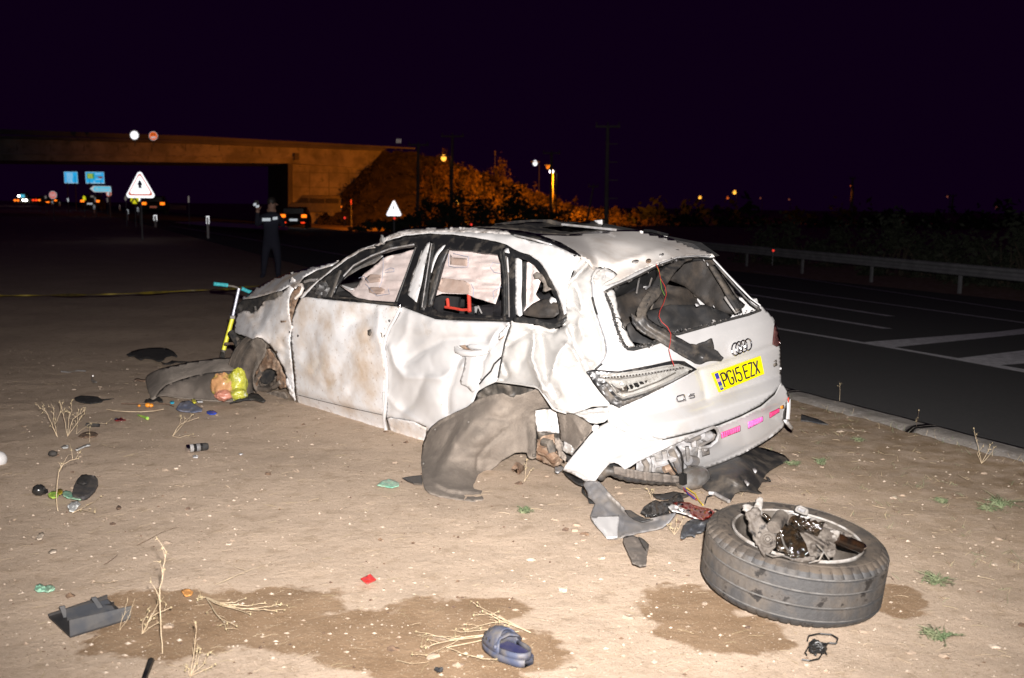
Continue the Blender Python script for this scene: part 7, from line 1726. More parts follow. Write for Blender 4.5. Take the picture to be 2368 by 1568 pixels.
tag(o, 'torn grey brown felt wheel arch liner lying on the ground left of the wreck', 'arch liner')
panel('shaded_lower_face', Q('L1', [(450, 1278), (490, 1215), (560, 1152), (700, 1098), (850, 1053), (1000, 1024), (1130, 1009), (1370, 1000), (1398, 1100), (1405, 1200), (1396, 1300), (1200, 1316), (1000, 1308), (850, 1290), (700, 1280), (600, 1262), (520, 1252)]), above(LS, .009), 'shaded_dirty_felt', o, step=5, dents=[('n', 26, .012)], thick=.004)  # lower half darker: dirt and the shade of its underside in the colour
for pl in ([(330, 1325), (350, 1300), (390, 1292), (420, 1310), (400, 1335)], [(450, 1285), (480, 1270), (520, 1300), (525, 1330), (480, 1330)], [(225, 1100), (250, 1082), (290, 1085), (340, 1090), (335, 1112), (290, 1105)]):
    pass
thing_panel('liner_lug', 'L1', [(330, 1325), (350, 1298), (390, 1290), (420, 1308), (440, 1300), (480, 1272), (520, 1298), (530, 1330), (490, 1332), (460, 1308), (420, 1330), (370, 1338)], .02, 'soot_black', 'dark broken lugs under the left end of the felt liner', 'plastic piece', [('n', 7, .015)])
thing_panel('bent_clip', 'L1', [(222, 1102), (240, 1082), (270, 1078), (300, 1090), (345, 1092), (340, 1112), (290, 1108), (255, 1096), (235, 1112)], .03, 'rusty_metal', 'small bent rusty clip left of the felt liner', 'metal clip', [('n', 7, .01)])
M('galvanised_bright', (.62, .62, .70), (.5, .5, .6), 20, .3, metal=.2)
c = G(528, 926)
BG = root('plastic_bag', (c[0], c[1], 0), 'full crumpled yellow and orange plastic bag against the felt liner', 'plastic bag')
def bagblob(name, px, py, rx, ry, mat, sd, dd=0.0, amp=.3):
    p = at(px, py, (c-CAM) @ FW+dd); k = ((c-CAM) @ FW)/IW
    mb = MB(); n = 22; V, F = [], []
    for i in range(n+1):
        th = math.pi*i/n
        for j in range(2*n):
            ph = math.pi*j/n
            d = Vector((math.sin(th)*math.cos(ph), math.sin(th)*math.sin(ph), math.cos(th)))
            m = 1+amp*.7*noise.noise(d*2+Vector((sd, 0, 0)))-amp*.6*abs(noise.noise(d*4.5+Vector((0, sd, 0))))-amp*.25*abs(noise.noise(d*11+Vector((0, sd, 3))))
            V.append(p+np.array([d.x*rx*k*m, d.y*rx*k*.8*m, d.z*ry*k*m]))
    for i in range(n):
        for j in range(2*n): F.append((i*2*n+j, i*2*n+(j+1) % (2*n), (i+1)*2*n+(j+1) % (2*n), (i+1)*2*n+j))
    mb.add(V, F); return mb.build(name, mat, BG)
M('bag_lime', (.42, .41, .04), (.26, .27, .05), 9, .3, .5, 40, coat=.3, c3=(.50, .50, .44), s3=14, lo3=.56, hi3=.66)
M('bag_orange', (.42, .22, .10), (.40, .32, .07), 9, .3, .4, 40, coat=.4, lo=.5, hi=.58)
M('bag_pink', (.46, .20, .14), (.4, .16, .11), 12, .35, .4, 40)
bagblob('yellow_lobe', 548, 889, 24, 38, 'bag_lime', 3, -.12)
bagblob('orange_lobe', 514, 893, 27, 32, 'bag_orange', 8, -.14)
bagblob('pink_lobe', 517, 914, 21, 13, 'bag_pink', 5, -.20)
bagblob('yellow_lobe', 552, 912, 20, 14, 'bag_lime', 12, -.18)
# scooter: chrome stem, yellow column, turquoise grips
bs = G(513, 842, .0); dS = (G(520, 880)-CAM) @ FW+.35
SK = root('kick_scooter', tuple(at(515, 840, dS)*[1, 1, 0]), 'child scooter with chrome stem, yellow column and turquoise handlebar grips, leaning at the wreck', 'scooter')
A = lambda x, y, d=0: at(*q1('d4', x, y), dS+d)
MB().tube([A(108, 965), A(192, 662)], .019, 14).build('lower_column', 'scooter_yellow', SK)
MB().tube([A(190, 668), A(253, 385), A(256, 372)], .0125, 12).build('upper_stem', 'galvanised_bright', SK)
MB().tube([A(150, 345, -.03), A(200, 352, -.02), A(235, 362), A(256, 374), A(275, 376, .02), A(300, 372, .03)], .010, 10).build('handlebar', 'dark_metal', SK)
MB().tube([A(12, 328, -.10), A(70, 333, -.07), A(145, 342, -.03)], [.019, .017, .019], 12).build('grip', 'grip_cyan', SK)
MB().tube([A(280, 372, .02), A(330, 395, .05), A(395, 418, .09)], [.019, .017, .019], 12).build('grip', 'grip_cyan', SK)
MB().box(A(202, 648), .05, .05, .03, (RT, (0, 1, 0), UP)).build('clamp', 'dull_metal', SK, bevel=.004)
MB().tube([A(165, 620), A(172, 655), A(235, 660)], .006, 8).build('clamp_lever', 'chrome', SK)
MB().tube([A(108, 965), A(100, 1010), A(95, 1040)], .022, 10).build('fork', 'dark_metal', SK)
MB().lathe([(.02, -.014), (.06, -.013), (.07, 0), (.06, .013), (.02, .014)], A(96, 1050), (.9, .3, 0), 24).build('scooter_wheel', 'soot_black', SK)
MB().box(A(190, 1065, .25), .11, .45, .02).build('deck', 'dark_metal', SK, bevel=.006)
# dark rags behind
thing_panel('black_rag', 'L1', [(145, 830), (200, 800), (280, 775), (380, 762), (500, 758), (580, 770), (640, 800), (680, 850), (670, 858), (620, 842), (560, 858), (520, 900), (480, 905), (420, 880), (340, 870), (300, 890), (250, 870), (230, 850), (170, 850)], .03, 'soot_black', 'black crumpled cloth on the dark ground behind the felt liner', 'cloth', [('n', 14, .03, 2)], 4)
thing_panel('rag_fringe', 'L1', [(510, 910), (560, 925), (620, 895), (680, 900), (800, 905), (720, 915), (660, 912), (600, 932), (540, 935)], .02, 'soot_black', 'thin black torn strip beside the black crumpled cloth', 'cloth', [('n', 9, .01)])
thing_panel('dark_rag', 'g1', [(705, 215), (760, 195), (850, 198), (920, 205), (965, 230), (1080, 222), (980, 240), (960, 258), (860, 272), (760, 258), (715, 240)], .02, 'soot_black', 'small dark rag left of the felt liner, nearer than the black cloth', 'cloth', [('n', 12, .02, 5)])
# small things
def G_(k, x, y, z=0.0): return G(*q1(k, x, y), z)
a, b = G_('g1', 1765, 700, .022), G_('g1', 1972, 676, .022)
CN = root('spray_can', tuple((a+b)/2*[1, 1, 0]), 'small black and silver spray can lying on its side in front of the felt liner', 'spray can')
ax = (b-a)/np.linalg.norm(b-a); ln = np.linalg.norm(b-a)
MB().lathe([(0, 0), (.016, .0), (.024, .006), (.025, .012), (.025, ln*.70), (.022, ln*.74)], a, ax, 24).build('can_body', 'black_glossy', CN)
MB().lathe([(.0, -.004), (.018, -.003), (.026, .002), (.0255, .018)], a, ax, 24).build('can_base', 'chrome', CN)
MB().lathe([(.0245, ln*.72), (.0245, ln*.9), (.020, ln*.99), (.0, ln)], a, ax, 20).build('cap', 'soot_black', CN)
MB().lathe([(.0252, .02), (.0256, .022), (.0256, ln*.3), (.0252, ln*.305)], a, ax, 24).build('label_band', 'silver_plastic', CN)
MB().lathe([(.0252, ln*.44), (.0256, ln*.45), (.0256, ln*.6), (.0252, ln*.61)], a, ax, 24).build('label_band', 'grey_plastic', CN)
# black flip flop
c = G(197, 1122)
FL = root('black_sandal', (c[0], c[1], 0), 'black flat sandal lying on the dirt near the left edge beside green wrappers', 'sandal')
panel('sole', Q('g1', [(683, 1120), (700, 1050), (730, 990), (770, 955), (820, 945), (860, 950), (900, 955), (925, 985), (930, 1020), (905, 1070), (870, 1110), (830, 1145), (790, 1158), (730, 1155), (690, 1140)]), gsurf(.02), 'sandal_grey', FL, step=4, dents=[('c', Q('g1', [(860, 960), (850, 1030), (780, 1150)]), 3, -.012), ('g', *q1('g1', 750, 1090), 14, 12, .008)], thick=.018)
panel('strap', Q('g1', [(735, 985), (775, 945), (820, 940), (855, 965), (850, 1000), (820, 1030), (770, 1035), (730, 1020)]), gsurf(.05), 'soot_black', FL, step=4, dents=[('g', *q1('g1', 795, 990), 10, 8, -.03), ('n', 9, .006)])
# blue clog in the foreground
T = G_('g3', 1340, 965); H_ = G_('g3', 1668, 1118)
CL = root('blue_clog', tuple((T+H_)/2*[1, 1, 0]), 'dusty blue child clog with heel strap in the foreground on the damp patch', 'clog')
ax = H_-T; ax[2] = 0; LN_ = np.linalg.norm(ax); ax /= LN_; sx = np.array([-ax[1], ax[0], 0])
if sx[1] > 0: sx = -sx     # sx points to the viewer
wd = lambda t: .46*LN_*(.5*math.sin(math.pi*min(1, (t+.02)/.62)/2)**.55 if t < .6 else .5*(1-.28*(t-.6)/.4)*max(.0, 1-((t-.6)/.42)**7)**.5)
def cpt(t, s_, z): return T+ax*t*LN_+sx*s_*wd(t)+np.array([0, 0, z*1.0])
nt_, ns_ = 28, 16
V, F = [], []
for i in range(nt_+1):
    t = i/nt_
    for j, (s_, z) in enumerate(((-1, .0), (-1.03, .012), (-1.0, .024), (-.8, .026), (-.4, .022), (0, .021), (.4, .022), (.8, .026), (1.0, .024), (1.03, .012), (1, .0))):
        V.append(cpt(t, s_, z))
m_ = 11
F = [(i*m_+j, i*m_+j+1, (i+1)*m_+j+1, (i+1)*m_+j) for i in range(nt_) for j in range(m_-1)]
F += [(i*m_, (i+1)*m_, (i+1)*m_+m_-1, i*m_+m_-1) for i in range(nt_)]
mk('sole', V, F, 'blue_foam', CL)
mk('footbed', [cpt(.35+.62*i/12, s_, .029) for i in range(13) for s_ in (-.82, -.3, .3, .82)], [(i*4+j, i*4+j+1, i*4+j+5, i*4+j+4) for i in range(12) for j in range(3)], 'blue_foam_inside', CL)
V, F = [], []
n1, n2 = 18, 18
for i in range(n1+1):
    t = .015+.47*i/n1
    hh = .028+LN_*.30*math.sin(min(1, t/.40)*math.pi/2)**.7
    for j in range(n2+1):
        a_ = math.pi*j/n2
        V.append(cpt(t+(.09*(abs(math.cos(a_))**2) if i == n1 else 0), -math.cos(a_), .022+(hh-.022)*math.sin(a_)**.8))
F = [(i*(n2+1)+j, i*(n2+1)+j+1, (i+1)*(n2+1)+j+1, (i+1)*(n2+1)+j) for i in range(n1) for j in range(n2)]
o = mk('upper', V, F, 'blue_foam', CL); sm = o.modifiers.new('s', 'SOLIDIFY'); sm.thickness = .005
for t, a_ in ((.10, 60), (.10, 100), (.17, 45), (.18, 75), (.18, 105), (.25, 55), (.26, 90), (.14, 25), (.24, 22), (.34, 20), (.2, 130), (.3, 120)):
    a_ = math.radians(a_); hh = .028+LN_*.30*math.sin(min(1, t/.40)*math.pi/2)**.7
    p = cpt(t, math.cos(a_)*1.0, .022+(hh-.022)*math.sin(a_)**.8)
    nrm = sx*math.cos(a_)+np.array([0, 0, 1])*math.sin(a_)-ax*.4; nrm /= np.linalg.norm(nrm)
    MB().lathe([(0, .0018), (.005, .0012), (.0058, -.001)], p+nrm*.001, nrm, 10).build('air_hole', 'soot_black', CL)
V, F = [], []
rim = []
for i in range(19):
    u_ = i/18; ang = math.pi*(u_-.5)
    t = .52+.47*math.cos(ang)**.5 if abs(math.cos(ang)) > 1e-6 else .52
    rim.append((t, math.sin(ang)))
V = []
for t, s_ in rim:
    V += [cpt(min(t, .985), np.sign(s_)*min(1, abs(s_)**.6), .02), cpt(min(t, .985), np.sign(s_)*min(1, abs(s_)**.6)*.95, .046)]
F = [(2*i, 2*i+1, 2*i+3, 2*i+2) for i in range(18)]
o = mk('heel_rim', V, F, 'blue_foam', CL); sm = o.modifiers.new('s', 'SOLIDIFY'); sm.thickness = .005
st = [cpt(.50, .98, .045), cpt(.53, .7, .075), cpt(.60, .2, .088), cpt(.66, -.3, .082), cpt(.62, -.8, .062), cpt(.52, -.98, .045)]
MB().tube(st, [.010, .011, .012, .012, .011, .010], 10, flat=.35).build('heel_strap', 'blue_foam', CL)
for e in (st[0], st[-1]): MB().blob(e, .009, .009, .009, 0, 0, 1, 6).build('rivet', 'blue_foam', CL)
# dark plastic tray
c = G_('g2', 700, 740)
TR_ = root('plastic_tray', (c[0], c[1], 0), 'dark grey open plastic tray with two upright tabs, lower left on the dirt', 'tray')
b0, b1, b2, b3 = G_('g2', 385, 730), G_('g2', 555, 888), G_('g2', 1028, 742), G_('g2', 850, 592)
t1, t2 = up(*q1('g2', 548, 752), b1), up(*q1('g2', 1040, 640), b2)
def wall(name, P4, mat, th=.006):
    o = mk(name, P4, [(0, 1, 2, 3)], mat, TR_, smooth=False); s = o.modifiers.new('s', 'SOLIDIFY'); s.thickness = th; return o
wall('base', [b0+[0, 0, .004], b1+[0, 0, .004], b2+[0, 0, .004], b3+[0, 0, .004]], 'tray_dark')
wall('front_wall', [b1+[0, 0, .002], b2+[0, 0, .002], t2, t1], 'tray_grey')
wall('inner_wall', [G_('g2', 530, 745, .01), G_('g2', 905, 665, .01), G_('g2', 850, 590, .03), G_('g2', 520, 665, .03)], 'tray_grey')
wall('back_wall', [b0+[0, 0, .004], b3+[0, 0, .004], b3+[0, 0, .02], b0+[0, 0, .012]], 'tray_dark')
for x, y, x2, y2 in ((525, 735, 488, 640), (820, 690, 738, 572)):
    p = G_('g2', x, y); e = up(*q1('g2', x2, y2), p)
    MB().box((p+e)/2, .020, .006, np.linalg.norm(e-p)*1.05, (np.array([.8, .6, 0]), np.array([-.6, .8, 0]), (e-p)/np.linalg.norm(e-p))).build('tab', 'tray_dark', TR_, smooth=False, bevel=.002)
for x in (780, 830, 870): MB().box(G_('g2', x, 640, .012), .02, .03, .02).build('inner_rib', 'tray_dark', TR_, smooth=False)
# cable tangle near the big wheel
c = G(1890, 1500)
CT = root('cable_tangle', (c[0], c[1], 0), 'small tangle of thin black cable on the dirt below the detached wheel', 'cable')
for pl in ([(1430, 1400), (1440, 1360), (1520, 1342), (1620, 1350), (1668, 1380), (1655, 1420), (1600, 1415), (1545, 1435), (1500, 1440)], [(1500, 1440), (1440, 1445), (1412, 1490), (1425, 1512)], [(1385, 1545), (1450, 1555), (1520, 1540), (1545, 1500)], [(1540, 1430), (1560, 1460), (1580, 1505)]):
    line_part('cable', Q('c4', pl), gsurf(.012), .0028, 'wire_black', CT, n=6, step=4)
rnd = random.Random(5)
mb = MB()
cc = G_('c4', 1510, 1470, .02)
for k in range(9):
    a_ = rnd.uniform(0, 6.28)
    mb.tube([cc+np.array([math.cos(a_+t)*.024*(1+.3*rnd.random()), math.sin(a_+t)*.024, .012*math.sin(t*2+k)+.006*k/3]) for t in np.linspace(0, 5, 9)], .0035, 5)
mb.build('cable_knot', 'wire_black', CT)
# wrappers and scraps: name, crop, outline, height, material, label, category
for nm_, k, pl, z, m, lb, ct, amp in (
    ('red_wrapper', 'g3', [(442, 480), (480, 462), (515, 448), (555, 488), (525, 502), (492, 516), (465, 500)], .012, 'red_foil', 'small shiny red wrapper lying alone on the pale dirt in the middle', 'wrapper', .008),
    ('orange_leaf', 'g2', [(1428, 515), (1460, 503), (1500, 505), (1525, 528), (1512, 552), (1470, 565), (1445, 548)], .012, 'orange_leaf', 'crumpled orange brown leaf at the edge of the damp patch', 'leaf', .012),
    ('green_scrap', 'g2', [(272, 505), (290, 470), (320, 462), (350, 480), (400, 470), (435, 490), (425, 515), (380, 530), (345, 525), (300, 528)], .015, 'green_film', 'crumpled dark green plastic scrap above the grey tray', 'plastic scrap', .02),
    ('green_film', 'c3', [(12, 1160), (50, 1125), (110, 1108), (150, 1120), (190, 1140), (185, 1165), (130, 1180), (60, 1168)], .012, 'green_film', 'pale green plastic film in front of the rear arch liner', 'plastic scrap', .015),
    ('black_flake', 'c3', [(212, 1100), (280, 1088), (368, 1078), (372, 1155), (310, 1150), (250, 1125)], .012, 'dirty_black_plastic', 'flat dark plastic flake touching the rear arch liner', 'plastic scrap', .01),
    ('lime_wrapper', 'g1', [(455, 1128), (490, 1100), (530, 1098), (560, 1125), (545, 1160), (500, 1168), (465, 1155)], .02, 'lime_film', 'bright green wrapper left of the black sandal', 'wrapper', .02),
    ('yellow_wrapper', 'g1', [(548, 1085), (570, 1076), (595, 1088), (590, 1118), (565, 1135), (545, 1115)], .03, 'tape_yellow', 'tiny yellow wrapper between the green ones', 'wrapper', .02),
    ('pale_green_wrapper', 'g1', [(585, 1110), (620, 1095), (665, 1100), (685, 1120), (690, 1150), (760, 1160), (770, 1185), (700, 1175), (640, 1165), (600, 1150)], .012, 'green_film', 'pale green wrapper tucked under the black sandal', 'wrapper', .014),
    ('clear_wrapper', 'g1', [(640, 1235), (680, 1200), (740, 1190), (765, 1225), (730, 1260), (700, 1300), (660, 1290), (648, 1260)], .02, 'clear_film', 'greyish clear plastic wrapper below the black sandal', 'wrapper', .02),
    ('white_scrap', 'g1', [(710, 705), (760, 680), (820, 655), (855, 650), (855, 668), (800, 682), (730, 715)], .012, 'clear_film', 'long white plastic sliver on the dirt left', 'plastic scrap', .008),
    ('white_scrap', 'g1', [(575, 680), (610, 662), (650, 668), (645, 690), (600, 695)], .012, 'clear_film', 'small pale plastic scrap left of the long sliver', 'plastic scrap', .01),
    ('white_scrap', 'g1', [(1825, 765), (1850, 755), (1880, 768), (1870, 785), (1830, 782)], .012, 'white_plastic', 'tiny white scrap just below the spray can', 'plastic scrap', .008),
    ('white_scrap', 'g1', [(2258, 745), (2280, 735), (2305, 745), (2280, 758)], .012, 'white_plastic', 'tiny white scrap on the open dirt right of the spray can', 'plastic scrap', .005),
    ('blue_scrap', 'g1', [(1955, 345), (1985, 335), (2020, 335), (2060, 355), (2040, 372), (1990, 375), (1960, 362)], .02, 'blue_film', 'bright blue plastic scrap in front of the bag', 'plastic scrap', .015),
    ('slate_slipper', 'g1', [(1665, 325), (1690, 280), (1720, 250), (1790, 240), (1830, 265), (1870, 290), (1920, 320), (1910, 345), (1840, 355), (1760, 350), (1700, 340)], .035, 'slate_cloth', 'dusty slate blue slipper in front of the felt liner', 'slipper', .03),
    ('cyan_scrap', 'g1', [(1608, 258), (1620, 243), (1652, 248), (1650, 268), (1622, 272)], .02, 'cyan_plastic', 'small cyan plastic piece before the felt liner', 'plastic scrap', .01),
    ('yellow_tube', 'g1', [(1812, 228), (1850, 225), (1860, 262), (1838, 268), (1820, 248)], .025, 'scooter_yellow', 'yellow part of a small tube before the bag', 'plastic scrap', .008),
    ('white_tube', 'g1', [(1858, 236), (1900, 235), (1925, 245), (1920, 258), (1870, 258)], .025, 'white_plastic', 'white end of a small tube before the bag', 'plastic scrap', .005),
    ('rust_patch', 'g1', [(740, 580), (780, 548), (840, 535), (900, 540), (930, 560), (910, 585), (850, 592), (780, 595)], .008, 'dark_bit', 'reddish brown crumbled patch below the black tube', 'dirt patch', .012),
    ('brown_clod', 'g1', [(1102, 1255), (1118, 1235), (1140, 1240), (1152, 1255), (1130, 1272), (1108, 1268)], .015, 'dark_bit', 'small rusty brown clod alone on the dirt', 'clod', .01),
    ('red_ring', 'g1', [(1080, 425), (1095, 408), (1140, 402), (1190, 412), (1192, 428), (1150, 435), (1100, 436)], .012, 'red_lens', 'dark red glassy shard left of the lighter', 'shard', .008),
    ('slate_flake', 'd3', [(430, 432), (480, 448), (560, 470), (620, 498), (658, 522), (600, 515), (500, 495), (425, 488)], .015, 'tray_grey', 'long grey plastic flake right of the bumper near the kerb', 'plastic scrap', .008),
    ('dark_flake', 'd1', [(1925, 845), (1950, 850), (1978, 885), (1950, 880)], .02, 'dirty_black_plastic', 'small pointed dark flake at the edge of the undertray', 'plastic scrap', .005),
    ('stone_slab', 'g1', [(345, 1535), (370, 1500), (410, 1490), (420, 1510), (400, 1535)], .012, 'pebble', 'pale flat stone at the lower left', 'stone', .01),
    ('stone_slab', 'g2', [(285, 105), (310, 70), (340, 58), (350, 80), (330, 110), (300, 118)], .012, 'pebble', 'pale flat oval stone above the green scrap', 'stone', .008),
    ('stone_slab', 'g2', [(380, 215), (410, 190), (450, 195), (440, 215), (400, 225)], .012, 'pebble', 'small whitish stone left of the tall dry stem', 'stone', .006)):
    thing_panel(nm_, k, pl, z, m, lb, ct, [('n', 7, amp, len(lb))], 3, .003)
# black ball, black tube, lighter, berries, cable ends, white ball, stick
tag(MB().blob(G(90, 1133, .025), .034, .034, .03, 3, .1, 3, 10).blob(G(101, 1136, .012), .022, .018, .014, 5, .3, 3, 6).build('black_ball', 'black_glossy', None), 'shiny black crumpled ball near the left edge', 'ball')
a, b = G_('g1', 818, 472, .014), G_('g1', 940, 474, .014)
tag(MB().tube([a, b], .014, 12).build('black_tube', 'soot_black', None), 'short black tube lying behind the dry weed clump', 'tube')
tag(MB().blob(G_('g1', 498, 745, .015), .028, .022, .018, 2, .2, 3, 8).build('bottle_top', 'soot_black', None), 'small round black cap near the left edge', 'cap')
a, b = G_('g1', 1310, 380, .01), G_('g1', 1398, 412, .01)
tag(MB().tube([a, (a+b)/2, b], [.006, .010, .012], 8).build('lighter', 'lime_film', None), 'small olive green lighter left of the spray can', 'lighter')
for i, (x, y, r, lb) in enumerate(((1402, 286, .022, 'larger orange lump before the felt liner'), (1432, 290, .018, 'orange lump touching the larger one'), (1318, 292, .012, 'single small orange lump further left'))):
    tag(MB().blob(G_('g1', x, y, r*.7), r, r, r*.8, i, .15, 3, 8).build('orange_lump', 'orange_plastic', None), lb, 'fruit', 'orange lumps before the liner')
tag(MB().blob(at(-4, 1062, 6.05), .049, .049, .049, 0, .02, 1, 18).build('white_ball', 'white_plastic', None), 'white ball cut by the left edge of the picture', 'ball')
a, b = G_('g2', 1135, 1225, .012), G_('g2', 1192, 1072, .02)
tag(MB().tube([a, (a+b)/2, b], [.010, .011, .012], 8).build('black_hose_piece', 'black_glossy', None), 'short shiny black hose piece at the bottom edge', 'hose')
tag(MB().blob(G_('g3', 1015, 1145, .006), .014, .010, .008, 4, .5, 4, 7).build('dark_clump', 'soot_black', None), 'tiny dark clump left below the blue clog', 'clump')
mb = MB(); mb.tube([G_('g1', 880, 10, .10), G_('g1', 870, 50, .03), G_('g1', 890, 75, .01)], .006, 6).tube([G_('g1', 870, 50, .03), G_('g1', 912, 70, .02)], .008, 6)
tag(mb.build('metal_scrap', 'dull_metal', None), 'small shiny metal scrap on the dark ground left of the liner', 'metal scrap')
mb = MB(); mb.tube([at(141, 859, 9.3), at(160, 861, 9.3), at(180, 857, 9.3), at(198, 858, 9.3)], .008, 6)
tag(mb.build('wire_scrap', 'dull_metal', None), 'thin pale wire scrap on the dark ground far left', 'wire')
mb = MB(); mb.tube([G_('g1', *p, .012) for p in ((1010, 325), (1090, 340), (1200, 348), (1330, 350), (1460, 342), (1550, 325))], .003, 5)
tag(mb.build('pale_string', 'straw', None), 'long pale string curving on the dirt below the liner', 'string')
mb = MB(); mb.tube([G_('g1', *p, .012) for p in ((1150, 272), (1300, 275), (1500, 268), (1600, 280), (1650, 300))], .005, 5)
tag(mb.build('dark_twig', 'dark_bit', None), 'dark thin twig along the foot of the felt liner', 'twig')
mb = MB().tube([G(1170+(x-1170)*1, y, .03) for x, y in ((1195, 1075), (1205, 1082), (1198, 1090), (1190, 1083))], .02, 8)
tag(mb.build('scorched_lump', 'rusty_metal', None), 'dark lump of torn metal under the rear arch liner', 'metal scrap')
# ================================================================== PLANTS
def dry_weed(name, base, tips, label, r=.0035, seed=0, heads=True, lying=False, k='P', mat='straw', cat='dry weed', twigs=2, group='dry weeds on the dirt'):
    rnd = random.Random(seed); r0 = r
    bp = G(*q1(k, *base), .0)
    R = root(name, tuple(bp), label, cat, group)
    st, hd = MB(), MB()
    for tp in tips:
        pts = [q1(k, *p) for p in tp] if isinstance(tp[0], tuple) else [q1(k, *tp)]
        if lying: P_ = [bp+[0, 0, .01]]+[G(*p, .018+.01*rnd.random()) for p in pts]
        else:
            P_ = [bp]
            dy = 0
            for p in pts:
                dy += rnd.uniform(-.012, .012)
                P_.append(at(*p, (bp-CAM) @ FW+dy))
        Q_ = []
        for i in range(len(P_)-1):
            for t in (0, .33, .66):
                Q_.append(P_[i]*(1-t)+P_[i+1]*t+np.array([rnd.gauss(0, .0012), rnd.gauss(0, .0012), rnd.gauss(0, .001)])*(1 if i or t else 0))
        Q_.append(P_[-1])
        n_ = len(Q_)
        r = r0*.30
        st.tube(Q_, [r*(1-.6*i/n_) for i in range(n_)], 6)
        L_ = np.linalg.norm(P_[-1]-P_[0])
        for _ in range(twigs*2):
            i = rnd.randrange(max(1, n_//3), n_)
            d_ = (Q_[-1]-Q_[0])/L_
            e = Q_[i]+d_*L_*rnd.uniform(.04, .16)+np.array([rnd.gauss(0, .06*L_), rnd.gauss(0, .04*L_), abs(rnd.gauss(0, .04*L_)) if not lying else .005])
            if e[2] < .005: e[2] = .008
            st.tube([Q_[i], (Q_[i]+e)/2+[0, 0, .003], e], [r*.42, r*.35, r*.2], 5)
            if heads and rnd.random() < .5:
                hd.blob(e, .0026, .0026, .0034, rnd.random()*9, .5, 4, 4)
                for _k in range(4): hd.tube([e, e+np.array([rnd.gauss(0, .010), rnd.gauss(0, .010), rnd.gauss(0, .010)])], [.0008, .0003], 3)
        if heads: hd.blob(Q_[-1], .0034, .0034, .0045, rnd.random()*9, .5, 4, 4)
    st.build('stem', mat, R)['kind'] = 'stuff'
    if hd.v: hd.build('seed_head', 'dry_flower', R)['kind'] = 'stuff'
    return R
dry_weed('dry_weed', (545, 590), [((500, 500), (510, 320)), ((520, 470), (570, 360), (590, 265)), ((480, 440), (440, 350), (380, 315))], 'tall pale dry weed with several seed heads, left side, leftmost stems', k='g1', seed=1, r=.006, twigs=4)
dry_weed('dry_weed', (640, 585), [((620, 470), (600, 380), (580, 300)), ((650, 420), (680, 340), (670, 270)), ((690, 420), (760, 370), (800, 340)), ((720, 470), (800, 365))], 'bushy pale dry weed clump beside the leftmost stems', k='g1', seed=2, r=.006, twigs=4)
dry_weed('dry_weed', (725, 560), [((730, 470), (745, 330)), ((860, 455), (1010, 462))], 'thin dry weed reaching over the black tube', k='g1', seed=3, r=.004)
dry_weed('dry_weed', (550, 1290), [((530, 1180), (540, 1050), (560, 920), (600, 850), (660, 810), (745, 790))], 'single bent dry stem arching over the green wrappers', k='g1', seed=4, r=.007, twigs=3)
dry_weed('dry_weed', (850, 640), [((850, 560), (852, 490))], 'very short upright dry stem behind the sandal', k='g1', seed=5, r=.004)
dry_weed('dry_twig', (680, 1330), [((770, 1270), (860, 1220), (960, 1150)), ((760, 1275), (900, 1300))], 'dry twig lying below the black sandal', k='g1', seed=6, r=.005, lying=True)
dry_weed('dry_twig', (1635, 580), [((1680, 500), (1740, 450), (1830, 375)), ((1700, 470), (1720, 410)), ((1750, 450), (1880, 405)), ((1700, 595), (1830, 560))], 'dry forked twig above the spray can', k='g1', seed=7, r=.005, twigs=1)
dry_weed('dry_weed', (1282, 1015), [((1270, 800), (1262, 600), (1265, 500), (1290, 330), (1312, 215))], 'tallest single dry stem standing in the damp patch, lower left', k='g2', seed=8, r=.0065, twigs=3)
dry_weed('dry_weed', (1120, 860), [((1130, 760), (1180, 680)), ((1180, 740), (1220, 680), (1250, 590)), ((1200, 720), (1350, 650)), ((1200, 800), (1260, 770))], 'small forked dry weed left of the tallest stem', k='g2', seed=9, r=.005)
dry_weed('dry_weed', (945, 830), [((960, 760), (990, 680), (1010, 575)), ((1010, 740), (1040, 660), (1065, 580))], 'thin dry weed growing right at the grey tray', k='g2', seed=10, r=.0035, heads=False)
dry_weed('dry_twig', (1625, 590), [((1750, 635), (1900, 660), (2050, 670), (2180, 680)), ((1740, 615), (1850, 615), (1940, 580)), ((1760, 625), (1950, 640), (2090, 615)), ((1700, 620), (1850, 660), (1975, 705)), ((1680, 660), (1740, 740), (1870, 800)), ((1690, 680), (1770, 770), (1785, 820)), ((1900, 665), (2100, 650), (2222, 622)), ((1580, 570),), ((1560, 590),)], 'fan of pale dry twigs lying on the damp patch, left of the middle', k='g2', seed=11, r=.0075, lying=True)
dry_weed('dry_weed', (1500, 1195), [((1520, 1080), (1540, 950), (1545, 770)), ((1560, 1080), (1580, 980)), ((1600, 1100), (1640, 1020)), ((1480, 1120), (1460, 1150)), ((1620, 1140), (1700, 1100)), ((1540, 1100), (1555, 1000))], 'dry grass clump at the bottom edge left of the middle', k='g2', seed=12, r=.005)
dry_weed('dry_twig', (1595, 885), [((1450, 888), (1250, 900), (1090, 925), (950, 885), (845, 868)), ((1200, 905), (1060, 980), (920, 1040)), ((1100, 935), (980, 960), (915, 985)), ((1070, 985), (1180, 1025), (1330, 1068), (1430, 1070))], 'long dry forked branch pointing at the blue clog', k='g3', seed=13, r=.0065, lying=True)
dry_weed('dry_twig', (1680, 895), [((1600, 840), (1470, 780), (1380, 720), (1290, 680)), ((1480, 795), (1350, 815), (1220, 855)), ((1400, 735), (1265, 748)), ((1450, 780), (1330, 720))], 'dry forked branch lying above the blue clog', k='g3', seed=14, r=.006, lying=True)
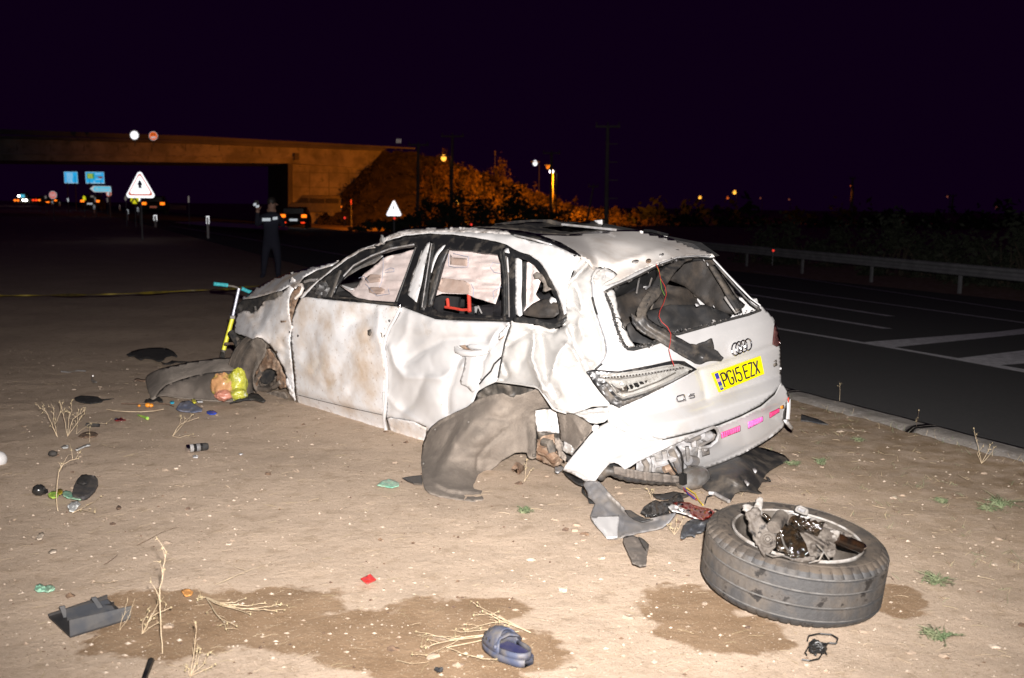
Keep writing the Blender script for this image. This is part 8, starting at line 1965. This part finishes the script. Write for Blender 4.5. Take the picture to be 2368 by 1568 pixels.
dry_weed('dry_twig', (1470, 875), [((1420, 850), (1300, 860), (1170, 870), (1135, 850)), ((1420, 850), (1520, 825))], 'short dry twig between the two branches at the clog', k='g3', seed=15, r=.005, lying=True)
dry_weed('dry_twig', (700, 1100), [((800, 1098), (920, 1092))], 'straight straw lying left of the blue clog', k='g3', seed=16, r=.004, lying=True, heads=False)
dry_weed('dry_weed', (850, 1065), [((820, 1000), (800, 960)), ((850, 1010), (845, 970))], 'tiny pale weed in front of the exhaust', k='d1', seed=17, r=.004)
dry_weed('dry_weed', (1060, 1395), [((1020, 1340), (1030, 1290)), ((1070, 1330), (1080, 1260)), ((1100, 1340), (1150, 1230)), ((1040, 1340), (990, 1300))], 'dry grass tuft between the torn bumper corner and the wheel', k='d1', seed=18, r=.004)
dry_weed('dry_weed', (1170, 1130), [((1180, 1050), (1190, 960)), ((1200, 1080), (1225, 1040))], 'small pale weed under the rear arch liner', k='c3', seed=19, r=.004)
dry_weed('dry_weed', (748, 345), [((750, 260), (750, 180))], 'thin upright weed at the kerb, first from the left', k='d3', seed=20, r=.004)
dry_weed('dry_weed', (1385, 560), [((1400, 480), (1412, 400))], 'thin dark weed at the kerb, second from the left', k='d3', seed=21, r=.004, mat='dark_bit')
dry_weed('dry_weed', (1935, 845), [((1910, 720), (1890, 640), (1872, 550)), ((1980, 760), (2010, 690)), ((1900, 760), (1950, 700)), ((2020, 760), (2040, 710))], 'weed tuft growing at the kerb near the right edge', k='d3', seed=22, r=.005)
dry_weed('dry_twig', (740, 470), [((850, 455), (930, 440))], 'straw on the dirt right above the tray', k='g2', seed=23, r=.003, lying=True, heads=False)
dry_weed('dry_twig', (1700, 490), [((1800, 430), (1950, 365), (2120, 310)), ((1950, 365), (1860, 330), (1780, 300))], 'thin forked straw above the fan of twigs', k='g2', seed=24, r=.0025, lying=True, heads=False)
dry_weed('dry_twig', (1080, 180), [((1160, 120), (1280, 60), (1390, 20))], 'long thin brown straw upper left of the tall stem', k='g2', seed=25, r=.003, lying=True, heads=False, mat='dark_bit')
dry_weed('dry_twig', (820, 330), [((870, 285), (930, 235))], 'short brown stick left of the tall stem', k='g2', seed=26, r=.004, lying=True, heads=False, mat='dark_bit')
dry_weed('dry_twig', (1740, 955), [((1780, 962), (1830, 980))], 'short bright straw on the verge right', k='d3', seed=27, r=.006, lying=True, heads=False)
def green_tuft(px, py, w_, h_, label, seed, k='P'):
    rnd = random.Random(seed)
    b = G(*q1(k, px, py)); sc = ((b-CAM) @ FW)/IW*CR[k][2]
    mb = MB()
    for _ in range(46):
        e = b+np.array([rnd.gauss(0, w_*sc*.35), rnd.gauss(0, w_*sc*.35), rnd.uniform(.008, h_*sc*.8)])
        s = b+np.array([rnd.gauss(0, w_*sc*.16), rnd.gauss(0, w_*sc*.16), 0])
        mb.tube([s, (s+e)/2+[0, 0, .01], e], [.0022, .0018, .0006], 3)
        for _k in range(2):
            p = s*(1-.8)+e*.8+np.array([rnd.gauss(0, .006), rnd.gauss(0, .006), rnd.gauss(0, .004)])
            a_ = np.array([rnd.gauss(0, 1), rnd.gauss(0, 1), rnd.gauss(0, .4)]); a_ /= np.linalg.norm(a_)
            c_ = np.cross(a_, [0, 0, 1])*.4
            mb.add([p-a_*.008, p+c_*.008, p+a_*.008, p-c_*.008], [(0, 1, 2, 3)])
    tag(mb.build('green_weed', 'green_weed', None, smooth=False), label, 'weed', 'low green weeds')
green_tuft(1170, 1375, 90, 60, 'grey green weed tuft in the middle of the bare dirt', 1, 'c3')
green_tuft(910, 660, 80, 40, 'green weed on the verge between bumper and kerb', 2, 'd3')
green_tuft(590, 850, 90, 70, 'green weed right of the dark undertray', 3, 'd3')
green_tuft(350, 855, 110, 30, 'flat green weed at the edge of the undertray', 4, 'd3')
green_tuft(1600, 1170, 110, 40, 'green weed on the verge right of the detached wheel', 5, 'd3')
green_tuft(1990, 1235, 170, 50, 'wide flat green weed near the right edge', 6, 'd3')
green_tuft(2160, 1348, 60, 30, 'green weed right of the damp patch by the wheel', 7, 'P')
green_tuft(2165, 1475, 70, 24, 'faint green weed at the lower right', 8, 'P')
green_tuft(2310, 1170, 60, 26, 'green weed close to the right edge, middle height', 9, 'P')
# loose stuff nobody could count
def scatter(n, seed, fn, ymin=2.9, ymax=10.5, dens=1.0):
    rnd = random.Random(seed); k = 0
    while k < n:
        y = ymin+(ymax-ymin)*rnd.random()**1.7
        x = rnd.uniform(-.56, .56)*y
        s = (np.array([x, y, 0])-K1) @ SD; t = (np.array([x, y, 0])-K1) @ TD
        if s > -.30: continue
        fn(rnd, np.array([x, y, gz(s, t)]), s); k += 1
mb = MB()
def f1(rnd, p, s):
    r = .0022+.0065*rnd.random()**3.6
    mb.blob(p+[0, 0, r*.3], r*rnd.uniform(.8, 1.5), r*rnd.uniform(.8, 1.4), r*.7, rnd.random()*99, .5, 3, 2, mi=rnd.choice((0, 0, 0, 1, 2, 3)))
scatter(5200, 1, f1)
def f0(rnd, p, s):
    r = rnd.uniform(.009, .018)
    mb.blob(p+[0, 0, r*.1], r*1.3, r, r*.6, rnd.random()*99, .6, 3, 4, mi=rnd.choice((1, 2, 2, 0)))
scatter(130, 11, f0)
tag(mb.build('gravel', ('pebble', 'dark_bit', 'soil_clod', 'pebble'), None, smooth=False), 'loose pebbles, glass crumbs and clods strewn over the dirt', 'gravel', kind='stuff')
mb = MB()
def f2(rnd, p, s):
    a_ = rnd.uniform(0, 3.14) if rnd.random() < .5 else rnd.gauss(.1, .4); l = rnd.uniform(.006, .035)
    d_ = np.array([math.cos(a_), math.sin(a_), 0])*l
    m_ = p+np.array([rnd.gauss(0, .004), rnd.gauss(0, .004), .007])
    mb.tube([p-d_+[0, 0, .003], m_, p+d_+[0, 0, .004+.006*rnd.random()]], (.0004+.0007*rnd.random())*(.7+.3*(p[1]>5)), 3, cap=False, mi=rnd.choice((0, 0, 1)))
scatter(1100, 2, f2)
def f3(rnd, p, s):
    if s < -2.8+1.2*rnd.random(): return
    for _ in range(4):
        e = p+np.array([rnd.gauss(0, .018), rnd.gauss(0, .018), rnd.uniform(.006, .03)])
        mb.tube([p+np.array([rnd.gauss(0, .02), rnd.gauss(0, .02), 0]), e], [.0011, .0005], 3, cap=False, mi=rnd.choice((1, 3, 3, 2)))
scatter(1500, 3, f3)
rnd = random.Random(9)
for _ in range(520):   # dead grass along the kerb
    t = rnd.uniform(-8, 10); p = ST(-.28+rnd.gauss(0, .07), t, 0)
    e = p+np.array([rnd.gauss(0, .02), rnd.gauss(0, .02), rnd.uniform(.01, .05)])
    mb.tube([p, e], [.0012, .0005], 3, cap=False, mi=rnd.choice((0, 1, 2, 2, 2)))
tag(mb.build('dead_grass', ('straw', 'dry_flower', 'green_weed', 'dark_bit'), None, smooth=False), 'short dead grass and straw littering the dirt and the kerb', 'dead grass', kind='stuff')
